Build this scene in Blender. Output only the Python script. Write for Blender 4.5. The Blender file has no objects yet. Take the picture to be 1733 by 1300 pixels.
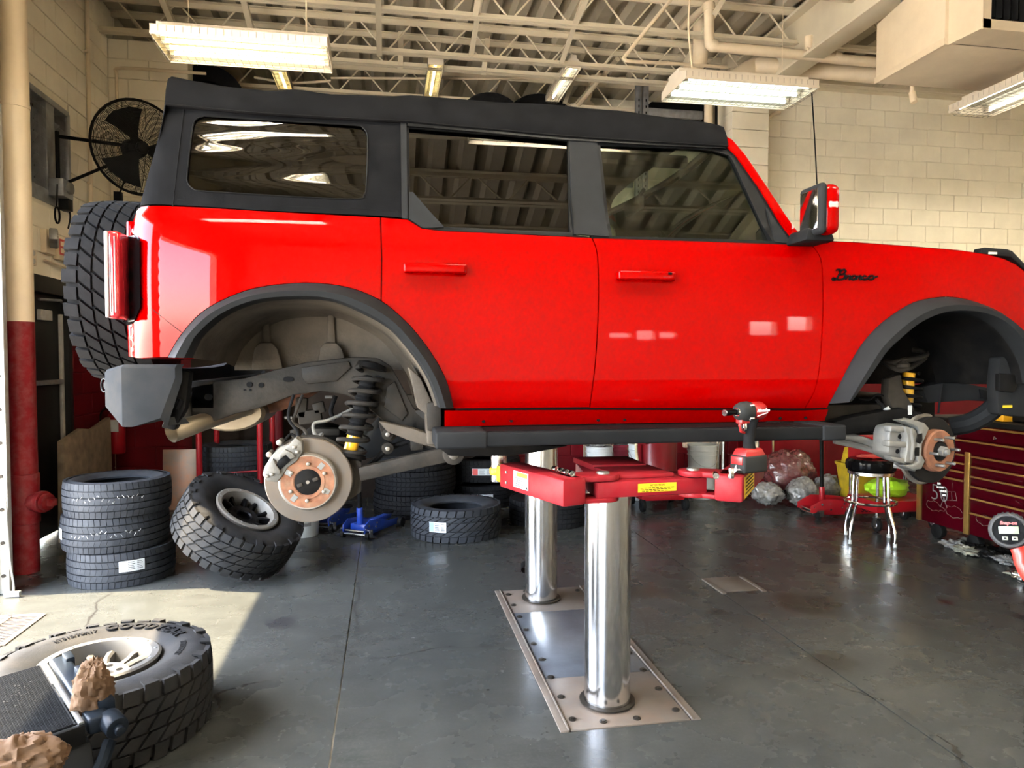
import bpy, bmesh, math, random
from mathutils import Vector, Matrix, Euler, noise
from mathutils.geometry import delaunay_2d_cdt
random.seed(7)
S = bpy.context.scene
COL = S.collection
R = math.radians
PI = math.pi

# ------------------------------------------------------------------ camera
FPX, CX, CY, CH = 1200.0, 866.5, 650.0, 1.55
PSI, TH = R(10.0), math.atan(42 / 1200.0)
cam_d = bpy.data.cameras.new('camera')
cam = bpy.data.objects.new('camera', cam_d)
COL.objects.link(cam)
cam_d.sensor_fit = 'HORIZONTAL'
cam_d.sensor_width = 36.0
cam_d.lens = 36.0 * FPX / 1733.0
cam_d.clip_start = 0.05
cam.location = (0, 0, CH)
cam.rotation_euler = (R(90) - TH, 0, -PSI)
S.camera = cam

# ------------------------------------------------------------------ world, sun, exposure
w = bpy.data.worlds.new('sky')
S.world = w
w.use_nodes = True
nt = w.node_tree
bg = nt.nodes['Background']
sky = nt.nodes.new('ShaderNodeTexSky')
sky.sky_type = 'NISHITA'
sky.sun_disc = False
sky.sun_elevation = R(57)
sky.sun_rotation = R(-90)
hz = nt.nodes.new('ShaderNodeHueSaturation')
hz.inputs['Saturation'].default_value = 0.6
nt.links.new(sky.outputs[0], hz.inputs['Color'])
nt.links.new(hz.outputs[0], bg.inputs[0])
bg.inputs[1].default_value = 1.9
sun_d = bpy.data.lights.new('sun', 'SUN')
sun_d.energy = 19.0
sun_d.angle = R(0.6)
sun_d.color = (1.0, 0.82, 0.55)
sun = bpy.data.objects.new('sun', sun_d)
COL.objects.link(sun)
SUN_DIR = Vector((0.545, -0.027, -0.839))
sun.rotation_euler = SUN_DIR.to_track_quat('-Z', 'Y').to_euler()
sun.location = (-8, 3, 12)
vs = S.view_settings
vs.view_transform = 'Standard'
vs.look = 'None'
vs.gamma = 1.0
vs.use_curve_mapping = False
vs.exposure = 1.86
S.cycles.use_denoising = True
S.cycles.max_bounces = 8
S.cycles.diffuse_bounces = 4
S.cycles.glossy_bounces = 4
S.cycles.transparent_max_bounces = 10

# ------------------------------------------------------------------ picture measurements -> places
_fw = Vector((math.sin(PSI) * math.cos(TH), math.cos(PSI) * math.cos(TH), -math.sin(TH)))
_rt = Vector((math.cos(PSI), -math.sin(PSI), 0))
_up = _rt.cross(_fw)
CAMP = Vector((0, 0, CH))


def ray(x, y):
    return _fw + _rt * ((x - CX) / FPX) - _up * ((y - CY) / FPX)


def aY(x, y, Y):
    d = ray(x, y)
    return CAMP + d * (Y / d.y)


def aX(x, y, X):
    d = ray(x, y)
    return CAMP + d * (X / d.x)


def aZ(x, y, Z=0.0):
    d = ray(x, y)
    return CAMP + d * ((Z - CH) / d.z)


# ------------------------------------------------------------------ materials
MATS = {}


def srgb(*c):
    f = lambda v: (v / 12.92 if v <= 0.04045 else ((v + 0.055) / 1.055) ** 2.4)
    return tuple(f(v / 255.0) for v in c[:3])


def pm(name, col, rough=0.5, metal=0.0, var=0.12, scale=12.0, bump=0.0, bscale=60.0, coat=0.0, spec=0.5,
       dirt=None, dirt_amt=0.0, dscale=3.0, rnd=0.0, aniso=0.0, sheen=0.0, rvar=0.0, coords='pos', raw=False):
    k = 1.0
    if raw:
        spec *= 0.2
    elif max(col) < 0.12:
        k, spec = 0.32, spec * 0.12
    elif col[0] > 4 * col[1] and col[0] > 0.1 and not metal:
        k = 0.6
    col = tuple(c * k for c in col)
    if dirt is not None:
        dirt = tuple(c * k for c in dirt)
    m = bpy.data.materials.new(name)
    m.use_nodes = True
    n, l = m.node_tree.nodes, m.node_tree.links
    b = n['Principled BSDF']
    b.inputs['Roughness'].default_value = rough
    b.inputs['Metallic'].default_value = metal
    b.inputs['Specular IOR Level'].default_value = spec
    if coat:
        b.inputs['Coat Weight'].default_value = coat
        b.inputs['Coat Roughness'].default_value = 0.03
    if aniso:
        b.inputs['Anisotropic'].default_value = aniso
    if sheen:
        b.inputs['Sheen Weight'].default_value = sheen
    tc = n.new('ShaderNodeTexCoord')
    src = tc.outputs['Object']
    if coords == 'pos':
        g = n.new('ShaderNodeNewGeometry')
        src = g.outputs['Position']
    no = n.new('ShaderNodeTexNoise')
    no.inputs['Scale'].default_value = scale
    no.inputs['Detail'].default_value = 6
    l.new(src, no.inputs['Vector'])
    ramp = n.new('ShaderNodeValToRGB')
    ramp.color_ramp.elements[0].position = 0.3
    ramp.color_ramp.elements[1].position = 0.7
    ramp.color_ramp.elements[0].color = tuple(min(1, c * (1 - var)) for c in col) + (1,)
    ramp.color_ramp.elements[1].color = tuple(min(1, c * (1 + var)) for c in col) + (1,)
    l.new(no.outputs['Fac'], ramp.inputs[0])
    out = ramp.outputs[0]
    if dirt is not None and dirt_amt > 0:
        n2 = n.new('ShaderNodeTexNoise')
        n2.inputs['Scale'].default_value = dscale
        n2.inputs['Detail'].default_value = 8
        n2.inputs['Roughness'].default_value = 0.65
        l.new(src, n2.inputs['Vector'])
        mr = n.new('ShaderNodeMapRange')
        mr.inputs[1].default_value = 0.42
        mr.inputs[2].default_value = 0.72
        mr.inputs[4].default_value = dirt_amt
        l.new(n2.outputs['Fac'], mr.inputs[0])
        mx = n.new('ShaderNodeMixRGB')
        mx.inputs[2].default_value = tuple(dirt) + (1,)
        l.new(mr.outputs[0], mx.inputs[0])
        l.new(out, mx.inputs[1])
        out = mx.outputs[0]
    if rnd:
        oi = n.new('ShaderNodeObjectInfo')
        mr = n.new('ShaderNodeMapRange')
        mr.inputs[3].default_value = 1 - rnd
        mr.inputs[4].default_value = 1 + rnd
        l.new(oi.outputs['Random'], mr.inputs[0])
        hs = n.new('ShaderNodeHueSaturation')
        l.new(mr.outputs[0], hs.inputs['Value'])
        l.new(out, hs.inputs['Color'])
        out = hs.outputs[0]
    l.new(out, b.inputs['Base Color'])
    if rvar:
        mr = n.new('ShaderNodeMapRange')
        mr.inputs[3].default_value = max(0, rough - rvar)
        mr.inputs[4].default_value = min(1, rough + rvar)
        l.new(no.outputs['Fac'], mr.inputs[0])
        l.new(mr.outputs[0], b.inputs['Roughness'])
    if bump:
        nb = n.new('ShaderNodeTexNoise')
        nb.inputs['Scale'].default_value = bscale
        nb.inputs['Detail'].default_value = 4
        l.new(src, nb.inputs['Vector'])
        bu = n.new('ShaderNodeBump')
        bu.inputs['Strength'].default_value = bump
        bu.inputs['Distance'].default_value = 0.01
        l.new(nb.outputs['Fac'], bu.inputs['Height'])
        l.new(bu.outputs[0], b.inputs['Normal'])
    MATS[name] = m
    return m


def glow(name, col, strength):
    m = bpy.data.materials.new(name)
    m.use_nodes = True
    n, l = m.node_tree.nodes, m.node_tree.links
    b = n['Principled BSDF']
    b.inputs['Base Color'].default_value = (0.8, 0.8, 0.78, 1)
    b.inputs['Emission Color'].default_value = tuple(col) + (1,)
    b.inputs['Emission Strength'].default_value = strength
    MATS[name] = m
    return m


def glass(name, tint, refl=1.0, rough=0.0, bump=0.0, bscale=2.0, stretch=(1, 1, 1)):
    m = bpy.data.materials.new(name)
    m.use_nodes = True
    n, l = m.node_tree.nodes, m.node_tree.links
    n.remove(n['Principled BSDF'])
    tr = n.new('ShaderNodeBsdfTransparent')
    tr.inputs[0].default_value = tuple(tint) + (1,)
    gl = n.new('ShaderNodeBsdfGlossy')
    gl.inputs['Roughness'].default_value = rough
    gl.inputs[0].default_value = (refl, refl, refl, 1)
    fr = n.new('ShaderNodeFresnel')
    fr.inputs[0].default_value = 1.52
    mx = n.new('ShaderNodeMixShader')
    l.new(fr.outputs[0], mx.inputs[0])
    l.new(tr.outputs[0], mx.inputs[1])
    l.new(gl.outputs[0], mx.inputs[2])
    l.new(mx.outputs[0], n['Material Output'].inputs[0])
    if bump:
        g = n.new('ShaderNodeNewGeometry')
        mp = n.new('ShaderNodeMapping')
        mp.inputs['Scale'].default_value = stretch
        l.new(g.outputs['Position'], mp.inputs[0])
        nb = n.new('ShaderNodeTexNoise')
        nb.inputs['Scale'].default_value = bscale
        nb.inputs['Detail'].default_value = 0.5
        l.new(mp.outputs[0], nb.inputs['Vector'])
        bu = n.new('ShaderNodeBump')
        bu.inputs['Strength'].default_value = bump
        bu.inputs['Distance'].default_value = 0.05
        l.new(nb.outputs['Fac'], bu.inputs['Height'])
        l.new(bu.outputs[0], gl.inputs['Normal'])
        l.new(bu.outputs[0], fr.inputs['Normal'])
    MATS[name] = m
    return m


pm('paint_red', (0.37, 0.0, 0.0), 0.3, 0, var=0.0, coat=0.3, spec=0.0)
pm('black_plastic', (0.028, 0.029, 0.031), 0.62, var=0.15, bump=0.05, bscale=400, rvar=0.08)
pm('grey_plastic', (0.045, 0.047, 0.05), 0.62, var=0.12, bump=0.06, bscale=500, rvar=0.08)
pm('bumper_plastic', (0.026, 0.028, 0.031), 0.7, raw=True, spec=0.0, var=0.12, bump=0.06, bscale=400, dirt=(0.04, 0.035, 0.028), dirt_amt=0.5, dscale=6)
pm('soft_top', (0.022, 0.022, 0.024), 0.92, spec=0.1, var=0.2, bump=0.25, bscale=700)
pm('gloss_black', (0.01, 0.01, 0.011), 0.12, var=0.1)
pm('trim_black', (0.02, 0.02, 0.021), 0.35, var=0.1)
pm('interior', (0.02, 0.02, 0.022), 0.7, var=0.2)
pm('interior_tan', (0.09, 0.075, 0.06), 0.7, var=0.2)
pm('liner', (0.085, 0.072, 0.058), 0.7, raw=True, var=0.3, scale=5, dirt=(0.14, 0.115, 0.09), dirt_amt=0.6, dscale=5, bump=0.15, bscale=80)
pm('chassis', (0.022, 0.020, 0.0175), 0.5, raw=True, var=0.3, scale=8, dirt=(0.06, 0.05, 0.04), dirt_amt=0.6, dscale=7, bump=0.1)
pm('chassis_black', (0.016, 0.016, 0.017), 0.5, var=0.3, dirt=(0.07, 0.06, 0.05), dirt_amt=0.4, dscale=9)
pm('steel_dull', (0.26, 0.245, 0.22), 0.45, 0.8, var=0.2, dirt=(0.25, 0.16, 0.09), dirt_amt=0.4, dscale=9)
pm('rotor_steel', (0.13, 0.112, 0.095), 0.4, 0.5, var=0.15, scale=4, dirt=(0.17, 0.10, 0.05), dirt_amt=0.45, dscale=7)
pm('rotor_black', (0.035, 0.034, 0.034), 0.45, 0.3, var=0.2)
pm('rust', (0.20, 0.075, 0.035), 0.7, 0.2, var=0.4, scale=30, dirt=(0.27, 0.17, 0.10), dirt_amt=0.7, dscale=22)
pm('rust_brown', (0.17, 0.07, 0.04), 0.7, 0.2, var=0.35, scale=25, dirt=(0.32, 0.13, 0.05), dirt_amt=0.5, dscale=20)
pm('cast_alloy', (0.155, 0.155, 0.148), 0.5, 0.25, var=0.15, scale=14, bump=0.1, bscale=150, dirt=(0.2, 0.18, 0.15), dirt_amt=0.35, dscale=14)
pm('cast_iron', (0.17, 0.163, 0.145), 0.6, 0.4, var=0.2, scale=14, bump=0.15, bscale=120, dirt=(0.12, 0.1, 0.08), dirt_amt=0.6, dscale=14)
pm('muffler', (0.30, 0.25, 0.18), 0.42, 0.75, var=0.2, scale=5, dirt=(0.16, 0.11, 0.07), dirt_amt=0.5, dscale=6)
pm('chrome', (0.78, 0.78, 0.78), 0.1, 1.0, var=0.03)
pm('satin_chrome', (0.62, 0.62, 0.62), 0.24, 1.0, var=0.06)
pm('post_steel', (0.66, 0.66, 0.66), 0.17, 1.0, var=0.05, scale=3, aniso=0.6, dirt=(0.3, 0.26, 0.22), dirt_amt=0.25, dscale=3)
pm('shock_yellow', (0.75, 0.40, 0.02), 0.3, var=0.08, coat=0.4)
pm('spring_grey', (0.06, 0.058, 0.055), 0.55, var=0.25, dirt=(0.13, 0.1, 0.08), dirt_amt=0.4, dscale=20)
pm('rubber', (0.030, 0.030, 0.032), 0.75, var=0.2, scale=20, bump=0.08, bscale=200)
pm('rubber_new', (0.026, 0.028, 0.032), 0.55, raw=True, var=0.2, scale=20, bump=0.06, bscale=200)
pm('rubber_dusty', (0.015, 0.0155, 0.0165), 0.7, raw=True, var=0.3, scale=9, dirt=(0.038, 0.034, 0.029), dirt_amt=0.45, dscale=6, bump=0.1, bscale=150)
pm('alloy_rim', (0.085, 0.083, 0.079), 0.4, 0.15, raw=True, var=0.08)
pm('rim_dark', (0.03, 0.03, 0.032), 0.35, 0.6, var=0.15)
pm('lift_red', (0.36, 0.014, 0.022), 0.42, var=0.15, scale=8, spec=0.15, dirt=(0.22, 0.05, 0.05), dirt_amt=0.4, dscale=16, bump=0.05, bscale=90)
pm('lift_yellow', (0.55, 0.28, 0.006), 0.4, var=0.1, dirt=(0.3, 0.16, 0.03), dirt_amt=0.4, dscale=20)
pm('label_white', (0.42, 0.44, 0.45), 0.45, var=0.05)
pm('label_blue', (0.22, 0.33, 0.45), 0.45, var=0.05)
pm('label_yellow', (0.55, 0.40, 0.01), 0.4, var=0.08, scale=20, dirt=(0.2, 0.14, 0.03), dirt_amt=0.3, dscale=40)
pm('ink', (0.02, 0.02, 0.022), 0.5, var=0.1)
pm('ink_white', (0.8, 0.8, 0.8), 0.5, var=0.03)
pm('wall_beige', (0.78, 0.71, 0.55), 0.55, var=0.05, scale=2.5, rnd=0.025, bump=0.12, bscale=120, dirt=(0.34, 0.27, 0.18), dirt_amt=0.22, dscale=1.6)
pm('wall_beige_joint', (0.70, 0.64, 0.49), 0.6, var=0.06, bump=0.1, bscale=120)
pm('wall_red', (0.16, 0.006, 0.011), 0.45, spec=0.12, var=0.15, scale=3, rnd=0.05, bump=0.12, bscale=110, dirt=(0.08, 0.01, 0.012), dirt_amt=0.4, dscale=2.5)
pm('ceiling_paint', (0.42, 0.365, 0.265), 0.55, var=0.08, scale=2, dirt=(0.2, 0.16, 0.11), dirt_amt=0.3, dscale=2.2)
pm('joist_paint', (0.62, 0.54, 0.39), 0.5, var=0.06, scale=4)
pm('pipe_beige', (0.66, 0.54, 0.37), 0.4, var=0.05, scale=4, dirt=(0.35, 0.25, 0.15), dirt_amt=0.15, dscale=6)
pm('pipe_red', (0.32, 0.014, 0.02), 0.4, spec=0.2, var=0.12, scale=6, dirt=(0.5, 0.4, 0.35), dirt_amt=0.18, dscale=18)
pm('dark_metal', (0.03, 0.03, 0.03), 0.5, 0.3, var=0.2)
pm('galv', (0.30, 0.31, 0.32), 0.45, 0.7, var=0.2, dirt=(0.2, 0.17, 0.13), dirt_amt=0.4, dscale=8)
pm('door_dark', (0.045, 0.045, 0.043), 0.45, var=0.15, scale=3, dirt=(0.09, 0.085, 0.075), dirt_amt=0.3, dscale=3)
pm('track_white', (0.36, 0.35, 0.32), 0.5, var=0.1, dirt=(0.2, 0.16, 0.12), dirt_amt=0.5, dscale=15)
pm('plywood_dark', (0.06, 0.042, 0.032), 0.6, var=0.3, scale=4, dirt=(0.1, 0.08, 0.06), dirt_amt=0.4, dscale=3)
pm('wood_old', (0.16, 0.12, 0.08), 0.7, var=0.35, scale=10)
pm('copper_panel', (0.36, 0.30, 0.27), 0.4, 0.4, var=0.15, scale=5, dirt=(0.6, 0.2, 0.06), dirt_amt=0.6, dscale=5)
pm('plate_steel', (0.125, 0.105, 0.088), 0.55, 0.2, var=0.25, scale=4, dirt=(0.15, 0.09, 0.055), dirt_amt=0.5, dscale=5, bump=0.05)
pm('plate_blue', (0.10, 0.11, 0.125), 0.32, 0.2, var=0.25, scale=5, dirt=(0.05, 0.05, 0.055), dirt_amt=0.6, dscale=4, bump=0.05)
pm('bolt_dark', (0.10, 0.085, 0.07), 0.5, 0.6, var=0.3)
pm('jack_blue', (0.008, 0.04, 0.30), 0.35, var=0.12, coat=0.3, dirt=(0.01, 0.02, 0.08), dirt_amt=0.4, dscale=15)
pm('bucket_white', (0.42, 0.45, 0.46), 0.4, var=0.08, dirt=(0.3, 0.28, 0.25), dirt_amt=0.4, dscale=12)
pm('drum_red', (0.18, 0.006, 0.010), 0.35, var=0.1, coat=0.08, spec=0.15)
pm('mop_yellow', (0.42, 0.28, 0.008), 0.45, var=0.12, dirt=(0.16, 0.12, 0.03), dirt_amt=0.55, dscale=10)
pm('cart_red', (0.36, 0.008, 0.014), 0.35, var=0.08, coat=0.15, spec=0.2)
pm('chest_maroon', (0.105, 0.002, 0.009), 0.25, var=0.08, coat=0.08, spec=0.1)
pm('gold_trim', (0.45, 0.27, 0.08), 0.3, 0.8, var=0.1)
pm('fixture_beige', (0.62, 0.54, 0.42), 0.5, var=0.05)
pm('reflector', (0.45, 0.42, 0.32), 0.4, var=0.03)
pm('guard_wire', (0.13, 0.12, 0.09), 0.5, 0.2, var=0.05)
pm('fan_black', (0.014, 0.013, 0.012), 0.5, var=0.2)
pm('hivis', (0.28, 0.52, 0.01), 0.6, var=0.1)
pm('paper_brown', (0.085, 0.050, 0.028), 0.75, raw=True, var=0.12, scale=20, bump=0.25, bscale=50)
pm('radiator_fin', (0.03, 0.032, 0.036), 0.55, 0.2, var=0.3, scale=30)
pm('radiator_tank', (0.03, 0.04, 0.055), 0.3, var=0.15)
pm('alu', (0.32, 0.33, 0.33), 0.35, 0.9, var=0.1)
pm('tool_red', (0.55, 0.02, 0.02), 0.35, var=0.1, dirt=(0.15, 0.01, 0.01), dirt_amt=0.3, dscale=40)
pm('tool_grey', (0.07, 0.072, 0.07), 0.5, var=0.15)
pm('hose_tan', (0.5, 0.42, 0.26), 0.5, var=0.1)
pm('lens_red', (0.55, 0.02, 0.03), 0.1, var=0.05, coat=1.0)
pm('lens_clear', (0.32, 0.28, 0.28), 0.08, var=0.05, coat=0.6)
pm('lcd', (0.16, 0.19, 0.14), 0.25, var=0.04)
pm('pink_tub', (0.5, 0.05, 0.12), 0.5, var=0.1)
pm('orange_red', (0.75, 0.03, 0.02), 0.4, var=0.06)
pm('outdoor_ground', (0.60, 0.57, 0.52), 0.8, var=0.1, scale=1.5)
pm('cmu_plain', (0.70, 0.60, 0.44), 0.6, var=0.05)
pm('bag_clear', (0.13, 0.125, 0.12), 0.25, var=0.35, scale=30, spec=0.6, bump=0.6, bscale=45, coat=0.3)
pm('bag_red', (0.13, 0.03, 0.03), 0.25, var=0.35, scale=30, spec=0.6, bump=0.6, bscale=45, coat=0.3)
pm('clutter_grey', (0.125, 0.125, 0.125), 0.5, var=0.5, scale=30)
pm('gauge_grey', (0.035, 0.035, 0.036), 0.6, raw=True, var=0.1)
pm('clutter_pale', (0.15, 0.15, 0.122), 0.5, var=0.4, scale=30)
glass('glass_dark', (0.045, 0.042, 0.036), 1.0)
glass('glass_green', (0.58, 0.64, 0.56), 1.0)
glass('glass_shield', (0.85, 0.9, 0.85), 1.0)
glass('vinyl', (0.10, 0.085, 0.06), 1.0, 0.02, bump=0.9, bscale=2.2, stretch=(0.55, 1, 3.0))
glow('tube_warm', (1.0, 0.80, 0.36), 2.2)
glow('tube_cool', (0.82, 0.97, 0.92), 2.2)
glow('tube_white', (1.0, 0.94, 0.80), 2.2)
glow('tube_fill', (1.0, 0.93, 0.80), 56.0)  # much brighter than the visible tubes, for the added out-of-view lamps


# ------------------------------------------------------------------ mesh builder
WLOC = {}


class MB:
    def __init__(self):
        self.v, self.f = [], []

    def add(self, vs, fs, M=None):
        o = len(self.v)
        self.v += [(M @ Vector(p)) if M else Vector(p) for p in vs]
        self.f += [tuple(i + o for i in f) for f in fs]
        return self

    def box(self, c, s, M=None, rot=None, taper=(1, 1)):
        x, y, z = (k / 2 for k in s)
        tx, ty = taper
        vs = [Vector(p) for p in [(-x, -y, -z), (x, -y, -z), (x, y, -z), (-x, y, -z), (-x * tx, -y * ty, z), (x * tx, -y * ty, z), (x * tx, y * ty, z), (-x * tx, y * ty, z)]]
        if rot:
            e = Euler(rot).to_matrix()
            vs = [e @ p for p in vs]
        vs = [p + Vector(c) for p in vs]
        return self.add(vs, [(0, 3, 2, 1), (4, 5, 6, 7), (0, 1, 5, 4), (1, 2, 6, 5), (2, 3, 7, 6), (3, 0, 4, 7)], M)

    def ring(self, c, ax, r, n, ph=0):
        ax = Vector(ax).normalized()
        a = ax.orthogonal().normalized()
        b = ax.cross(a)
        return [Vector(c) + (a * math.cos(ph + 2 * PI * k / n) + b * math.sin(ph + 2 * PI * k / n)) * r for k in range(n)]

    def cyl(self, p0, p1, r0, r1=None, n=16, caps=True, M=None):
        r1 = r0 if r1 is None else r1
        p0, p1 = Vector(p0), Vector(p1)
        ax = p1 - p0
        vs = self.ring(p0, ax, r0, n) + self.ring(p1, ax, r1, n)
        fs = [(k, (k + 1) % n, n + (k + 1) % n, n + k) for k in range(n)]
        if caps:
            fs += [tuple(range(n - 1, -1, -1)), tuple(range(n, 2 * n))]
        return self.add(vs, fs, M)

    def tube(self, pts, r, n=8, caps=True, M=None, closed=False):
        pts = [Vector(p) for p in pts]
        m = len(pts)
        vs, fs = [], []
        rr = r if isinstance(r, (list, tuple)) else [r] * m
        prev = None
        for i, p in enumerate(pts):
            if closed:
                d = pts[(i + 1) % m] - pts[i - 1]
            else:
                d = pts[min(i + 1, m - 1)] - pts[max(i - 1, 0)]
            d.normalize()
            a = d.orthogonal().normalized() if prev is None else (prev - d * prev.dot(d)).normalized()
            prev = a
            b = d.cross(a)
            vs += [p + (a * math.cos(2 * PI * k / n) + b * math.sin(2 * PI * k / n)) * rr[i] for k in range(n)]
        for i in range(m if closed else m - 1):
            j = (i + 1) % m
            for k in range(n):
                fs.append((i * n + k, i * n + (k + 1) % n, j * n + (k + 1) % n, j * n + k))
        if caps and not closed:
            fs += [tuple(range(n - 1, -1, -1)), tuple((m - 1) * n + k for k in range(n))]
        return self.add(vs, fs, M)

    def lathe(self, prof, c=(0, 0, 0), ax=(0, 0, 1), n=32, M=None, closed=False, a0=0.0, a1=2 * PI):
        """prof: list of (radius, height along ax)"""
        ax = Vector(ax).normalized()
        a = ax.orthogonal().normalized()
        b = ax.cross(a)
        c = Vector(c)
        full = abs(a1 - a0 - 2 * PI) < 1e-6
        nn = n if full else n + 1
        vs, fs = [], []
        for r, h in prof:
            for k in range(nn):
                t = a0 + (a1 - a0) * k / n
                vs.append(c + ax * h + (a * math.cos(t) + b * math.sin(t)) * r)
        m = len(prof)
        for i in range(m if closed else m - 1):
            j = (i + 1) % m
            for k in range(n):
                k2 = (k + 1) % nn
                fs.append((i * nn + k, i * nn + k2, j * nn + k2, j * nn + k))
        if not closed and full:
            if prof[0][0] > 1e-5:
                fs.append(tuple(range(nn - 1, -1, -1)))
            if prof[-1][0] > 1e-5:
                fs.append(tuple((m - 1) * nn + k for k in range(nn)))
        return self.add(vs, fs, M)

    def prism(self, pts, y0, y1, M=None, plane='XZ'):
        """extrude a polygon; XZ polygon between y0,y1 (or XY between z, YZ between x)"""
        n = len(pts)
        mk = {'XZ': lambda a, b, t: (a, t, b), 'XY': lambda a, b, t: (a, b, t), 'YZ': lambda a, b, t: (t, a, b)}[plane]
        vs = [mk(a, b, y0) for a, b in pts] + [mk(a, b, y1) for a, b in pts]
        fs = [tuple(range(n)), tuple(range(2 * n - 1, n - 1, -1))]
        fs += [(k, n + k, n + (k + 1) % n, (k + 1) % n) for k in range(n)]
        return self.add(vs, fs, M)

    def grid(self, rows, closed_u=False, closed_v=False, M=None):
        m, n = len(rows), len(rows[0])
        vs = [p for r in rows for p in r]
        fs = []
        for i in range(m if closed_v else m - 1):
            for j in range(n if closed_u else n - 1):
                i2, j2 = (i + 1) % m, (j + 1) % n
                fs.append((i * n + j, i * n + j2, i2 * n + j2, i2 * n + j))
        return self.add(vs, fs, M)

    def sphere(self, c, r, n=12, m=8, M=None, sc=(1, 1, 1)):
        prof = [(max(1e-6, math.sin(PI * i / m)), -math.cos(PI * i / m)) for i in range(m + 1)]
        rows = [[Vector(c) + Vector((a * math.cos(2 * PI * k / n) * r * sc[0], a * math.sin(2 * PI * k / n) * r * sc[1], h * r * sc[2])) for k in range(n)] for a, h in prof]
        return self.grid(rows, closed_u=True, M=M)

    def mesh(self, name, bevel=0.0, seg=2, smooth=35, ang=30, recalc=True):
        me = bpy.data.meshes.new(name)
        me.from_pydata([tuple(p) for p in self.v], [], self.f)
        if bevel or recalc:
            bm = bmesh.new()
            bm.from_mesh(me)
            if recalc:
                bmesh.ops.recalc_face_normals(bm, faces=bm.faces)
            if bevel:
                es = [e for e in bm.edges if len(e.link_faces) == 2 and e.calc_face_angle(0) > R(ang)]
                bmesh.ops.bevel(bm, geom=es, offset=bevel, segments=seg, profile=0.5, affect='EDGES', clamp_overlap=True)
            bm.to_mesh(me)
            bm.free()
        if smooth:
            me.shade_smooth()
            me.set_sharp_from_angle(angle=R(smooth))
        return me

    def build(self, name, mat, parent=None, bevel=0.0, seg=2, smooth=35, recalc=True, label=None, ang=30):
        base = WLOC.get(parent.name, Vector((0, 0, 0))) if parent else Vector((0, 0, 0))
        if base.length:
            self.v = [p - base for p in self.v]
        me = self.mesh(name, bevel, seg, smooth, ang, recalc)
        return link(name, me, mat, parent, label)


def link(name, me, mat, parent=None, label=None):
    o = bpy.data.objects.new(name, me)
    COL.objects.link(o)
    if mat is not None and not me.materials:
        me.materials.append(MATS[mat] if isinstance(mat, str) else mat)
    if parent:
        o.parent = parent
        WLOC[o.name] = WLOC.get(parent.name, Vector((0, 0, 0)))
    else:
        WLOC[o.name] = Vector((0, 0, 0))
    if label:
        o['label'] = label
    return o


def tag(o, label, cat, group=None):
    o['label'] = label
    o['category'] = cat
    if group:
        o['group'] = group
    return o


def thing(name, label, cat, loc=(0, 0, 0), group=None):
    o = bpy.data.objects.new(name, None)
    COL.objects.link(o)
    o.empty_display_size = 0.1
    o.location = loc
    WLOC[o.name] = Vector(loc)
    return tag(o, label, cat, group)


def struct(o):
    o['kind'] = 'structure'
    return o


def stuff(o):
    o['kind'] = 'stuff'
    return o


def copy_tree(o, parent=None):
    c = o.copy()
    COL.objects.link(c)
    c.parent = parent
    for ch in list(o.children):
        copy_tree(ch, c)
    return c


def place(o, loc, rot=(0, 0, 0), scale=None):
    o.location = loc
    o.rotation_euler = rot
    if scale:
        o.scale = (scale,) * 3
    return o


def text_mesh(body, size, depth=0.001, shear=0.0, bold=0.0, spacing=1.0, align='CENTER'):
    """lettering as a mesh in its own XY plane"""
    cu = bpy.data.curves.new('lettering', 'FONT')
    cu.body = body
    cu.size = size
    cu.extrude = depth
    cu.shear = shear
    cu.offset = bold
    cu.space_character = spacing
    cu.align_x = align
    cu.align_y = 'CENTER'
    cu.resolution_u = 3
    o = bpy.data.objects.new('lettering', cu)
    COL.objects.link(o)
    dg = bpy.context.evaluated_depsgraph_get()
    me = bpy.data.meshes.new_from_object(o.evaluated_get(dg))
    bpy.data.objects.remove(o)
    me.materials.clear()
    return me


def lettering(body, size, mat, parent, M, name='lettering', **k):
    me = text_mesh(body, size, **k)
    base = WLOC.get(parent.name, Vector((0, 0, 0))) if parent else Vector((0, 0, 0))
    me.transform(Matrix.Translation(-base) @ M)
    return link(name, me, mat, parent)


def frame(o, x, y):
    """matrix with origin o, x and y axes (z = x cross y)"""
    x = Vector(x).normalized()
    y = Vector(y)
    y = (y - x * y.dot(x)).normalized()
    z = x.cross(y)
    m = Matrix((x, y, z)).transposed().to_4x4()
    m.translation = Vector(o)
    return m


def smooth_line(pts, n=6, closed=False):
    """Catmull-Rom through the points"""
    P = [Vector(p) for p in pts]
    out = []
    m = len(P)
    for i in range(m if closed else m - 1):
        if closed:
            a, b, c, d = P[i - 1], P[i], P[(i + 1) % m], P[(i + 2) % m]
        else:
            a, b, c, d = P[max(i - 1, 0)], P[i], P[i + 1], P[min(i + 2, m - 1)]
        for k in range(n):
            t = k / n
            out.append(0.5 * ((2 * b) + (c - a) * t + (2 * a - 5 * b + 4 * c - d) * t * t + (3 * b - a - 3 * c + d) * t ** 3))
    if not closed:
        out.append(P[-1])
    return out


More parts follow.
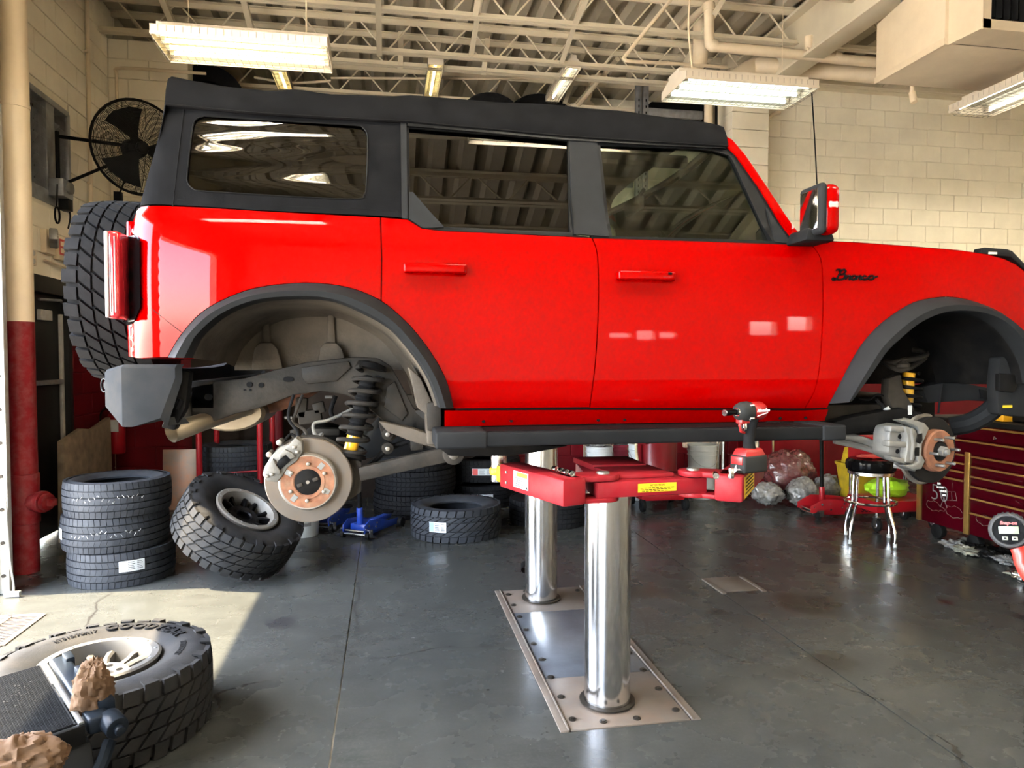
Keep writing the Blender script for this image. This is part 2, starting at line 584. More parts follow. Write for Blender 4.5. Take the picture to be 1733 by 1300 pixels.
def crumple(mb_pts_r, c, seed, amp=0.3, n=34, m=24, sc=(1, 1, 1), freq=2.5, floor=None):
    """a crumpled lump: sphere pushed about by noise"""
    b = MB()
    rows = []
    for i in range(m + 1):
        th = PI * i / m
        row = []
        for k in range(n):
            ph = 2 * PI * k / n
            d = Vector((math.sin(th) * math.cos(ph), math.sin(th) * math.sin(ph), math.cos(th)))
            q1 = Vector((seed * 7.3, seed * 3.1, seed))
            s = 1 + amp * 0.6 * noise.noise(d * freq + q1) - amp * 0.75 * abs(noise.noise(d * freq * 1.6 + q1)) + amp * 0.45 * abs(noise.noise(d * freq * 3.4 - q1)) - amp * 0.2 * abs(noise.noise(d * freq * 6.5 + q1))
            p = Vector(c) + Vector((d.x * sc[0], d.y * sc[1], d.z * sc[2])) * (mb_pts_r * s)
            if floor is not None:
                p.z = max(p.z, floor)
            row.append(p)
        rows.append(row)
    b.grid(rows, closed_u=True)
    return b


def both(b, name, mat, parent, yc, **k):
    """a part and its mirror image on the far side, each an object"""
    m = MB()
    m.v = [Vector((p.x, 2 * yc - p.y, p.z)) for p in b.v]
    m.f = [tuple(reversed(f)) for f in b.f]
    o = b.build(name, mat, parent, **k)
    m.build(name, mat, parent, **k)
    return o
# ================================================================== ROOM
XL, YB = -2.84, 8.1          # left wall face, back wall face
XR, YF = 9.5, -5.5           # right wall, wall behind the camera
ZD = 5.22                    # underside of the roof deck
ZRED = 1.82                  # top of the red wainscot


def concrete():
    m = bpy.data.materials.new('concrete')
    m.use_nodes = True
    n, l = m.node_tree.nodes, m.node_tree.links
    b = n['Principled BSDF']
    g = n.new('ShaderNodeNewGeometry')
    pos = g.outputs['Position']

    def nz(scale, detail=6, rough=0.6, stretch=None):
        t = n.new('ShaderNodeTexNoise')
        t.inputs['Scale'].default_value = scale
        t.inputs['Detail'].default_value = detail
        t.inputs['Roughness'].default_value = rough
        if stretch:
            mp = n.new('ShaderNodeMapping')
            mp.inputs['Scale'].default_value = stretch
            l.new(pos, mp.inputs[0])
            l.new(mp.outputs[0], t.inputs['Vector'])
        else:
            l.new(pos, t.inputs['Vector'])
        return t.outputs['Fac']

    def rng(s, a, c, d=0.0, e=1.0):
        t = n.new('ShaderNodeMapRange')
        for i, v in enumerate((a, c, d, e)):
            t.inputs[i + 1].default_value = v
        l.new(s, t.inputs[0])
        return t.outputs[0]

    def mix(f, a, c):
        t = n.new('ShaderNodeMixRGB')
        if isinstance(f, float):
            t.inputs[0].default_value = f
        else:
            l.new(f, t.inputs[0])
        for i, v in ((1, a), (2, c)):
            if isinstance(v, tuple):
                t.inputs[i].default_value = v + (1,)
            else:
                l.new(v, t.inputs[i])
        return t.outputs[0]

    def mul(a, c):
        t = n.new('ShaderNodeMath')
        t.operation = 'MULTIPLY'
        for i, v in ((0, a), (1, c)):
            if isinstance(v, float):
                t.inputs[i].default_value = v
            else:
                l.new(v, t.inputs[i])
        return t.outputs[0]

    c = mix(rng(nz(0.7, 8), 0.35, 0.7), (0.0261, 0.0277, 0.0261), (0.0396, 0.0420, 0.0392))
    c = mix(rng(nz(5.0, 8, 0.7, (1, 2.2, 1)), 0.4, 0.75, 0, 0.7), c, (0.0495, 0.0523, 0.0491))
    c = mix(rng(nz(0.9, 9, 0.7), 0.48, 0.78, 0, 0.55), c, (0.0179, 0.0171, 0.0150))
    c = mix(rng(nz(60.0, 2), 0.45, 0.7, 0, 0.25), c, (0.0634, 0.0634, 0.0594))
    # pale scuffs
    c = mix(mul(rng(nz(9.0, 10, 0.8, (1, 3, 1)), 0.63, 0.7, 0, 0.7), rng(nz(1.1, 3), 0.5, 0.65)), c, (0.0950, 0.0990, 0.0950))
    # specks
    vo = n.new('ShaderNodeTexVoronoi')
    vo.inputs['Scale'].default_value = 30
    l.new(pos, vo.inputs['Vector'])
    sp = mul(rng(vo.outputs['Distance'], 0.05, 0.09, 1, 0), rng(nz(13.0, 2), 0.5, 0.62))
    c = mix(sp, c, (0.1386, 0.1386, 0.1307))
    vo2 = n.new('ShaderNodeTexVoronoi')
    vo2.inputs['Scale'].default_value = 11
    l.new(pos, vo2.inputs['Vector'])
    c = mix(mul(rng(vo2.outputs['Distance'], 0.06, 0.13, 0.8, 0), rng(nz(6.0, 2), 0.52, 0.6)), c, (0.0119, 0.0119, 0.0111))
    # hairline cracks
    wv = n.new('ShaderNodeTexNoise')
    wv.inputs['Scale'].default_value = 2.5
    wv.inputs['Detail'].default_value = 6
    l.new(pos, wv.inputs['Vector'])
    ad = n.new('ShaderNodeMixRGB')
    ad.blend_type = 'ADD'
    ad.inputs[0].default_value = 0.35
    l.new(pos, ad.inputs[1])
    l.new(wv.outputs['Color'], ad.inputs[2])
    ve = n.new('ShaderNodeTexVoronoi')
    ve.feature = 'DISTANCE_TO_EDGE'
    ve.inputs['Scale'].default_value = 0.45
    l.new(ad.outputs[0], ve.inputs['Vector'])
    crack = mul(rng(ve.outputs['Distance'], 0.001, 0.005, 1, 0), rng(nz(0.8, 2), 0.45, 0.55))
    c = mix(crack, c, (0.0179, 0.0171, 0.0158))
    # oil stains, each with a ragged edge of its own
    for (sx, sy, sr, scol) in ((2.62, 4.05, 0.22, (0.012, 0.011, 0.008)), (3.50, 3.93, 0.055, (0.02, 0.002, 0.002)), (3.42, 4.28, 0.045, (0.015, 0.008, 0.006)), (3.75, 3.62, 0.05, (0.010, 0.009, 0.008)), (1.98, 4.02, 0.06, (0.012, 0.012, 0.012)), (-0.62, 4.30, 0.10, (0.02, 0.02, 0.021)), (2.25, 3.25, 0.13, (0.016, 0.015, 0.013))):
        dn = n.new('ShaderNodeVectorMath')
        dn.operation = 'DISTANCE'
        dn.inputs[1].default_value = (sx, sy, 0)
        l.new(pos, dn.inputs[0])
        am = n.new('ShaderNodeMath')
        am.operation = 'MULTIPLY_ADD'
        am.inputs[1].default_value = sr * 1.6
        l.new(nz(1.6 / sr, 5), am.inputs[0])
        l.new(dn.outputs['Value'], am.inputs[2])
        c = mix(rng(am.outputs[0], sr * 1.5, sr * 1.9, 0.85, 0.0), c, scol)
    l.new(c, b.inputs['Base Color'])
    l.new(rng(nz(3.0, 8), 0.3, 0.75, 0.16, 0.4), b.inputs['Roughness'])
    b.inputs['Specular IOR Level'].default_value = 0.17
    bu = n.new('ShaderNodeBump')
    bu.inputs['Strength'].default_value = 0.12
    bu.inputs['Distance'].default_value = 0.004
    l.new(nz(45.0, 5), bu.inputs['Height'])
    l.new(bu.outputs[0], b.inputs['Normal'])
    MATS['concrete'] = m


concrete()
pm('joint_fill', (0.30, 0.29, 0.26), 0.8, var=0.4, scale=9, dirt=(0.05, 0.045, 0.04), dirt_amt=0.8, dscale=4)

# floor: joint bed with concrete slabs on it
f = MB()
f.box(((XL + XR) / 2, (YF + YB) / 2, -0.11), (XR - XL + 0.4, YB - YF + 0.4, 0.206))
floor = struct(f.build('floor', 'joint_fill', smooth=0))
xj = [XL - 0.2, -0.225, 2.18, 4.3, 6.9, XR + 0.2]
yj = [YF - 0.2, -3.4, -0.3, 2.1, 5.85, YB + 0.2]
PLATE = (0.70, 1.32, 2.81, 4.63)
g = 0.004
for i in range(len(xj) - 1):
    for j in range(len(yj) - 1):
        b = MB()
        x0, x1, y0, y1 = xj[i] + g, xj[i + 1] - g, yj[j] + g, yj[j + 1] - g
        if x0 < 0.7 and x1 > 1.32 and y0 < 2.81 and y1 > 4.63:
            a0, a1, b0, b1 = PLATE
            for q in ((x0, a0, y0, y1), (a1, x1, y0, y1), (a0, a1, y0, b0), (a0, a1, b1, y1)):
                b.box(((q[0] + q[1]) / 2, (q[2] + q[3]) / 2, -0.004), (q[1] - q[0], q[3] - q[2], 0.008))
        else:
            b.box(((x0 + x1) / 2, (y0 + y1) / 2, -0.004), (x1 - x0, y1 - y0, 0.008))
        b.build('floor_slab', 'concrete', floor, smooth=0)

# ground outside the open bay doors
b = MB()
b.box((-14, -4, -0.1), (22.0, 40, 0.18))
b.box((9.0, -15.0, -0.1), (24.0, 18.2, 0.18))
struct(b.build('ground', 'outdoor_ground', smooth=0))


def block_mesh(name, w, h, d=0.022, axis='Y', mat='wall_beige'):
    b = MB()
    s = (w, d, h) if axis == 'Y' else (d, w, h)
    b.box((0, 0, 0), s)
    me = b.mesh(name, bevel=0.004, seg=1)
    me.materials.append(MATS[mat])
    return me


CH_ = 0.2035
BW = 0.407
_bm = {}


def lay(parent, axis, fixed, u0, u1, z0, z1, face, zsplit=ZRED, skip=None, off=0.0):
    """running bond of separate blocks on a wall face; axis 'Y': wall normal is Y, u is X"""
    k0 = int(math.floor(z0 / CH_))
    for k in range(k0, int(math.ceil(z1 / CH_))):
        za, zb = k * CH_, (k + 1) * CH_
        zc = (za + zb) / 2
        if za < z0 - 0.01 or zb > z1 + 0.06:
            continue
        s = off + (BW / 2 if k % 2 else 0.0)
        i0 = int(math.floor((u0 - s) / BW))
        i1 = int(math.ceil((u1 - s) / BW))
        for i in range(i0, i1):
            a, c = max(u0, s + i * BW), min(u1, s + (i + 1) * BW)
            if c - a < 0.05:
                continue
            if skip and skip((a + c) / 2, zc):
                continue
            mt = 'wall_red' if zc < zsplit else 'wall_beige'
            key = (axis, round(c - a, 3), mt)
            if key not in _bm:
                _bm[key] = block_mesh('block', c - a - 0.007, CH_ - 0.007, axis=axis, mat=mt)
            o = link('block', _bm[key], None, parent)
            uc = (a + c) / 2
            o.location = ((uc, fixed, zc) if axis == 'Y' else (fixed, uc, zc))


def wallbox(b, x0, x1, y0, y1, z0, z1):
    if x1 - x0 > 1e-4 and y1 - y0 > 1e-4 and z1 - z0 > 1e-4:
        b.box(((x0 + x1) / 2, (y0 + y1) / 2, (z0 + z1) / 2), (x1 - x0, y1 - y0, z1 - z0))


# ---- left wall: two open bay doors, louvre window, side door
DOORS = [(1.75, 5.13), (-3.2, 0.55)]
DH = 3.46
LV = (6.30, 7.12, 2.90, 3.77)
SD = (6.02, 7.06, 0.0, 2.25)
b = MB()
T = 0.25
for (y0, y1, z0, z1) in [(5.13, LV[0], SD[3], ZD), (LV[0], LV[1], SD[3], LV[2]), (LV[0], LV[1], LV[3], ZD), (LV[1], YB + 0.2, SD[3], ZD),
                         (5.13, SD[0], 0, SD[3]), (SD[1], YB + 0.2, 0, SD[3]),
                         (0.55, 1.75, 0, DH), (YF, -3.2, 0, DH), (YF, 5.13, DH, ZD)]:
    wallbox(b, XL - T, XL - 0.011, y0, y1, z0, z1)
wall_left = struct(b.build('wall_left', 'wall_beige_joint', smooth=0))
b = MB()
wallbox(b, XL - 0.0115, XL - 0.0085, SD[1], YB, 0, ZRED)
b.build('wainscot', 'wall_red', wall_left, smooth=0)


zA, zB_, zC = 11 * CH_, 14 * CH_, 19 * CH_
for (u0, u1, z0, z1) in ((5.13, SD[0], 0.0, zA), (SD[1] + 0.02, YB, 0.0, zA), (5.13, YB, zA, zB_), (5.13, LV[0] - 0.02, zB_, zC), (LV[1] + 0.02, YB, zB_, zC), (5.13, YB, zC, ZD)):
    lay(wall_left, 'X', XL - 0.011, u0, u1, z0, z1 - 0.05 if z1 < 5 else z1, 1)
# short pier beside the bay door with the door track
b = MB()
b.box((XL + 0.10, 5.30, ZD / 2), (0.20, 0.3, ZD))
pier = struct(b.build('trim_1', 'wall_beige_joint', smooth=0))
for k in range(int(ZD / CH_)):
    q = MB()
    q.box((XL + 0.105, 5.295, k * CH_ + CH_ / 2), (0.21, 0.33, CH_ - 0.006))
    q.build('block', 'wall_red' if (k + 0.5) * CH_ < ZRED else 'wall_beige', pier, bevel=0.004, seg=1)

# ---- back wall: full height at both ends, low in the middle where the storage loft is open
LOFT = 2.55
OX0, OX1 = -2.06, 4.05
b = MB()
wallbox(b, XL - 0.2, OX0, YB + 0.011, YB + 0.2, 0, 4.87)
wallbox(b, OX0, OX1, YB + 0.011, YB + 0.2, 0, LOFT)
wallbox(b, OX1, XR, YB + 0.011, YB + 0.2, 0, 4.87)
wall_back = struct(b.build('wall_back', 'wall_beige_joint', smooth=0))
b = MB()
wallbox(b, XL, XR, YB + 0.0085, YB + 0.0115, 0, ZRED)
b.build('wainscot', 'wall_red', wall_back, smooth=0)
lay(wall_back, 'Y', YB + 0.011, XL, OX0, 0.0, 4.87, -1, skip=lambda x, z: 1.6 < z < 2.8 and x > -2.5)
lay(wall_back, 'Y', YB + 0.011, 1.5, 5.2, 0.0, 1.3, -1, off=0.1)
lay(wall_back, 'Y', YB + 0.011, 4.5, 8.75, 1.9, 4.87, -1, off=0.1)
# pilaster where the loft opening ends
b = MB()
b.box((4.27, YB - 0.09, 2.43), (0.45, 0.18, 4.86))
pil = struct(b.build('trim_2', 'wall_beige_joint', smooth=0))
for k in range(int(4.87 / CH_)):
    q = MB()
    q.box((4.27, YB - 0.10, k * CH_ + CH_ / 2), (0.47, 0.2, CH_ - 0.006))
    q.build('block', 'wall_red' if (k + 0.5) * CH_ < ZRED else 'wall_beige', pil, bevel=0.004, seg=1)
# bond beam with steel angle along the top of the back wall
b = MB()
b.box(((OX1 + XR) / 2, YB + 0.04, 4.95), (XR - OX1, 0.3, 0.16))
b.box(((OX1 + XR) / 2, YB + 0.08, 5.13), (XR - OX1, 0.2, 0.18))
struct(b.build('trim_3', 'joist_paint', bevel=0.01))
# dark lower panelling between the tyre racks
b = MB()
b.box((-0.35, YB - 0.03, 1.27), (3.42, 0.05, 2.54))
struct(b.build('trim_4', 'plywood_dark', bevel=0.004))

# loft room behind
b = MB()
wallbox(b, XL - 0.2, 6, 11.6, 11.8, LOFT, ZD + 0.1)
wallbox(b, XL - 0.2, XL - 0.0, YB + 0.2, 11.6, LOFT, ZD)
wallbox(b, 5.8, 6, YB + 0.2, 11.6, LOFT, ZD)
wallbox(b, 2.55, 5.9, 9.75, 9.9, LOFT, ZD)
struct(b.build('loft_wall', 'wall_beige_joint', smooth=0))
b = MB()
wallbox(b, XL - 0.2, 6, YB + 0.2, 11.8, LOFT - 0.2, LOFT)
struct(b.build('loft_floor', 'plywood_dark', smooth=0))

# ---- walls never in view that close the place
b = MB()
wallbox(b, XR, XR + 0.2, YF, YB + 0.2, 0, ZD)
struct(b.build('wall_right', 'cmu_plain', smooth=0))
b = MB()
BLOB_GAPS = [(3.6, 4.0, 1.52, 1.62), (4.1, 4.45, 1.48, 1.68), (4.52, 4.85, 1.52, 1.64), (6.2, 6.7, 1.6, 1.95), (6.9, 7.35, 1.72, 2.1)]  # openings shaped so daylight reflects as bright blobs on the car doors
xa = XL - T
for (x0, x1, z0, z1) in BLOB_GAPS + [(XR + 0.2, XR + 0.3, 0, 0)]:
    wallbox(b, xa, x0, YF - 0.2, YF, 0, ZD + 0.1)
    if z1:
        wallbox(b, x0, x1, YF - 0.2, YF, 0, z0)
        wallbox(b, x0, x1, YF - 0.2, YF, z1, ZD)
    xa = x1
struct(b.build('wall_front', 'cmu_plain', smooth=0))

# ---- ceiling: fluted steel deck, ribs along Y
b = MB()
P_, HR = 0.30, 0.075
x = XL - 0.3
prof = []
while x < XR + 0.4:
    prof += [(x, ZD), (x + 0.13, ZD), (x + 0.17, ZD + HR), (x + 0.26, ZD + HR)]
    x += P_
b.grid([[(px_, YF - 0.2, z) for px_, z in prof], [(px_, 11.8, z) for px_, z in prof]])
b.box(((XL + XR) / 2, 3.1, ZD + HR + 0.08), (XR - XL + 0.8, 17.8, 0.1))
ceiling = struct(b.build('ceiling', 'ceiling_paint', smooth=0, recalc=False))


def joist(Y, z0=4.85, x0=XL, x1=XR):
    top = ZD - 0.005
    b = MB()
    for s in (-1, 1):
        b.box(((x0 + x1) / 2, Y + s * 0.028, top - 0.004), (x1 - x0, 0.045, 0.008))
        b.box(((x0 + x1) / 2, Y + s * 0.01, top - 0.03), (x1 - x0, 0.008, 0.055))
    t = b.build('roof_joist', 'joist_paint', ceiling, smooth=0)
    b = MB()
    for s in (-1, 1):
        b.box(((x0 + x1) / 2, Y + s * 0.026, z0 + 0.004), (x1 - x0, 0.042, 0.008))
        b.box(((x0 + x1) / 2, Y + s * 0.01, z0 + 0.028), (x1 - x0, 0.008, 0.05))
    b.build('bottom_chord', 'joist_paint', t, smooth=0)
    b = MB()
    pts = []
    n = int((x1 - x0) / 0.30)
    for k in range(n + 1):
        xx = x0 + 0.15 + k * 0.30
        if xx > x1:
            break
        pts += [(xx - 0.02, Y, top - 0.03), (xx + 0.02, Y, top - 0.03)] if k % 2 == 0 else [(xx - 0.02, Y, z0 + 0.03), (xx + 0.02, Y, z0 + 0.03)]
    b.tube(pts, 0.0095, 6)
    b.build('web', 'joist_paint', t)


JY = [6.95, 7.88, 8.23, 9.18, 10.1, 6.0, 5.05, 4.1, 3.15, 2.2, 1.25, 0.3, -0.65, -1.6, -2.55]
for Y in JY:
    joist(Y, x1=4.05 if Y > 8.0 else XR)
# bridging angles between the joists
for (x, ya, yb, za, zb) in [(-0.06, 7.95, 6.0, 4.84, 4.86), (0.93, 7.95, 6.9, 4.86, 5.15), (0.86, 6.95, 6.0, 4.85, 5.16), (1.95, 7.9, 6.9, 4.86, 5.15), (1.85, 6.95, 5.0, 4.85, 5.1),
                            (0.17, 8.26, 7.9, 4.84, 5.1), (1.12, 8.26, 7.9, 4.84, 5.1), (-1.35, 7.9, 6.9, 4.86, 5.15), (3.35, 7.9, 6.9, 4.85, 5.16), (4.9, 7.9, 6.9, 4.85, 5.16),
                            (3.2, 6.95, 6.0, 4.85, 5.16), (6.0, 7.95, 6.9, 4.85, 5.16), (0.6, 9.2, 8.2, 4.85, 5.15), (2.3, 9.2, 8.2, 4.85, 5.15), (-2.1, 7.95, 6.9, 4.84, 5.1)]:
    b = MB()
    d = Vector((0, yb - ya, zb - za))
    L = d.length
    rot = Matrix.Translation((x, ya, za)) @ d.to_track_quat('Y', 'Z').to_matrix().to_4x4()
    b.box((0, L / 2, 0), (0.055, L, 0.007), M=rot)
    b.box((-0.025, L / 2, 0.025), (0.007, L, 0.05), M=rot)
    b.build('bridging_angle', 'joist_paint', ceiling, smooth=0)
# steel girder above the pilaster
b = MB()
for z, h, wd in ((4.62, 0.03, 0.24), (4.88, 0.5, 0.03), (5.13, 0.03, 0.24)):
    b.box((4.28, 2.6, z), (wd, 11.0, h))
b.build('girder', 'joist_paint', ceiling, bevel=0.004)

# ---- bay door parts: track on the pier, header
b = MB()
b.box((-2.50, 5.155, 1.6), (0.10, 0.012, 3.2))
b.box((-2.545, 5.13, 1.6), (0.012, 0.06, 3.2))
b.box((-2.455, 5.135, 1.6), (0.012, 0.05, 3.2))
b.box((-2.56, 5.19, 1.6), (0.02, 0.10, 3.2))
tr = b.build('trim_5', 'track_white', bevel=0.002)
struct(tr)
for k in range(14):
    q = MB()
    q.cyl((-2.50, 5.146, 0.12 + k * 0.22), (-2.50, 5.138, 0.12 + k * 0.22), 0.012, n=8)
    q.build('bolt', 'bolt_dark', tr)
b = MB()
b.tube(smooth_line([(-2.47, 5.12, 0.95), (-2.46, 5.11, 0.6), (-2.43, 5.08, 0.25), (-2.40, 5.06, 0.06), (-2.42, 5.05, 0.03)], 6), 0.006, 6)
b.box((-2.41, 5.06, 0.022), (0.09, 0.03, 0.03))
tag(b.build('safety_cable', 'track_white'), 'thin white cable hanging at the foot of the door track', 'cable')

# ---- louvre window in the left wall
b = MB()
y0, y1, z0, z1 = LV
X = XL - 0.02
wallbox(b, X - 0.12, X + 0.03, y0 - 0.02, y0 + 0.03, z0, z1)
wallbox(b, X - 0.12, X + 0.03, y1 - 0.03, y1 + 0.02, z0, z1)
wallbox(b, X - 0.12, X + 0.03, y0, y1, z1 - 0.03, z1 + 0.02)
wallbox(b, X - 0.12, X + 0.03, y0, y1, z0 - 0.02, z0 + 0.09)
win = struct(b.build('window_1', 'galv', bevel=0.003))
b = MB()
wallbox(b, X - 0.18, X - 0.16, y0, y1, z0, z1)
b.build('screen_back', 'dark_metal', win)
for k in range(7):
    zc = z0 + 0.13 + k * 0.098
    for (a, c) in ((y0 + 0.03, y0 + 0.40), (y0 + 0.55, y1 - 0.03)):
        q = MB()
        q.box((X - 0.07, (a + c) / 2, zc), (0.10, c - a, 0.006), rot=(0, R(-52), 0))
        q.build('slat', 'galv', win, smooth=0)
b = MB()
wallbox(b, X - 0.08, X + 0.02, y0 + 0.40, y0 + 0.55, z0 + 0.05, z1 - 0.02)
b.build('mullion', 'galv', win, bevel=0.004)
# wire mesh over the slats
b = MB()
for k in range(34):
    yy = y0 + 0.03 + k * 0.023
    b.tube([(X + 0.012, yy, z0 + 0.06), (X + 0.012, yy + 0.05, z1 - 0.02)], 0.0016, 4, caps=False)
for k in range(9):
    zz = z0 + 0.1 + k * 0.085
    b.tube([(X + 0.012, y0 + 0.03, zz), (X + 0.012, y1 - 0.03, zz)], 0.0016, 4, caps=False)
stuff(b.build('wire_screen', 'galv', win))
# actuator box on the louvre
t = thing('louvre_motor', 'grey motor box with loose wires on the louvre window frame', 'motor', (XL + 0.06, 6.78, 2.96))
b = MB()
b.box((XL + 0.07, 6.78, 3.02), (0.12, 0.2, 0.15))
b.build('housing', 'galv', t, bevel=0.008)
b = MB()
b.cyl((XL + 0.13, 6.78, 3.03), (XL + 0.16, 6.78, 3.03), 0.05, n=16)
b.build('cover', 'cast_iron', t, bevel=0.004)
b = MB()
b.box((XL + 0.08, 6.84, 2.90), (0.08, 0.1, 0.1))
b.tube(smooth_line([(XL + 0.08, 6.86, 2.93), (XL + 0.09, 6.9, 2.82), (XL + 0.08, 6.88, 2.7)], 5), 0.008, 6)
b.build('junction', 'dark_metal', t, bevel=0.003)
# pull cord loop under the louvre
b = MB()
q0 = aX(97, 312, XL + 0.09)
q1 = aX(96, 350, XL + 0.09)
pts = [q0, q1]
for k in range(28):
    a = 2 * PI * k / 14
    pts.append(q1 + Vector((0.006 * (k // 14), 0.045 * math.sin(a), -0.07 + 0.07 * math.cos(a))))
b.tube(pts, 0.006, 6)
tag(b.build('cord_loop', 'fan_black'), 'black cord hanging in a loop below the louvre window', 'cord')

# ---- side door in the left wall, dark, in a dark frame
b = MB()
wallbox(b, XL - 0.10, XL - 0.05, SD[0], SD[1] - 0.06, 0.03, SD[3] - 0.07)
door = struct(b.build('door_1', 'door_dark', bevel=0.004))
b = MB()
wallbox(b, XL - 0.12, XL + 0.015, SD[1] - 0.06, SD[1] + 0.02, 0, SD[3])
wallbox(b, XL - 0.12, XL + 0.015, SD[0], SD[1], SD[3] - 0.14, SD[3])
b.build('door_frame', 'door_dark', door, bevel=0.004)
b = MB()
wallbox(b, XL - 0.045, XL - 0.02, SD[1] - 0.12, SD[1] - 0.075, 0.5, SD[3] - 0.3)
b.build('edge_strip', 'track_white', door, bevel=0.002)
b = MB()
wallbox(b, XL - 0.045, XL - 0.005, SD[0] + 0.1, SD[1] - 0.12, 1.33, 1.37)
b.build('push_bar', 'galv', door, bevel=0.006)
b = MB()
wallbox(b, XL - 0.05, XL - 0.01, SD[1] - 0.50, SD[1] - 0.30, 1.88, 1.97)
b.build('door_closer', 'track_white', door, bevel=0.006)
b = MB()
b.tube([(XL - 0.02, SD[1] - 0.52, 2.05), (XL + 0.05, SD[1] - 0.28, 2.06), (XL - 0.02, SD[1] - 0.1, 2.06)], 0.012, 6)
b.build('closer_arm', 'galv', door)

# brown folded mat leaning by the side door
b = MB()
pts = [(6.55, 0.0), (7.0, 0.0), (7.65, 0.02), (7.62, 0.98), (7.2, 0.90), (6.95, 0.93), (6.57, 0.86)]
b.prism([(y - 0.05, z) for y, z in pts], XL + 0.10, XL + 0.15, plane='YZ')
tag(b.build('floor_mat', 'wood_old', bevel=0.01), 'brown worn mat standing against the wall behind the tyre stack', 'mat')
# ================================================================== PIPES, LAMPS, FAN, HEATER
def pipe_thing(name, label, pts, r, mat='pipe_beige', rings=(), cat='pipe', n=14):
    b = MB()
    b.tube(pts, r, n)
    o = b.build(name, mat)
    tag(o, label, cat)
    for p, d, k in rings:
        q = MB()
        p, d = Vector(p), Vector(d).normalized()
        q.cyl(p - d * 0.03 * k, p + d * 0.03 * k, r * 1.14, n=n)
        q.build('coupling', mat, o, bevel=r * 0.05)
    return o


# riser pipe by the bay door, beige above red
px0, py0 = -2.60, 5.66
o = pipe_thing('riser_pipe', 'thick upright pipe by the bay door, beige above and red below', [(px0, py0, ZRED), (px0, py0, ZD)], 0.088, n=24)
for z in (3.35,):
    q = MB()
    q.cyl((px0, py0, z - 0.012), (px0, py0, z + 0.012), 0.093, n=24)
    q.build('coupling', 'pipe_beige', o)
q = MB()
q.cyl((px0, py0, 0), (px0, py0, ZRED), 0.088, n=24)
lo = q.build('lower_pipe', 'pipe_red', o)
q = MB()
q.cyl((px0, py0, 0.36), (px0, py0, 0.72), 0.097, n=24)
q.cyl((px0, py0, 0.52), (px0 + 0.15, py0 - 0.06, 0.52), 0.068, n=20)
q.build('tee', 'pipe_red', o, bevel=0.004)
q = MB()
d = Vector((0.15, -0.06, 0)).normalized()
c = Vector((px0, py0, 0.52)) + d * 0.16
q.cyl(c - d * 0.03, c + d * 0.012, 0.078, n=20)
q.cyl(c + d * 0.012, c + d * 0.05, 0.06, n=20)
q.build('collar', 'pipe_red', o, bevel=0.004)
q = MB()
q.box((0, 0, 0), (0.05, 0.05, 0.05), M=Matrix.Translation(c + d * 0.075) @ Matrix.Rotation(R(-22), 4, 'Z'))
q.build('plug', 'pipe_red', o, bevel=0.004)

# conduits on the left wall
def conduit(name, label, pts, r=0.014, clamps=()):
    b = MB()
    b.tube(pts, r, 8)
    o = b.build(name, 'pipe_beige')
    tag(o, label, 'conduit')
    for c in clamps:
        q = MB()
        q.box(c, (0.03, 0.075, 0.025))
        q.build('clamp', 'pipe_beige', o, bevel=0.003)
    return o


c1 = aX(150, 100, XL + 0.03)
conduit('conduit', 'beige conduit running up the left wall beside the fan', [(XL + 0.025, c1.y, 2.55), (XL + 0.025, c1.y, ZD - 0.05)], 0.02, [(XL + 0.02, c1.y, z) for z in (2.75, 3.25, 4.5)])
c2 = aX(200, 100, XL + 0.03)
conduit('conduit', 'thin conduit in the corner of the left and back walls turning under the roof joist', smooth_line([(XL + 0.1, YB - 0.05, 2.6), (XL + 0.1, YB - 0.05, 4.3), (XL + 0.1, YB - 0.05, 4.5), (XL + 0.16, YB - 0.07, 4.56), (XL + 0.8, YB - 0.07, 4.56), (OX0 + 0.2, YB - 0.07, 4.56)], 4), 0.016)
b = MB()
b.box((XL + 0.05, c1.y + 0.02, 2.72), (0.09, 0.1, 0.16))
tag(b.build('junction_box', 'pipe_beige', bevel=0.006), 'small beige junction box on the left wall below the fan bracket', 'junction box')
# outlet plate with twin lamp and exit sign below the louvre
p = aX(51, 435, XL + 0.02)
t = thing('wall_outlet', 'beige outlet box with sockets on the left wall beside the red sign', 'outlet', p)
b = MB()
b.box((XL + 0.02, p.y, p.z), (0.05, 0.11, 0.13))
b.build('plate', 'pipe_beige', t, bevel=0.006)
for s in (-1, 1):
    q = MB()
    q.cyl((XL + 0.045, p.y, p.z + s * 0.033), (XL + 0.05, p.y, p.z + s * 0.033), 0.022, n=12)
    q.build('socket', 'track_white', t)
p = aX(84, 408, XL + 0.06)
t = thing('emergency_lamp', 'small square emergency lamp head tilted on the wall by the red sign', 'lamp', (XL + 0.05, p.y, p.z))
b = MB()
b.box((XL + 0.02, p.y + 0.06, p.z + 0.0), (0.05, 0.16, 0.2))
b.build('back_box', 'pipe_beige', t, bevel=0.006)
b = MB()
b.box((XL + 0.10, p.y - 0.02, p.z + 0.02), (0.06, 0.15, 0.11), rot=(R(-25), 0, R(20)))
b.build('lamp_head', 'galv', t, bevel=0.01)
b = MB()
for k in range(4):
    b.box((XL + 0.133, p.y - 0.02, p.z - 0.015 + k * 0.022), (0.006, 0.13, 0.012), rot=(R(-25), 0, R(20)))
b.build('lens', 'track_white', t)
p = aX(99, 420, XL + 0.03)
t = thing('exit_sign', 'white exit sign with red letters half hidden behind the spare tyre', 'sign', (XL + 0.03, p.y, p.z))
b = MB()
b.box((XL + 0.03, p.y + 0.12, p.z), (0.05, 0.33, 0.20))
b.build('panel', 'pipe_beige', t, bevel=0.005)
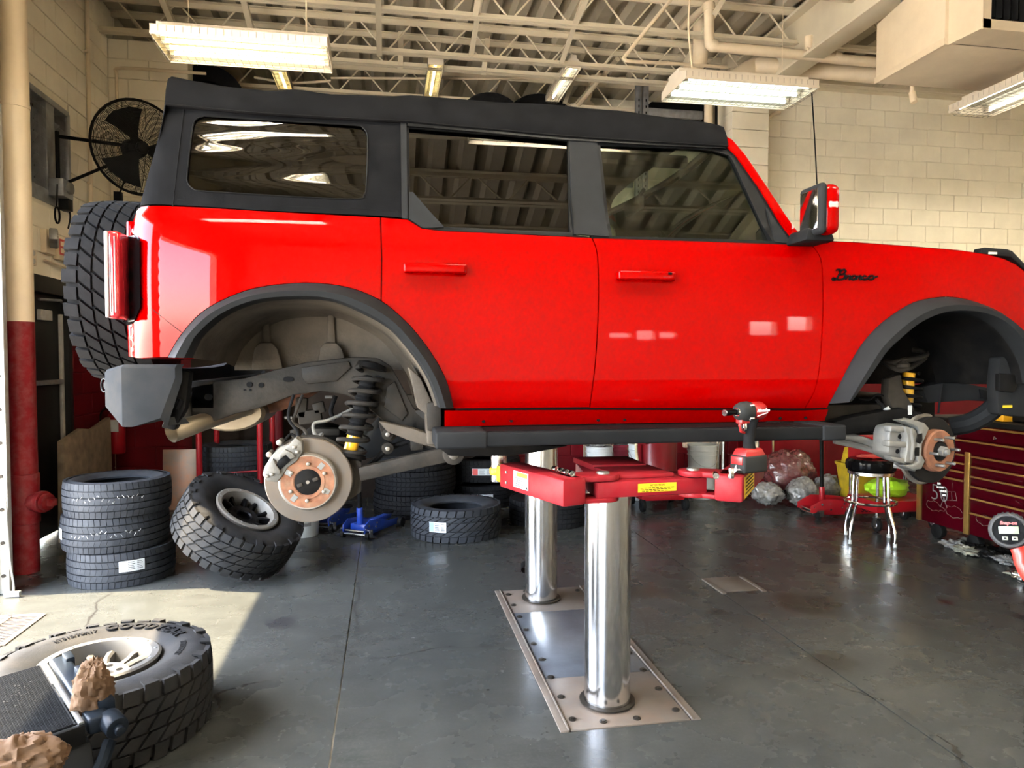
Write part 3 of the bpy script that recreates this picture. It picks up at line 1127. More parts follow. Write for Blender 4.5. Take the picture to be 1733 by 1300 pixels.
lettering('EXIT', 0.2, 'orange_red', t, frame((XL + 0.058, p.y + 0.13, p.z), (0, 1, 0), (0, 0, 1)), spacing=0.9)
b = MB()
b.tube([(XL + 0.03, p.y - 0.25, p.z - 0.14), (XL + 0.03, p.y + 0.35, p.z - 0.16)], 0.012, 6)
tag(b.build('conduit', 'pipe_beige'), 'short horizontal conduit below the red exit sign', 'conduit')

# wall fan
fc = Vector((-2.12, 6.75, 3.40))
t = thing('wall_fan', 'large black wire cage fan bracketed to the left wall', 'fan', fc)
fd = Vector((0.62, -0.72, -0.10)).normalized()
fs = Vector((0, 0, 1)).cross(fd).normalized()
fu = fd.cross(fs)
FR = 0.40


def fpt(r, a, h):
    return fc + fs * (r * math.cos(a)) + fu * (r * math.sin(a)) + fd * h


def dome(r, s):
    return s * (0.095 * math.sqrt(max(0, 1 - (r / FR) ** 2)) + 0.02)


b = MB()
for s in (1, -1):
    for i in range(34):
        r = FR * (0.12 + 0.88 * i / 33)
        b.tube([fpt(r, 2 * PI * k / 36, dome(r, s)) for k in range(36)], 0.0022, 3, closed=True)
    for k in range(16):
        a = 2 * PI * k / 16
        b.tube([fpt(FR * q / 6, a, dome(FR * q / 6, s)) for q in range(1, 7)], 0.003, 3)
b.tube([fpt(FR, 2 * PI * k / 40, 0) for k in range(40)], 0.012, 6, closed=True)
stuff(b.build('cage', 'fan_black', t))
b = MB()
b.cyl(fc - fd * 0.20, fc - fd * 0.03, 0.085, n=20)
b.cyl(fc + fd * 0.02, fc + fd * 0.08, 0.05, n=20)
b.build('motor', 'fan_black', t, bevel=0.01)
for k in range(3):
    a0 = 2 * PI * k / 3
    q = MB()
    q.grid([[fpt(r, a0 + da * (0.6 + 0.4 * r / FR), 0.03 * da) for da in (-0.62, -0.25, 0.2, 0.6)] for r in (0.05, 0.15, 0.25, 0.34)])
    o = q.build('blade', 'dark_metal', t)
b = MB()
h0 = Vector((XL + 0.04, fc.y + 0.05, fc.z))
b.tube([h0 + Vector((0, 0, 0.08)), fc - fd * 0.12 + Vector((0, 0, 0.02))], 0.016, 8)
b.tube([h0 + Vector((0, 0, -0.35)), fc - fd * 0.12 - Vector((0, 0, 0.05))], 0.014, 8)
b.tube([h0 + Vector((0, 0, 0.12)), h0 + Vector((0, 0, -0.42))], 0.018, 8)
b.build('bracket', 'fan_black', t)
b = MB()
b.tube(smooth_line([fc - fd * 0.15 - Vector((0, 0, 0.08)), fc + Vector((-0.2, 0.05, -0.42)), (XL + 0.35, 6.95, 2.80), (XL + 0.08, 7.1, 2.72)], 8), 0.008, 6)
b.box(fc + Vector((-0.2, 0.05, -0.43)), (0.06, 0.05, 0.1))
b.build('power_cord', 'fan_black', t)

# ---- fluorescent fixtures with wire guards
def fixture(label, c, L, Wd, tube_mat, rot=0.0, tubes=4, ntw=22, nlw=5, depth=0.09, group=None, guard=True):
    """c = centre of the guard's underside opening; long side along local X"""
    t = thing('fluorescent_light', label, 'light', (0, 0, 0), group)
    hx, hy = L / 2, Wd / 2
    b = MB()
    b.box((0, 0, depth + 0.03), (L, Wd * 0.42, 0.06))
    b.grid([[(-hx, -hy, 0.03), (hx, -hy, 0.03)], [(-hx, -hy * 0.45, depth), (hx, -hy * 0.45, depth)], [(-hx, hy * 0.45, depth), (hx, hy * 0.45, depth)], [(-hx, hy, 0.03), (hx, hy, 0.03)]])
    b.box((0, -hy, 0.03), (L, 0.006, 0.07))
    b.box((0, hy, 0.03), (L, 0.006, 0.07))
    for s in (-1, 1):
        b.prism([(-hy, 0.0), (hy, 0.0), (hy, 0.065), (hy * 0.5, depth + 0.02), (-hy * 0.5, depth + 0.02), (-hy, 0.065)], s * hx - 0.003, s * hx + 0.003, plane='YZ')
    b.build('housing', 'fixture_beige', t, recalc=False)
    b = MB()
    b.grid([[(-hx + 0.01, -hy + 0.01, 0.028), (hx - 0.01, -hy + 0.01, 0.028)], [(-hx + 0.01, -hy * 0.45, depth - 0.004), (hx - 0.01, -hy * 0.45, depth - 0.004)], [(-hx + 0.01, 0, depth - 0.03), (hx - 0.01, 0, depth - 0.03)], [(-hx + 0.01, hy * 0.45, depth - 0.004), (hx - 0.01, hy * 0.45, depth - 0.004)], [(-hx + 0.01, hy - 0.01, 0.028), (hx - 0.01, hy - 0.01, 0.028)]])
    b.build('reflector', 'reflector', t, recalc=False)
    for k in range(tubes):
        yy = hy * (-0.68 + 1.36 * k / (tubes - 1)) if tubes > 1 else 0
        q = MB()
        q.cyl((-hx + 0.05, yy, 0.035), (hx - 0.05, yy, 0.035), 0.0155, n=10)
        tb = q.build('tube', tube_mat, t)
        for s in (-1, 1):
            q = MB()
            q.box((s * (hx - 0.035), yy, 0.04), (0.03, 0.03, 0.05))
            q.build('lamp_holder', 'fixture_beige', t)
    if guard:
        b = MB()
        gz = -0.022
        for k in range(ntw + 1):
            xx = -hx + L * k / ntw
            b.tube([(xx, -hy - 0.004, 0.06), (xx, -hy - 0.004, 0.02), (xx, -hy * 0.72, gz), (xx, hy * 0.72, gz), (xx, hy + 0.004, 0.02), (xx, hy + 0.004, 0.06)], 0.0016, 4, caps=False)
        for k in range(nlw + 4):
            yy = -hy + Wd * k / (nlw + 3)
            zz = gz if abs(yy) <= hy * 0.73 else gz + (abs(yy) - hy * 0.72) / (hy * 0.28) * 0.042
            b.tube([(-hx, yy, zz), (hx, yy, zz)], 0.0016, 4, caps=False)
        stuff(b.build('wire_guard', 'guard_wire', t))
    place(t, c, (0, 0, rot))
    return t


t = fixture('warm yellow caged fluorescent light above the rear of the red car', (-1.03, 5.72, 3.86), 1.22, 0.50, 'tube_warm')
q = MB()
q.tube([(0.42, 0.15, 0.13), (0.43, 0.15, 1.3)], 0.007, 6)
q.tube([(-0.45, 0.15, 0.13), (-0.45, 0.15, 1.3)], 0.002, 4)
q.build('hanger_rod', 'pipe_beige', t)
t = fixture('cool white caged fluorescent light above the front window of the red car', (3.09, 5.94, 3.90), 1.22, 0.54, 'tube_cool', tubes=3)
q = MB()
q.tube(smooth_line([(-0.48, -0.1, 0.13), (-0.52, -0.1, 0.6), (-0.44, -0.1, 1.3)], 6), 0.008, 6)
q.tube([(0.42, 0.0, 0.13), (0.42, 0.0, 1.3)], 0.002, 4)
q.build('hanger_rod', 'pipe_beige', t)
t = fixture('white caged fluorescent light at the right edge below the heater', (5.30, 5.16, 3.80), 1.22, 0.46, 'tube_white', rot=R(90), tubes=2)
fixture('small warm caged loft light showing under the big yellow fixture', (-1.20, 9.1, 4.84), 1.05, 0.17, 'tube_warm', rot=R(90), tubes=1, ntw=26, nlw=2)
fixture('small warm caged light in the loft, the middle one of three', (0.56, 8.6, 4.84), 1.05, 0.17, 'tube_warm', rot=R(90), tubes=1, ntw=26, nlw=2)
fixture('small pale caged light in the loft, the right one of three', (2.10, 8.42, 4.84), 1.05, 0.17, 'tube_white', rot=R(90), tubes=1, ntw=26, nlw=2)
# unseen lamps added over the next bay, boosted to light walls and ceiling
for i, (x, y, mt) in enumerate([(-1.0, 1.5, 'tube_fill'), (1.2, 1.5, 'tube_fill'), (3.4, 1.5, 'tube_fill'), (6.5, 1.0, 'tube_fill'), (7.6, 5.2, 'tube_fill')]):
    lab = ('leftmost', 'second', 'third', 'fourth', 'rightmost')[i]
    fixture('%s unseen added caged fluorescent light over the next bay' % lab, (x, y, 3.95), 1.22, 0.5, mt, tubes=3, group='unseen lights added over the next bay', ntw=12)

# ---- unit heater at the top right
hx0, hz0 = 4.17, 3.93
t = thing('unit_heater', 'large beige unit heater with dark outlet louvres hung from the ceiling', 'heater', (4.8, 5.2, hz0))
b = MB()
b.prism([(5.57, hz0), (4.80, hz0), (4.80, hz0 + 0.62), (5.57, hz0 + 0.50)], hx0, hx0 + 1.05, plane='YZ')
b.build('cabinet', 'pipe_beige', t, bevel=0.006)
b = MB()
b.prism([(5.58, hz0 - 0.004), (4.80, hz0 - 0.004), (4.80, hz0 + 0.05), (5.58, hz0 + 0.05)], hx0 - 0.005, hx0, plane='YZ')
b.build('bottom_flange', 'pipe_beige', t, bevel=0.002)
# flared outlet hood toward the camera
b = MB()
fz0, fz1 = hz0 + 0.0, hz0 + 0.62
yo, yi = 4.52, 4.80
xo0, xo1 = hx0 + 0.06, hx0 + 1.06
for (p, q_) in (((hx0 + 0.03, yi, fz0), (xo0, yo, fz0 - 0.03)),):
    b.grid([[(hx0 + 0.03, yi, fz0), (hx0 + 1.05, yi, fz0)], [(xo0, yo, fz0 - 0.0), (xo1, yo, fz0 - 0.0)]])
    b.grid([[(hx0 + 0.03, yi, fz0), (hx0 + 0.03, yi, fz1)], [(xo0, yo, fz0), (xo0, yo, fz1 + 0.06)]])
    b.grid([[(hx0 + 0.03, yi, fz1), (hx0 + 1.05, yi, fz1)], [(xo0, yo, fz1 + 0.06), (xo1, yo, fz1 + 0.06)]])
b.box(((xo0 + xo1) / 2, yo, fz0 + 0.03), (xo1 - xo0, 0.02, 0.07))
b.box((xo0 + 0.03, yo, (fz0 + fz1) / 2), (0.07, 0.02, fz1 - fz0))
b.build('outlet_hood', 'pipe_beige', t, recalc=False)
b = MB()
b.box(((xo0 + xo1) / 2, yi - 0.02, (fz0 + fz1) / 2), (xo1 - xo0, 0.01, fz1 - fz0))
b.build('core', 'fan_black', t)
for k in range(14):
    q = MB()
    q.box((xo0 + 0.09 + k * 0.066, yo + 0.07, (fz0 + fz1) / 2 + 0.05), (0.05, 0.12, fz1 - fz0 - 0.08), rot=(0, 0, R(35)))
    q.build('louvre', 'dark_metal', t, smooth=0)
b = MB()
for (x, y) in ((hx0 + 0.1, 5.4), (hx0 + 0.1, 4.9), (hx0 + 0.95, 5.4), (hx0 + 0.95, 4.9)):
    b.tube([(x, y, hz0 + 0.45), (x, y, ZD - 0.06)], 0.006, 6)
b.build('hanger_rod', 'galv', t)
b = MB()
b.cyl((hx0 + 0.42, 5.65, hz0 - 0.02), (hx0 + 0.42, 5.62, hz0 - 0.12), 0.03, n=10)
b.cyl((hx0 + 0.42, 5.65, hz0 - 0.02), (hx0 + 0.42, 5.65, ZD), 0.018, n=10)
tag(b.build('fire_sprinkler', 'pipe_beige', bevel=0.004), 'small beige sprinkler head hanging under the heater', 'sprinkler')

# ---- sprinkler and gas piping under the deck, right of centre
def PZ(*pts):
    return [aZ(x, y, z) for x, y, z in pts]


def PY(*pts):
    return [aY(x, y, Y) for x, y, Y in pts]


pipe_thing('sprinkler_pipe', 'beige pipe running level from an elbow to the heater', smooth_line(PY((1200, 5, 6.7), (1200, 65, 6.7), (1204, 78, 6.7), (1222, 80, 6.7), (1330, 90, 6.7), (1420, 100, 6.7), (1484, 106, 6.7)), 4), 0.05,
           rings=[(aY(1200, 12, 6.7), (0, 0, 1), 1.2), (aY(1206, 76, 6.7), (1, 0, -0.2), 1.2), (aY(1368, 90, 6.7), (1, 0, 0), 1.3), (aY(1395, 92, 6.7), (1, 0, 0), 1.3), (aY(1415, 97, 6.7), (1, 0, -0.3), 1.3)])
pipe_thing('sprinkler_drop', 'short upright pipe on the level pipe beside the girder', PY((1369, 88, 6.7), (1369, 62, 6.7)), 0.045)
pipe_thing('flue_pipe', 'thick beige pipe running into the back of the heater', smooth_line(PY((1232, 142, 7.5), (1262, 118, 7.5), (1280, 112, 7.5), (1300, 112, 7.4), (1400, 121, 7.2), (1485, 128, 7.0)), 4), 0.085, n=18)
pipe_thing('downpipe', 'thick beige drain pipe bending down behind the cool white light', smooth_line(PY((1186, 15, 7.3), (1186, 85, 7.3), (1180, 108, 7.3), (1163, 125, 7.3), (1150, 138, 7.3)), 5), 0.085, n=18)
pipe_thing('drain_pipe', 'upright beige pipe beside the pilaster', [aY(1199, 175, 7.95), Vector((aY(1199, 175, 7.95).x, 7.95, 0.0))], 0.05)
b = MB()
b.tube(PY((1212, 175, 8.0), (1212, 620, 8.0)), 0.014, 6)
tag(b.build('conduit', 'dark_metal'), 'thin dark line running down beside the upright pipe', 'conduit')
pipe_thing('gas_line', 'thin beige line with a long bend crossing below the joists', smooth_line(PY((1135, 0, 6.6), (1062, 90, 6.6), (1058, 100, 6.6), (1070, 104, 6.6), (1160, 109, 6.8), (1230, 114, 7.0)), 5), 0.018, n=8)
pipe_thing('branch_line', 'sloping beige pipe from the elbow toward the loft', PY((1195, 10, 6.9), (1100, 98, 8.6)), 0.04)
pipe_thing('drain_elbow', 'short beige pipe bend under the loft ceiling', smooth_line(PY((995, 140, 9.4), (995, 160, 9.4), (990, 172, 9.4), (1000, 180, 9.5)), 4), 0.06)
pipe_thing('loft_pipe', 'long beige pipe rising at an angle below the loft ceiling', PY((968, 190, 9.4), (1045, 100, 8.0)), 0.03, n=8)
for s, (xa, ya, xb, yb) in enumerate([(430, 131, 560, 137), (560, 132, 1110, 130)]):
    pipe_thing('loft_conduit', ['pale conduit with a coupling under the joists left of the middle loft light', 'pale conduit along the loft joist between the small lights'][s], smooth_line(PY((xa, ya, 9.1), ((xa + xb) / 2, yb + 3, 9.1), (xb, yb, 9.1)), 6), 0.016, n=8)
b = MB()
c = aY(1012, 135, 9.0)
b.box(c, (0.22, 0.12, 0.14))
tag(b.build('ceiling_box', 'pipe_beige', bevel=0.01), 'beige box on the loft joist right of the three small lights', 'junction box')
pipe_thing('bent_conduit', 'conduit bending down the back wall right of the pilaster', smooth_line(PY((1320, 190, 8.07), (1303, 197, 8.07), (1298, 215, 8.07), (1297, 300, 8.07), (1297, 420, 8.07)), 5), 0.022, n=8)
# pull chain with cord down to the mirror region
b = MB()
pa, pb = aY(1374, 158, 5.75), aY(1384, 318, 5.75)
pb.z = 1.9
b.tube([pa, aY(1379, 240, 5.75), aY(1383, 318, 5.75), aY(1386, 400, 5.75)], 0.006, 6)
tag(b.build('pull_chain', 'dark_metal'), 'dark chain hanging from the cool white light behind the door mirror', 'chain')
# ================================================================== THE RED CAR ON THE LIFT
Y0, YC = 2.85, 3.80
car = thing('off_road_car', 'red four-door off-road car with black soft top, raised on the lift with its wheels off', 'car', (0.9, YC, 1.25))

ZP = [(0.9, 0.20), (1.20, 0.10), (1.27, 0.062), (1.31, 0.045), (1.36, 0.018), (1.45, 0.004), (1.60, -0.002), (1.80, -0.005), (1.95, -0.001), (2.03, 0.008), (2.08, 0.02), (2.12, 0.042), (2.16, 0.056), (2.40, 0.105), (2.55, 0.14), (2.75, 0.19), (3.1, 0.3)]


def zprof(Z):
    for i in range(len(ZP) - 1):
        if ZP[i][0] <= Z <= ZP[i + 1][0]:
            a = ZP[max(i - 1, 0)]
            b, c = ZP[i], ZP[i + 1]
            d = ZP[min(i + 2, len(ZP) - 1)]
            h = c[0] - b[0]
            t = (Z - b[0]) / h
            m0 = (c[1] - a[1]) / max(1e-6, c[0] - a[0]) * h
            m1 = (d[1] - b[1]) / max(1e-6, d[0] - b[0]) * h
            return (2 * t ** 3 - 3 * t * t + 1) * b[1] + (t ** 3 - 2 * t * t + t) * m0 + (-2 * t ** 3 + 3 * t * t) * c[1] + (t ** 3 - t * t) * m1
    return ZP[0][1] if Z < ZP[0][0] else ZP[-1][1]


def ysurf(X, Z):
    y = Y0 + zprof(Z)
    d = -0.50 - X
    if d > 0:
        y += 0.24 * d * d
    d = -0.84 - X
    if d > 0:
        RR = 0.15
        d = min(d, RR * 0.97)
        y += RR - math.sqrt(RR * RR - d * d)
    if X > 2.75:
        y += (X - 2.75) ** 2 * 0.22
    # doors swell a little between the arches
    y -= 0.006 * math.exp(-((X - 0.9) / 0.9) ** 2)
    return y


def ps(x, y, off=0.0):
    """picture measurement -> point on the car's side"""
    Y = Y0
    for _ in range(8):
        p = aY(x, y, Y)
        Y = 0.5 * Y + 0.5 * (ysurf(p.x, p.z) + off)
    return Vector((p.x, ysurf(p.x, p.z) + off, p.z))


def yglass(X, Z):
    return Y0 + 0.042 + (Z - 2.10) * 0.215 - 0.006 * math.exp(-((X - 0.9) / 0.9) ** 2)


def snorm(X, Z):
    e = 0.006
    dx = (ysurf(X + e, Z) - ysurf(X - e, Z)) / (2 * e)
    dz = (ysurf(X, Z + e) - ysurf(X, Z - e)) / (2 * e)
    return Vector((dx, -1, dz)).normalized()


def inside(p, poly):
    x, y = p[0], p[1]
    r = False
    j = len(poly) - 1
    for i in range(len(poly)):
        a, b = poly[i], poly[j]
        if (a[1] > y) != (b[1] > y) and x < (b[0] - a[0]) * (y - a[1]) / (b[1] - a[1]) + a[0]:
            r = not r
        j = i
    return r


def area2(p):
    return sum(p[i][0] * p[(i + 1) % len(p)][1] - p[(i + 1) % len(p)][0] * p[i][1] for i in range(len(p)))


def inset_poly(p, d):
    if area2(p) < 0:
        p = p[::-1]
    n = len(p)
    out = []
    for i in range(n):
        a, b, c = Vector(p[i - 1]), Vector(p[i]), Vector(p[(i + 1) % n])
        e1 = (b - a).normalized()
        e2 = (c - b).normalized()
        n1 = Vector((-e1.y, e1.x))
        n2 = Vector((-e2.y, e2.x))
        m = n1 + n2
        m = m / max(0.5, m.length_squared / 2)
        out.append(b + m * d)
    return [(q.x, q.y) for q in out]


def dense(p, s=0.035):
    out = []
    n = len(p)
    for i in range(n):
        a, b = Vector(p[i]), Vector(p[(i + 1) % n])
        k = max(1, int((b - a).length / s))
        for j in range(k):
            q = a.lerp(b, j / k)
            out.append((q.x, q.y))
    return out


def side_panel(name, pts, mat, parent=None, off=0.0, thick=0.018, inset=0.0022, holes=(), both=True, px=True, step=0.05, label=None, glass=False):
    parent = parent or car
    ysurf = yglass if glass else globals()['ysurf']
    snorm = (lambda X, Z: Vector((0, -1, 0.215)).normalized()) if glass else globals()['snorm']
    cv = (lambda L: [(q.x, q.z) for q in (ps(x, y, off) for x, y in L)]) if px else (lambda L: list(L))
    out = dense(inset_poly(cv(pts), inset), step * 0.7)
    hs = [dense(cv(h), step * 0.7) for h in holes]
    co = [Vector(p) for p in out]
    ed = [(i, (i + 1) % len(out)) for i in range(len(out))]
    for h in hs:
        o = len(co)
        co += [Vector(p) for p in h]
        ed += [(o + i, o + (i + 1) % len(h)) for i in range(len(h))]
    nb = len(co)
    x0, x1 = min(p[0] for p in out), max(p[0] for p in out)
    z0, z1 = min(p[1] for p in out), max(p[1] for p in out)
    bd = [Vector(p) for p in out] + [Vector(p) for h in hs for p in h]
    zz = z0 + step * 0.4
    r = 0
    while zz < z1:
        xx = x0 + step * (0.4 + 0.5 * (r % 2))
        while xx < x1:
            p = Vector((xx, zz))
            if inside(p, out) and not any(inside(p, h) for h in hs) and all((q - p).length_squared > (step * 0.45) ** 2 for q in bd):
                co.append(p)
            xx += step
        zz += step * 0.8
        r += 1
    vv, _, ff, _, _, _ = delaunay_2d_cdt(co, ed, [], 0, 1e-6)
    tri = []
    for f in ff:
        c = sum((vv[i] for i in f), Vector((0, 0))) / len(f)
        if inside(c, out) and not any(inside(c, h) for h in hs):
            a = sum(vv[f[k]].x * vv[f[(k + 1) % len(f)]].y - vv[f[(k + 1) % len(f)]].x * vv[f[k]].y for k in range(len(f)))
            tri.append(tuple(f) if a > 0 else tuple(reversed(f)))
    res = None
    for side in ((0, 1) if both else (0,)):
        V, N, Fc = [], [], []
        for p in vv:
            V.append(Vector((p.x, ysurf(p.x, p.y) + off, p.y)))
            N.append(snorm(p.x, p.y))
        m = len(V)
        for p in vv:
            V.append(Vector((p.x, ysurf(p.x, p.y) + off + thick, p.y)))
            N.append(-snorm(p.x, p.y))
        Fc += tri
        Fc += [tuple(m + i for i in reversed(f)) for f in tri]
        cnt = {}
        for f in tri:
            for k in range(len(f)):
                e = (f[k], f[(k + 1) % len(f)])
                cnt[e] = 1
        for (a, b) in list(cnt):
            if (b, a) not in cnt:
                e = vv[b] - vv[a]
                nn = Vector((e.y, 0, -e.x)).normalized()
                o = len(V)
                V += [V[a].copy(), V[b].copy(), V[m + b].copy(), V[m + a].copy()]
                N += [nn] * 4
                Fc.append((o + 3, o + 2, o + 1, o))
        if side:
            V = [Vector((p.x, 2 * YC - p.y, p.z)) for p in V]
            N = [Vector((q.x, -q.y, q.z)) for q in N]
            Fc = [tuple(reversed(f)) for f in Fc]
        base = WLOC[parent.name]
        me = bpy.data.meshes.new(name)
        me.from_pydata([tuple(p - base) for p in V], [], Fc)
        me.shade_smooth()
        me.normals_split_custom_set_from_vertices([tuple(q) for q in N])
        o = link(name, me, mat, parent, label)
        if res is None:
            res = o
    return res


def xz(pts, Y):
    return [(q.x, q.z) for q in (aY(x, y, Y) for x, y in pts)]


def mirror_y(b):
    n = len(b.v)
    b.v += [Vector((p.x, 2 * YC - p.y, p.z)) for p in b.v]
    b.f += [tuple(i + n for i in reversed(f)) for f in b.f]
    return b


R_OUT = [(284, 605), (295, 585), (309, 564), (338, 532), (375, 509), (424, 490), (482, 481), (540, 480), (597, 489), (645, 510), (684, 542), (713, 575), (739, 613), (756, 648), (767, 690)]
R_IN = [(311, 606), (320, 588), (332, 567), (367, 535), (410, 514), (453, 504), (511, 501), (560, 505), (606, 522), (655, 549), (684, 578), (713, 616), (733, 653), (745, 690)]
F_OUT = [(1404, 683), (1417, 659), (1441, 612), (1461, 580), (1490, 549), (1523, 525), (1553, 510), (1594, 503), (1625, 505), (1655, 513), (1686, 526), (1706, 540), (1733, 563), (1757, 600), (1775, 645)]
F_IN = [(1443, 678), (1461, 653), (1482, 623), (1502, 594), (1523, 574), (1553, 549), (1584, 533), (1614, 526), (1645, 526), (1676, 532), (1706, 547), (1733, 575), (1755, 612), (1765, 650)]


def arc(L, n=4):
    return [(p.x, p.y) for p in smooth_line([(x, y, 0) for x, y in L], n)]


RO, RI, FO, FI = arc(R_OUT), arc(R_IN), arc(F_OUT), arc(F_IN)
iA = min(range(len(RO)), key=lambda i: abs(RO[i][0] - 645))
SEAM_B = arc([(1001, 401), (1010, 425), (1013, 470), (1012, 540), (1007, 620), (998, 690)])
SEAM_C = arc([(1372, 414), (1384, 428), (1391, 450), (1393, 510), (1391, 565), (1387, 620), (1379, 660), (1362, 692)])

# dark inner shell behind the panel gaps
shell = [(225, 352)] + [(645, 369), (715, 388), (1000, 402), (1372, 414), (1410, 411), (1620, 425), (1700, 441), (1733, 462)] + list(reversed(FO[:-4])) + [(1395, 716), (752, 724)] + list(reversed(RO)) + [(232, 606)]
side_panel('inner_shell', shell, 'trim_black', off=0.014, thick=0.01, inset=0.012)

# red panels
quarter = side_panel('quarter_panel', [(232, 353), (238, 349), (430, 356), (644, 367.5), (646, 440), (645, 509)] + list(reversed(RO[:iA])) + [(234, 607), (216, 604), (214, 550), (226, 545), (237, 522), (236, 404), (224, 396), (217, 390)], 'paint_red', step=0.028)
rear_door = side_panel('rear_door', [(644, 367.5), (690, 371), (714, 386), (745, 390), (1001, 402)] + SEAM_B[1:] + [(767, 692)] + list(reversed(RO[iA:])) + [(646, 440)], 'paint_red')
front_door = side_panel('front_door', [(1001, 402), (1200, 408), (1372, 414)] + SEAM_C[1:] + [(998, 691)] + list(reversed(SEAM_B))[1:-1], 'paint_red')
fender = side_panel('fender', [(1372, 414), (1400, 411), (1407, 408), (1450, 410), (1500, 413.5), (1560, 418), (1620, 423), (1670, 430), (1700, 438), (1720, 448), (1740, 464), (1765, 495), (1780, 545), (1783, 620), (1776, 640)] + list(reversed(FO[:-1])) + [(1400, 691), (1362, 692)] + list(reversed(SEAM_C))[1:-1], 'paint_red')
side_panel('rocker', [(752, 694), (998, 693), (1362, 694), (1403, 692), (1396, 713), (1000, 718), (752, 723)], 'paint_red', off=0.004)
pillar = side_panel('windscreen_pillar', [(1222, 226), (1240, 236), (1262, 262), (1300, 318), (1340, 378), (1366, 412), (1345, 412.5), (1327, 385), (1285, 318), (1245, 262), (1229, 247)], 'paint_red', off=-0.012, thick=0.06)
# rocker flange bolts
for x, y in ((818, 713), (865, 712), (1012, 711), (1057, 710), (1320, 708), (1363, 707)):
    q = MB()
    p = ps(x, y, 0.004)
    q.cyl(p + Vector((0, 0.002, 0)), p - Vector((0, 0.003, 0)), 0.007, n=10)
    q.build('rocker_plug', 'trim_black', car)
# fuel flap line and corner seam
b = MB()
b.tube([ps(238, 502, -0.0005), ps(262, 527, -0.0005), ps(308, 563, -0.0005)], 0.0016, 4)
b.build('panel_seam', 'trim_black', quarter)

# door handles
for door, (xa, xb, ya) in ((rear_door, (683, 789, 455)), (front_door, (1042, 1138, 467))):
    pa, pb = ps(xa, ya), ps(xb, ya + 2)
    L = pb.x - pa.x
    c = (pa + pb) / 2
    b = MB()
    b.box(c + Vector((-0.005, -0.035, 0)), (L * 0.97, 0.024, 0.038))
    b.box(pa + Vector((0.02, -0.018, 0)), (0.04, 0.04, 0.034))
    b.box(pb + Vector((-0.025, -0.018, 0)), (0.05, 0.04, 0.042))
    h = b.build('door_handle', 'paint_red', door, bevel=0.008, seg=3)
    b = MB()
    rows = []
    for i in range(7):
        r = i / 6
        rows.append([Vector((c.x + 0.062 * r * math.cos(a), ysurf(c.x, c.z) - 0.0015 + 0.0005 * i, c.z + 0.034 * r * math.sin(a))) for a in [2 * PI * k / 24 for k in range(24)]])
    b.grid(rows, closed_u=True)
    b.build('handle_cup', 'paint_red', door)
    if door is front_door:
        b = MB()
        b.box(pb + Vector((-0.03, -0.048, 0.008)), (0.016, 0.003, 0.010))
        b.build('key_sensor', 'gloss_black', h)

# script emblem on the fender, drawn as one raised line per letter group
def em(u, v):
    return ps(1408 + u * 0.2545, 456 + v * 0.2545, -0.004)


# outlines taken in units of the emblem's own drawing (x 0..300, y 0..80)
strokes = [
    [(28, 6), (44, 2), (60, 8), (44, 40), (30, 64), (14, 72), (2, 66), (12, 58), (40, 66)],
    [(46, 12), (80, 2), (92, 12), (76, 30), (54, 34)],
    [(58, 34), (84, 34), (88, 48), (72, 64), (46, 68), (34, 66)],
    [(92, 40), (98, 48), (90, 66)],
    [(94, 56), (108, 42), (122, 46), (114, 66), (126, 64)],
    [(126, 64), (134, 46), (152, 42), (160, 52), (150, 66), (134, 66), (130, 56)],
    [(158, 52), (170, 46), (162, 68)],
    [(166, 58), (182, 44), (194, 48), (186, 66), (200, 64)],
    [(228, 46), (214, 44), (202, 56), (206, 66), (226, 66), (240, 58)],
    [(240, 58), (250, 44), (270, 42), (280, 52), (268, 66), (248, 66), (242, 58)],
    [(276, 50), (290, 52), (302, 46)],
]
b = MB()
for s in strokes:
    b.tube(smooth_line([em(u, v) for u, v in s], 5), 0.0044, 6)
b.build('script_emblem', 'gloss_black', fender, label='black handwritten name script on the fender')

# flares
def flare(name, outer, inner, mat='grey_plastic', prot=0.062):
    n = 46

    def resamp(L):
        V = [Vector((x, y)) for x, y in L]
        d = [0]
        for i in range(1, len(V)):
            d.append(d[-1] + (V[i] - V[i - 1]).length)
        out = []
        for k in range(n + 1):
            t = d[-1] * k / n
            i = max(j for j in range(len(d)) if d[j] <= t + 1e-9)
            i = min(i, len(V) - 2)
            out.append(V[i].lerp(V[i + 1], (t - d[i]) / max(1e-9, d[i + 1] - d[i])))
        return out
    o_, i_ = resamp(outer), resamp(inner)
    rows = []
    for a, c in zip(o_, i_):
        po = ps(a.x, a.y, -0.002)
        lip = aY(c.x, c.y, Y0 - prot)
        m = po.lerp(lip, 0.62)
        m.y = Y0 - prot - 0.004
        k0 = po + Vector((0, 0.02, 0))
        e = po.lerp(lip, 0.05)
        e.y = po.y - 0.014
        cen = lip
        ret = Vector((lip.x, Y0 + 0.03, lip.z)) + (lip - po) * 0.12
        ret.y = Y0 + 0.03
        rows.append([k0, po, e, m, lip, Vector((lip.x, lip.y + 0.012, lip.z)) + (lip - po) * 0.06, ret])
    b = MB()
    b.grid(rows)
    r0, r1 = rows[0], rows[-1]
    b.add(r0, [tuple(range(len(r0)))])
    b.add(r1, [tuple(reversed(range(len(r1))))])
    return both(b, name, mat, car, YC, smooth=30), rows


fl_r, rr_rows = flare('wheel_arch_flare', RO, RI)
fl_f, ff_rows = flare('wheel_arch_flare', FO, FI, prot=0.07)

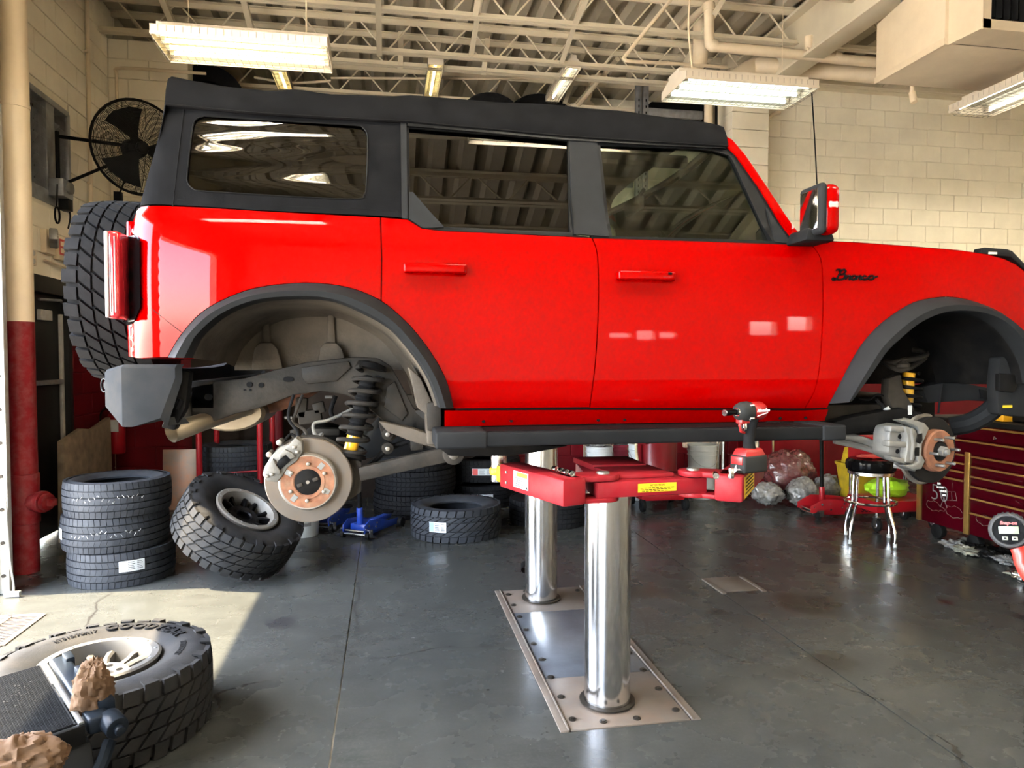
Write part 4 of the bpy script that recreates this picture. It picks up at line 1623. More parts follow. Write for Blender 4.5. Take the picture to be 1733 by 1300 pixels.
# wheel housings
def housing(rows, yin, mat, zbot, shrink=0.0, ribs=()):
    b = MB()
    grid = []
    lips = [r[-1] for r in rows]
    cx = sum(p.x for p in lips) / len(lips)
    for yy, k in ((Y0 + 0.02, 0.0), (Y0 + 0.10, 0.012), (Y0 + 0.25, 0.03), (yin - 0.06, 0.05), (yin, 0.11)):
        grid.append([Vector((p.x + (cx - p.x) * k, yy, p.z - k * 0.35)) for p in lips])
    b.grid(grid)
    last = grid[-1]
    cap = [Vector((p.x, yin, zbot)) for p in last]
    b.grid([last, cap])
    return b, grid


b, gr = housing(rr_rows, 3.36, 'liner', 1.50)
rear_liner = both(b, 'rear_wheel_housing', 'liner', car, YC, smooth=50, recalc=False)
for x, w_ in ((450, 0.05), (560, 0.055)):
    q = MB()
    pa, pb = aY(x, 545, 3.34), aY(x - 3, 600, 3.34)
    q.box((pa.x, 3.352, 1.70), (w_ * 0.8, 0.025, 0.17), taper=(0.6, 1))
    q.build('housing_rib', 'liner', rear_liner, bevel=0.015)
    q = MB()
    c = aY(x, 600, 3.31)
    q.prism([(c.x - 0.065, 1.50), (c.x + 0.075, 1.50), (c.x + 0.05, 1.60), (c.x + 0.025, 1.625), (c.x - 0.03, 1.625), (c.x - 0.05, 1.60)], 3.31, 3.35)
    q.build('housing_tab', 'liner', rear_liner, bevel=0.012)
b, gr = housing(ff_rows, 3.34, 'chassis_black', 1.42)
front_liner = both(b, 'front_wheel_housing', 'chassis_black', car, YC, smooth=50, recalc=False)
b = MB()
b.tube([aY(1612, 545, 3.30), aY(1632, 580, 3.30), aY(1648, 604, 3.30)], 0.003, 5)
b.build('liner_crease', 'grey_plastic', front_liner)

# soft top side curtain and window
curt = [(284, 181), (430, 192), (560, 199), (678, 206), (681, 368), (640, 365), (430, 355), (236, 347), (245, 315), (262, 255), (276, 200)]
vin = arc([(345, 196), (400, 200), (500, 206), (600, 212), (614, 216), (621, 226), (622, 245), (620, 315), (616, 329), (604, 337), (500, 333), (400, 327), (340, 323), (326, 319), (317, 308), (317, 290), (324, 225), (330, 203), (345, 196)], 3)[:-1]
curtain = side_panel('side_curtain', curt, 'soft_top', off=-0.004, thick=0.012, holes=[vin], inset=0.0, both=True)
side_panel('curtain_window', vin, 'vinyl', curtain, off=0.0, thick=0.003, inset=-0.004, step=0.04)
for off_, rr in ((-0.006, 0.0025),):
    b = MB()
    b.tube([ps(x, y, off_) for x, y in vin], rr, 5, closed=True)
    b.tube([ps(x, y, off_) for x, y in ((311, 184), (302, 260), (292, 350))], 0.002, 5)
    b.tube([ps(x, y, off_) for x, y in ((300, 338), (470, 348), (674, 357))], 0.0012, 4)
    b.build('stitching', 'trim_black', curtain)

# glasshouse
g_r = [(692, 217), (800, 225), (961, 238), (966, 393), (860, 389), (752, 384), (694, 346)]
g_f = [(1016, 246), (1100, 249), (1205, 254), (1234, 263), (1240, 271), (1307, 408), (1200, 404), (1036, 400)]
frame_r = side_panel('rear_window_frame', [(679, 205), (800, 216), (965, 232), (975, 398), (1001, 402), (745, 390), (714, 386), (690, 371), (681, 370)], 'trim_black', off=-0.002, thick=0.03, holes=[g_r], inset=0.0)
side_panel('window_glass', g_r, 'glass_dark', frame_r, off=0.010, thick=0.004, inset=-0.006, glass=True)
side_panel('corner_trim', [(692, 325), (699, 325), (752, 384), (716, 386), (692, 370)], 'grey_plastic', frame_r, off=-0.008, thick=0.012, inset=0.0)
side_panel('rear_post_trim', [(678, 207), (688, 208), (690, 370), (680, 369)], 'grey_plastic', frame_r, off=-0.010, thick=0.012, inset=0.0)
frame_f = side_panel('front_window_frame', [(1008, 237), (1150, 243), (1229, 248), (1247, 264), (1285, 320), (1345, 413), (1372, 415), (1200, 409), (1001, 403)], 'trim_black', off=-0.002, thick=0.03, holes=[g_f], inset=0.0)
side_panel('window_glass', g_f, 'glass_green', frame_f, off=0.010, thick=0.004, inset=-0.006, glass=True)
side_panel('mirror_gusset', [(1297, 352), (1302, 356), (1340, 412), (1312, 409)], 'grey_plastic', frame_f, off=-0.006, thick=0.012, inset=0.0)
side_panel('centre_pillar_cover', [(963, 236), (1011, 241), (1031, 400), (971, 396)], 'grey_plastic', car, off=-0.010, thick=0.014, inset=0.0)

# fabric roof, lofted along the car
TOP = [(284, 136), (292, 132), (330, 140), (400, 152), (460, 160), (505, 156), (560, 164), (650, 168), (700, 165), (760, 172), (850, 178), (940, 183), (1040, 193), (1150, 207), (1200, 215), (1222, 226)]
SEAM = [(281, 178), (300, 180), (430, 191), (560, 199), (680, 205), (800, 216), (962, 231), (1100, 240), (1228, 247)]


def curve_of(L, Y=None):
    P = [(aY(x, y, Y) if Y else ps(x, y, -0.01)) for x, y in L]
    P = sorted((p.x, p.z) for p in P)

    def f(X):
        if X <= P[0][0]:
            return P[0][1]
        for i in range(len(P) - 1):
            if P[i][0] <= X <= P[i + 1][0]:
                t = (X - P[i][0]) / max(1e-9, P[i + 1][0] - P[i][0])
                t = t * t * (3 - 2 * t) * 0.5 + t * 0.5
                return P[i][1] + (P[i + 1][1] - P[i][1]) * t
        return P[-1][1]
    return f, P[0][0], P[-1][0]


zt, xa_, xb_ = curve_of(TOP, Y0 + 0.27)
zs, _, _ = curve_of(SEAM)
rows = []
NX = 64
xr0, xr1 = -0.842, ps(1228, 240).x
for i in range(NX + 1):
    X = xr0 + (xr1 - xr0) * i / NX
    s, tz = zs(X), zt(X)
    ys = ysurf(max(X, -0.70), s) - 0.012
    hh = max(0.012, tz - s)
    sec = [(ys + 0.03, s - 0.012), (ys - 0.002, s - 0.006), (ys - 0.006, s + 0.012), (ys + 0.005, s + hh * 0.35), (ys + 0.035, s + hh * 0.72), (ys + 0.09, s + hh * 0.93), (ys + 0.16, tz), (ys + 0.4, tz + 0.014), (YC, tz + 0.022)]
    sec = sec + [(2 * YC - y, z) for y, z in reversed(sec[:-1])]
    # gathered fabric: small waves along the side
    rows.append([Vector((X, y, z + 0.004 * math.sin(X * 17 + y * 3) * (0.4 if 2 < k < 14 else 0))) for k, (y, z) in enumerate(sec)])
b = MB()
b.grid(rows)
roof = b.build('soft_top_roof', 'soft_top', car, smooth=60, recalc=False)
b = MB()
m = len(rows[0])
r0 = rows[0]
# back panel of the soft top
low = []
yl0 = ysurf(-0.90, 2.11) + 0.02
for k, p in enumerate(r0):
    u = k / (m - 1)
    yy = yl0 + 2 * (YC - yl0) * u
    low.append(Vector((-0.905 - 0.05 * (1 - (2 * u - 1) ** 6), yy, 2.10)))
b.grid([r0, [p.lerp(q_, 0.5) + Vector((-0.01, 0, 0)) for p, q_ in zip(r0, low)], low])
b.build('soft_top_back', 'soft_top', roof, smooth=60, recalc=False)
# stitched seam from the rear peak down to the side
b = MB()
b.tube(smooth_line([ps(296, 140, -0.02) + Vector((0, 0.12, 0.0)), ps(300, 152, -0.02) + Vector((0, 0.05, 0)), ps(312, 170, -0.014), ps(322, 178, -0.012)], 5), 0.003, 5)
b.tube([Vector((X, ysurf(max(X, -0.7), zs(X)) - 0.0215, zs(X) - 0.002)) for X in [xr0 + (xr1 - xr0) * k / 60 for k in range(61)]], 0.0035, 5)
b.build('roof_seam', 'trim_black', roof)
# header rail between roof and windows
side_panel('drip_rail', [(690, 206), (800, 214), (962, 229), (1100, 239), (1227, 247), (1229, 251), (1100, 245), (962, 237), (800, 222), (690, 213)], 'trim_black', roof, off=-0.016, thick=0.02, inset=0.0)

# windscreen
b = MB()
rows = []
pb_, pt_ = ps(1362, 410), ps(1236, 240)
for i in range(7):
    t = i / 6
    p = pb_.lerp(pt_, t)
    yy0 = p.y + 0.03
    row = []
    for k in range(13):
        u = k / 12
        y = yy0 + (2 * (YC - yy0)) * u
        row.append(Vector((p.x + 0.10 * (1 - (2 * u - 1) ** 2) - 0.035, y, p.z + 0.02 * (1 - (2 * u - 1) ** 2))))
    rows.append(row)
b.grid(rows)
b.build('windscreen', 'glass_shield', car, smooth=60)
b = MB()
p = rows[-1]
b.tube([q + Vector((-0.01, 0, 0.01)) for q in p], 0.022, 8)
b.tube([q + Vector((0.01, 0, -0.01)) for q in rows[0]], 0.02, 8)
b.build('windscreen_frame', 'trim_black', car)

# bonnet and nose
b = MB()
HOOD = [(1372, 412), (1407, 408), (1450, 410), (1500, 413.5), (1560, 418), (1620, 423), (1670, 430), (1700, 438), (1720, 448), (1740, 464), (1765, 495)]
rows = []
for x, y in HOOD:
    p = ps(x, y)
    row = []
    for k in range(21):
        u = k / 20
        yy = p.y + (2 * (YC - p.y)) * u
        e = abs(2 * u - 1)
        z = p.z + 0.012 * (1 - e ** 6) + 0.035 * (1 - e * e) * (1 if e < 0.8 else 0.9)
        row.append(Vector((p.x + 0.06 * (1 - e * e) * (1 if x > 1690 else 0), yy, z)))
    rows.append(row)
b.grid(rows)
b.build('bonnet', 'paint_red', car, smooth=50)
b = MB()
pn = ps(1775, 520)
b.box((pn.x - 0.02, YC, 1.72), (0.10, 1.66, 0.24))
b.build('grille', 'trim_black', car, bevel=0.02)
for s in (-1, 1):
    q = MB()
    q.cyl((pn.x - 0.02, YC + s * 0.68, 1.73), (pn.x + 0.06, YC + s * 0.68, 1.73), 0.095, n=24)
    q.build('headlamp', 'lens_clear', car, bevel=0.01)
# tie-down sight on the fender
b = MB()
for L in ([(1653, 431), (1655, 421), (1660, 420), (1698, 423), (1706, 426), (1745, 466), (1738, 468), (1703, 436)],):
    b.prism(xz(L, Y0 + 0.10), Y0 + 0.075, Y0 + 0.125)
o = b.build('fender_sight', 'black_plastic', car, bevel=0.004)
b = MB()
b.box(aY(1680, 428.5, Y0 + 0.074), (0.045, 0.003, 0.010))
b.build('sight_slot', 'wall_beige', o)

# door mirror
mc = aY(1384, 358, 2.735)
b = MB()
b.box(mc + Vector((0.022, 0.0, 0)), (0.075, 0.155, 0.205))
mir = b.build('door_mirror', 'paint_red', car, bevel=0.03, seg=4)
b = MB()
b.box(mc + Vector((-0.022, 0.0, 0)), (0.035, 0.16, 0.21))
b.build('mirror_frame', 'grey_plastic', mir, bevel=0.02, seg=3)
b = MB()
b.box(mc + Vector((-0.041, 0.0, 0)), (0.004, 0.125, 0.165))
b.build('mirror_glass', 'chrome', mir, bevel=0.001)
b = MB()
b.box(mc + Vector((0.0225, -0.0015, 0.015)), (0.045, 0.155, 0.03))
b.build('indicator', 'lens_clear', mir, bevel=0.008)
b = MB()
q0 = ps(1385, 412)
b.box((mc.x + 0.0, 2.79, q0.z + 0.012), (0.14, 0.16, 0.055), taper=(0.75, 0.9))
b.build('mirror_foot', 'black_plastic', mir, bevel=0.012)
b = MB()
b.box(mc + Vector((0.035, 2 * (YC - mc.y), 0)), (0.12, 0.20, 0.235))
b.build('door_mirror', 'paint_red', car, bevel=0.036, seg=4)

# tail lamp
TLb = [(209, 401), (226, 398), (236, 408), (237, 520), (226, 543), (214, 546), (208, 535)]
side_panel('tail_lamp_housing', TLb, 'gloss_black', quarter, off=-0.016, thick=0.03, inset=0.0)
zt0, zt1 = ps(210, 543).z, ps(210, 402).z
yl = ysurf(-0.93, 1.9)
lamp = None
for s in (0, 1):
    fy = (lambda y: y) if s == 0 else (lambda y: 2 * YC - y)
    b = MB()
    b.box((-1.003, fy(yl + 0.03), (zt0 + zt1) / 2), (0.044, 0.17, zt1 - zt0))
    lamp = b.build('tail_lamp', 'lens_red', car, bevel=0.014, seg=3)
    b = MB()
    b.box((-1.022, fy(yl + 0.02), (zt0 + zt1) / 2), (0.014, 0.165, zt1 - zt0 - 0.006))
    b.build('lens_edge', 'lens_clear', lamp, bevel=0.005)
    b = MB()
    for k in range(2):
        b.box((-1.010 + 0.016 * k, fy(yl - 0.0565), (zt0 + zt1) / 2), (0.003, 0.004, (zt1 - zt0) * 0.86))
    b.build('lens_ribs', 'lens_clear', lamp)
# tailgate and hinges
b = MB()
b.box((-0.955, YC, 1.83), (0.06, 1.50, 0.56))
b.build('tailgate', 'paint_red', car, bevel=0.02)
for z in (ps(214, 570).z, ps(212, 395).z):
    q = MB()
    q.cyl((-0.985, 3.03, z - 0.045), (-0.985, 3.03, z + 0.045), 0.02, n=12)
    q.box((-0.965, 3.06, z), (0.05, 0.08, 0.05))
    q.build('tailgate_hinge', 'paint_red', car, bevel=0.005)

# rear bumper: vertical section lofted along the plan
A_ = aY(308, 617, Y0 + 0.02).x
B_ = aY(205, 617, Y0 - 0.0).x
plan = [(A_, Y0 + 0.02, 0.0, 0.0), (A_ - 0.02, Y0 + 0.0, 0.0, 0.03), (B_ + 0.04, Y0 - 0.01, 0.0, 0.0), (B_, Y0 + 0.0, 0.0, 0.0), (B_ - 0.10, Y0 + 0.12, -0.02, 0.07), (B_ - 0.15, Y0 + 0.30, -0.03, 0.10), (B_ - 0.16, YC, -0.03, 0.10)]
zb1, zb0 = aY(250, 617, Y0).z, aY(240, 722, Y0).z
rows = []
full = plan + [(x, 2 * YC - y, a, c) for x, y, a, c in reversed(plan[:-1])]
for x, y, a, c in full:
    iny = 0.12 if y < YC else -0.12
    if abs(y - YC) < 0.7:
        iny = 0
    back = Vector((x + (0.10 if abs(y - YC) < 0.9 else 0.0), y + iny * 0.8, 0))
    z0_, z1_ = zb0 + c, zb1 + a
    sl = 0.055 if x > B_ + 0.05 else 0.0
    rows.append([Vector((back.x, back.y, z0_ + 0.0)), Vector((x - sl, y + (0.02 if y < YC else -0.02) * 0, z0_)), Vector((x - sl * 0.6, y, z0_ + (z1_ - z0_) * 0.3)), Vector((x, y, z0_ + (z1_ - z0_) * 0.75)), Vector((x, y, z1_ - 0.012)), Vector((x + 0.006, y + iny * 0.06, z1_)), Vector((back.x, back.y, z1_))])
b = MB()
b.grid(rows)
bump = b.build('rear_bumper', 'bumper_plastic', car, smooth=25, recalc=False)
q = MB()
pp = aY(178, 652, Y0 + 0.16)
nn = Vector((-0.75, -0.66, 0)).normalized()
q.cyl(pp + nn * 0.0, pp - nn * 0.03, 0.017, n=16)
q.tube([pp + nn * 0.004 + Vector((0.66 * 0.026 * math.cos(a), -0.75 * 0.026 * math.cos(a), 0.026 * math.sin(a))) for a in [2 * PI * k / 20 for k in range(20)]], 0.003, 5, closed=True)
q.build('parking_sensor', 'grey_plastic', bump)
b = MB()
b.prism(xz([(300, 620), (326, 630), (318, 690), (300, 727), (278, 722), (292, 688)], Y0 + 0.10), Y0 + 0.06, Y0 + 0.12)
b.build('bumper_bracket', 'chassis_black', bump, bevel=0.006)
q = MB()
c = aY(303, 684, Y0 + 0.055)
q.tube([c + Vector((-0.008, 0, -0.018)), c + Vector((0.008, 0, 0.018))], 0.012, 8)
q.build('slot', 'ink', bump)

# interior
b = MB()
b.box((1.08, YC, 1.40), (1.55, 1.66, 0.10))
b.build('floor_pan', 'interior', car, bevel=0.01)
for x0 in (0.98, 0.36):
    for y in (3.38, 4.22):
        b = MB()
        b.box((x0 + 0.05, y, 1.70), (0.52, 0.50, 0.18))
        se = b.build('seat', 'interior', car, bevel=0.05, seg=3)
        b = MB()
        b.box((x0 - 0.22, y, 2.02), (0.15, 0.48, 0.62), rot=(0, R(-14), 0), taper=(0.8, 0.86))
        b.build('backrest', 'interior', se, bevel=0.05, seg=3)
        b = MB()
        b.box((x0 - 0.32, y, 2.36), (0.10, 0.26, 0.17), rot=(0, R(-10), 0))
        b.build('headrest', 'interior', se, bevel=0.04, seg=3)
b = MB()
b.box((1.58, YC, 1.94), (0.36, 1.60, 0.30))
b.box((1.50, 3.40, 2.07), (0.20, 0.36, 0.08))
b.build('dashboard', 'interior', car, bevel=0.05, seg=3)
b = MB()
cc = Vector((1.27, 3.40, 2.00))
b.tube([cc + Vector((0.33 * 0.19 * math.sin(a), 0.19 * math.cos(a), 0.94 * 0.19 * math.sin(a))) for a in [2 * PI * k / 28 for k in range(28)]], 0.016, 8, closed=True)
b.tube([cc + Vector((0, -0.18, 0)), cc + Vector((0, 0.18, 0))], 0.016, 8)
b.tube([cc, cc + Vector((0.25, 0, -0.08))], 0.03, 8)
b.sphere(cc, 0.055, 12, 8)
b.build('steering_wheel', 'interior', car)
b = MB()
for y in (3.13, 4.47):
    b.tube([(0.48, y, 1.5), (0.46, y + (0.02 if y < YC else -0.02), 2.45)], 0.035, 8)
    b.tube([(-0.6, y, 2.1), (-0.55, y + (0.03 if y < YC else -0.03), 2.48), (1.38, y + (0.03 if y < YC else -0.03), 2.47)], 0.03, 8)
b.tube([(0.46, 3.13, 2.46), (0.46, 4.47, 2.46)], 0.035, 8)
b.tube([(-0.5, 3.13, 2.47), (-0.5, 4.47, 2.47)], 0.03, 8)
b.build('roll_bar', 'interior', car)
b = MB()
b.box((1.36, YC, 2.40), (0.03, 0.24, 0.07))
b.tube([(1.37, YC, 2.43), (1.42, YC, 2.50)], 0.012, 6)
b.build('rear_view_mirror', 'interior', car, bevel=0.01)
b = MB()
b.box((2.45, YC, 1.68), (1.05, 0.86, 0.52))
b.box((1.1, YC, 1.33), (1.5, 1.5, 0.10))
b.box((-0.45, YC, 1.72), (0.9, 0.8, 0.16))
b.build('underbody', 'chassis_black', car, bevel=0.02)

# running board
yb0, yb1 = 2.70, 2.92
L_, R_ = aY(737, 745, yb0), aY(1432, 733, yb0)
zt_ = aY(1000, 729, yb0).z
b = MB()
b.box(((L_.x + R_.x) / 2, (yb0 + yb1) / 2, zt_ - 0.028), (R_.x - L_.x - 0.2, yb1 - yb0, 0.056))
board = b.build('running_board', 'black_plastic', car, bevel=0.008, seg=3)
for x, w_ in ((L_.x + 0.10, 0.20), (R_.x - 0.055, 0.11)):
    q = MB()
    q.box((x, (yb0 + yb1) / 2, zt_ - 0.028), (w_, yb1 - yb0 + 0.012, 0.066))
    q.build('board_end', 'grey_plastic', board, bevel=0.010, seg=3)
b = MB()
for k in range(7):
    b.box(((L_.x + R_.x) / 2, yb0 + 0.03 + k * 0.024, zt_ + 0.001), (R_.x - L_.x - 0.4, 0.010, 0.005))
b.build('tread_strip', 'trim_black', board)
for X in (0.35, 1.0, 1.7):
    q = MB()
    q.box((X, 2.98, zt_ + 0.0), (0.07, 0.16, 0.04), rot=(R(12), 0, 0))
    q.build('board_bracket', 'chassis_black', board, bevel=0.004)
b = MB()
b.prism(xz([(735, 752), (960, 754), (905, 765), (860, 771), (760, 771)], 2.95), 2.93, 3.05)
b.build('frame_bracket', 'chassis_black', car, bevel=0.006)
b = MB()
b.prism(xz([(1380, 722), (1440, 705), (1520, 690), (1560, 700), (1500, 724), (1430, 735)], 3.02), 3.0, 3.08)
b.build('frame_bracket', 'chassis_black', car, bevel=0.006)

# chassis rails
RT = [(300, 668), (318, 655), (345, 648), (415, 640), (470, 625), (520, 613), (600, 604), (640, 606), (662, 620), (680, 652), (700, 690), (735, 722), (760, 740)]
RB = [(760, 770), (720, 757), (690, 742), (660, 722), (635, 700), (615, 682), (585, 668), (545, 662), (500, 668), (440, 690), (400, 700), (355, 716), (295, 727)]
b = MB()
b.prism(xz(RT + RB, 3.12), 3.10, 3.17)
rail = b.build('frame_rail', 'chassis', car, bevel=0.008)
b = MB()
b.prism([(x, z) for x, z in xz(RT + RB, 3.12)], 2 * YC - 3.17, 2 * YC - 3.10)
b.box((1.3, 3.14, 1.27), (2.4, 0.08, 0.12))
b.box((1.3, 2 * YC - 3.14, 1.27), (2.4, 0.08, 0.12))
b.box((-0.75, YC, 1.40), (0.1, 1.4, 0.12))
b.build('frame_rail', 'chassis', car, bevel=0.008)
# plates and holes on the rail
for L in ([(510, 622), (590, 611), (594, 622), (570, 645), (520, 650), (512, 640)], [(655, 655), (668, 645), (690, 700), (680, 712), (650, 690)], [(300, 668), (320, 665), (326, 705), (296, 712)]):
    q = MB()
    q.prism(xz(L, 3.095), 3.088, 3.102)
    q.build('rail_plate', 'chassis', rail, bevel=0.004)
for x, y, a, c_ in ((422, 651, 0.012, 0.012), (442, 652, 0.011, 0.011), (414, 660, 0.005, 0.004), (423, 660, 0.005, 0.005), (488, 642, 0.022, 0.012), (353, 672, 0.016, 0.013), (634, 687, 0.014, 0.012), (570, 643, 0.006, 0.004), (663, 674, 0.007, 0.007), (659, 688, 0.006, 0.007)):
    q = MB()
    c = aY(x, y, 3.094)
    q.lathe([(1e-5, 0), (1, 0), (1, 0.004), (1e-5, 0.004)], (0, 0, 0), (0, 1, 0), 14, M=Matrix.Translation(c) @ Matrix.Diagonal((a, 1, c_, 1)))
    q.build('rail_hole', 'ink', rail)
# body mount area at the front of the rear arch
b = MB()
b.prism(xz([(690, 620), (712, 640), (735, 690), (748, 700), (748, 745), (735, 752), (722, 752), (720, 700), (706, 690), (700, 660)], 2.98), 2.96, 3.10)
b.build('body_mount', 'liner', car, bevel=0.008)
b = MB()
b.prism(xz([(640, 712), (700, 725), (748, 742), (745, 760), (700, 748), (655, 730)], 3.02), 3.0, 3.09)
b.build('body_mount', 'liner', car, bevel=0.008)
b = MB()
b.box(aY(735, 697, 2.95) + Vector((0, 0.02, -0.02)), (0.06, 0.05, 0.12))
b.build('rocker_end', 'chassis', car, bevel=0.01)

# exhaust: tail pipe and muffler
b = MB()
pa, pb, pc = aY(290, 732, 3.0), aY(350, 712, 3.12), aY(420, 690, 3.3)
b.tube([pa, pb, pc], [0.042, 0.036, 0.034], 18, caps=False)
b.tube([pa, pb], [0.040, 0.034], 18, caps=False)
b.build('tail_pipe', 'muffler', car, recalc=False)
b = MB()
mc_ = aY(397, 697, 3.42)
prof = [(0.02, -0.13), (0.10, -0.128), (0.112, -0.118), (0.112, 0.11), (0.098, 0.126), (0.02, 0.13)]
b.lathe(prof, (0, 0, 0), (0, 1, 0), 30, M=Matrix.Translation(mc_ + Vector((0, 0.1, 0))) @ Matrix.Diagonal((1.35, 1.6, 0.72, 1)))
b.build('muffler', 'muffler', car, smooth=40)
b = MB()
b.tube(smooth_line([aY(445, 690, 3.45), aY(480, 682, 3.45), aY(515, 665, 3.45), aY(540, 650, 3.5)], 5), 0.032, 12)
b.build('exhaust_pipe', 'rust_brown', car)

# ---- rear axle end
hub = Vector((-0.314, 2.93, 1.06))
b = MB()
b.cyl((hub.x, 2.98, hub.z), (hub.x, 2 * YC - 2.98, hub.z), 0.048, n=18)
b.sphere((hub.x, YC, hub.z), 0.16, 20, 12, sc=(1, 1, 1))
axle = b.build('rear_axle', 'chassis_black', car)


def rotor(c, Rr, face, hatR, mat_face, mat_hat, M, name='brake_rotor', studs=6, stud_mat='steel_dull', long=0.012, yoff=0.0):
    """axis -Y local; c is the face centre"""
    b = MB()
    b.lathe([(hatR, 0.02), (Rr - 0.003, 0.02), (Rr, 0.023), (Rr, 0.029), (Rr - 0.006, 0.031), (Rr - 0.006, 0.040), (Rr, 0.042), (Rr, 0.05), (hatR, 0.05)], (0, 0, 0), (0, 1, 0), 64, closed=True, M=M)
    ro = b.build(name, mat_face, car, smooth=30)
    b = MB()
    b.lathe([(0.05, -0.018), (hatR - 0.006, -0.018), (hatR, -0.010), (hatR + 0.001, 0.022), (0.05, 0.022)], (0, 0, 0), (0, 1, 0), 48, closed=True, M=M)
    b.build('rotor_hat', mat_hat, ro, smooth=30)
    return ro


Mr = Matrix.Translation(hub)
ro = rotor(hub, 0.172, 0, 0.115, 'rotor_steel', 'steel_dull', Mr)
b = MB()
b.lathe([(0.052, -0.0195), (0.104, -0.0195), (0.104, -0.016), (0.052, -0.016)], (0, 0, 0), (0, 1, 0), 48, closed=True, M=Mr)
b.lathe([(0.055, -0.0225), (0.066, -0.0225), (0.066, -0.018), (0.055, -0.018)], (0, 0, 0), (0, 1, 0), 40, closed=True, M=Mr)
b.build('rusty_face', 'rust', ro, smooth=30)
for k in (0, 1, 2, 3):
    a = R(50 + 90 * k + (12 if k % 2 else 0))
    q = MB()
    q.box((0.082 * math.cos(a), -0.0205, 0.082 * math.sin(a)), (0.026, 0.003, 0.02), rot=(0, -a, 0), M=Mr)
    q.build('bare_patch', 'alu', ro)
b = MB()
b.cyl((0, 0, 0), (0, -0.020, 0), 0.052, n=32, M=Mr)
b.build('hub_cap_face', 'chassis_black', ro, bevel=0.002)
for s in (-1, 1):
    q = MB()
    q.box((0.030 * s, -0.022, 0.011 * s), (0.022, 0.006, 0.014), rot=(0, R(-20), 0), M=Mr)
    q.build('hub_lug', 'chassis', ro, bevel=0.002)
b = MB()
b.cyl((0, -0.018, 0), (0, -0.023, 0), 0.007, n=12, M=Mr)
b.build('hub_centre', 'steel_dull', ro)
for k in range(6):
    a = R(88 + 60 * k)
    q = MB()
    q.cyl((0.0735 * math.cos(a), -0.018, 0.0735 * math.sin(a)), (0.0735 * math.cos(a), -0.032, 0.0735 * math.sin(a)), 0.0075, n=10, M=Mr)
    q.build('wheel_stud', 'steel_dull', ro, bevel=0.001)
# rear caliper
b = MB()
cal_out = [(489, 752), (500, 740), (511, 748), (513, 764), (502, 781), (486, 792), (478, 806), (470, 816), (452, 814), (444, 804), (448, 790), (459, 772), (470, 760)]
b.prism(xz(cal_out, 2.905), 2.90, 2.985)
cal = b.build('brake_caliper', 'cast_iron', car, bevel=0.007, seg=2)
b = MB()
b.prism(xz([(472, 778), (486, 769), (494, 777), (480, 790), (472, 797), (466, 790)], 2.897), 2.893, 2.905)
b.build('brake_pad', 'chassis_black', cal, bevel=0.002)
b = MB()
b.prism(xz([(470, 770), (482, 760), (496, 768), (500, 774), (492, 778), (484, 770), (474, 776)], 2.889), 2.884, 2.904)
b.prism(xz([(454, 786), (462, 776), (468, 788), (474, 796), (474, 803), (462, 801), (452, 796)], 2.889), 2.884, 2.904)
b.build('caliper_finger', 'cast_iron', cal, bevel=0.004)
for x, y in ((474, 748), (457, 768)):
    p = aY(x, y, 2.96)
    b = MB()
    b.cyl(p + Vector((0, 0.05, 0)), p - Vector((0, 0.03, 0)), 0.012, n=10)
    b.build('caliper_bolt', 'steel_dull', cal, bevel=0.002)
for x, y in ((498, 757), (503, 765), (452, 806), (460, 803)):
    b = MB()
    b.box(aY(x, y, 2.898), (0.014, 0.014, 0.012))
    b.build('pad_clip', 'steel_dull', cal, bevel=0.002)
# backing plate, knuckle
b = MB()
b.lathe([(0.05, 0.055), (0.178, 0.06), (0.182, 0.075), (0.05, 0.075)], (0, 0, 0), (0, 1, 0), 40, closed=True, M=Mr, a0=R(200), a1=R(420))
b.prism(xz([(590, 770), (612, 780), (612, 830), (596, 842), (575, 850), (560, 820)], 3.03), 3.0, 3.05)
b.build('backing_plate', 'chassis', car, bevel=0.004)
# trailing arm, upper link, brackets
def bar(L, y0_, y1_, name, mat, bev=0.006, parent=None):
    q = MB()
    q.prism(xz(L, y0_), y0_, y1_)
    return q.build(name, mat, parent or car, bevel=bev)


arm = bar([(606, 792), (735, 762), (772, 750), (786, 762), (778, 777), (755, 783), (610, 815)], 2.985, 3.035, 'trailing_arm', 'chassis')
q = MB()
c = aY(767, 768, 2.985)
q.cyl(c - Vector((0, 0.02, 0)), c + Vector((0, 0.08, 0)), 0.046, n=24)
q.build('arm_bush', 'chassis', arm, bevel=0.006)
q = MB()
q.cyl(c - Vector((0, 0.035, 0)), c, 0.017, n=6)
q.cyl(c - Vector((0, 0.025, 0)), c, 0.022, n=16)
q.build('arm_bolt', 'steel_dull', arm, bevel=0.002)
bar([(770, 778), (758, 782), (752, 770), (770, 752), (840, 752), (830, 760), (800, 775)], 3.03, 3.05, 'arm_bracket', 'chassis')
q = MB()
q.tube([aY(618, 795, 3.12), aY(657, 758, 3.12), aY(690, 748, 3.12)], 0.014, 8)
q.build('track_link', 'chassis_black', car)
for x, y in ((656, 735), (656, 759)):
    q = MB()
    c = aY(x, y, 3.07)
    q.cyl(c, c + Vector((0, 0.05, 0)), 0.026, n=16)
    lb = q.build('link_bush', 'chassis', car, bevel=0.004)
    q = MB()
    q.cyl(c - Vector((0, 0.016, 0)), c, 0.011, n=6)
    q.build('link_bolt', 'steel_dull', lb, bevel=0.002)
q = MB()
q.prism(xz([(640, 715), (672, 715), (675, 735), (662, 748), (648, 742)], 3.10), 3.09, 3.12)
q.build('link_bracket', 'chassis', car, bevel=0.005)
q = MB()
q.box(aY(705, 752, 3.12), (0.055, 0.08, 0.045))
q.build('link_bracket', 'chassis', car, bevel=0.005)
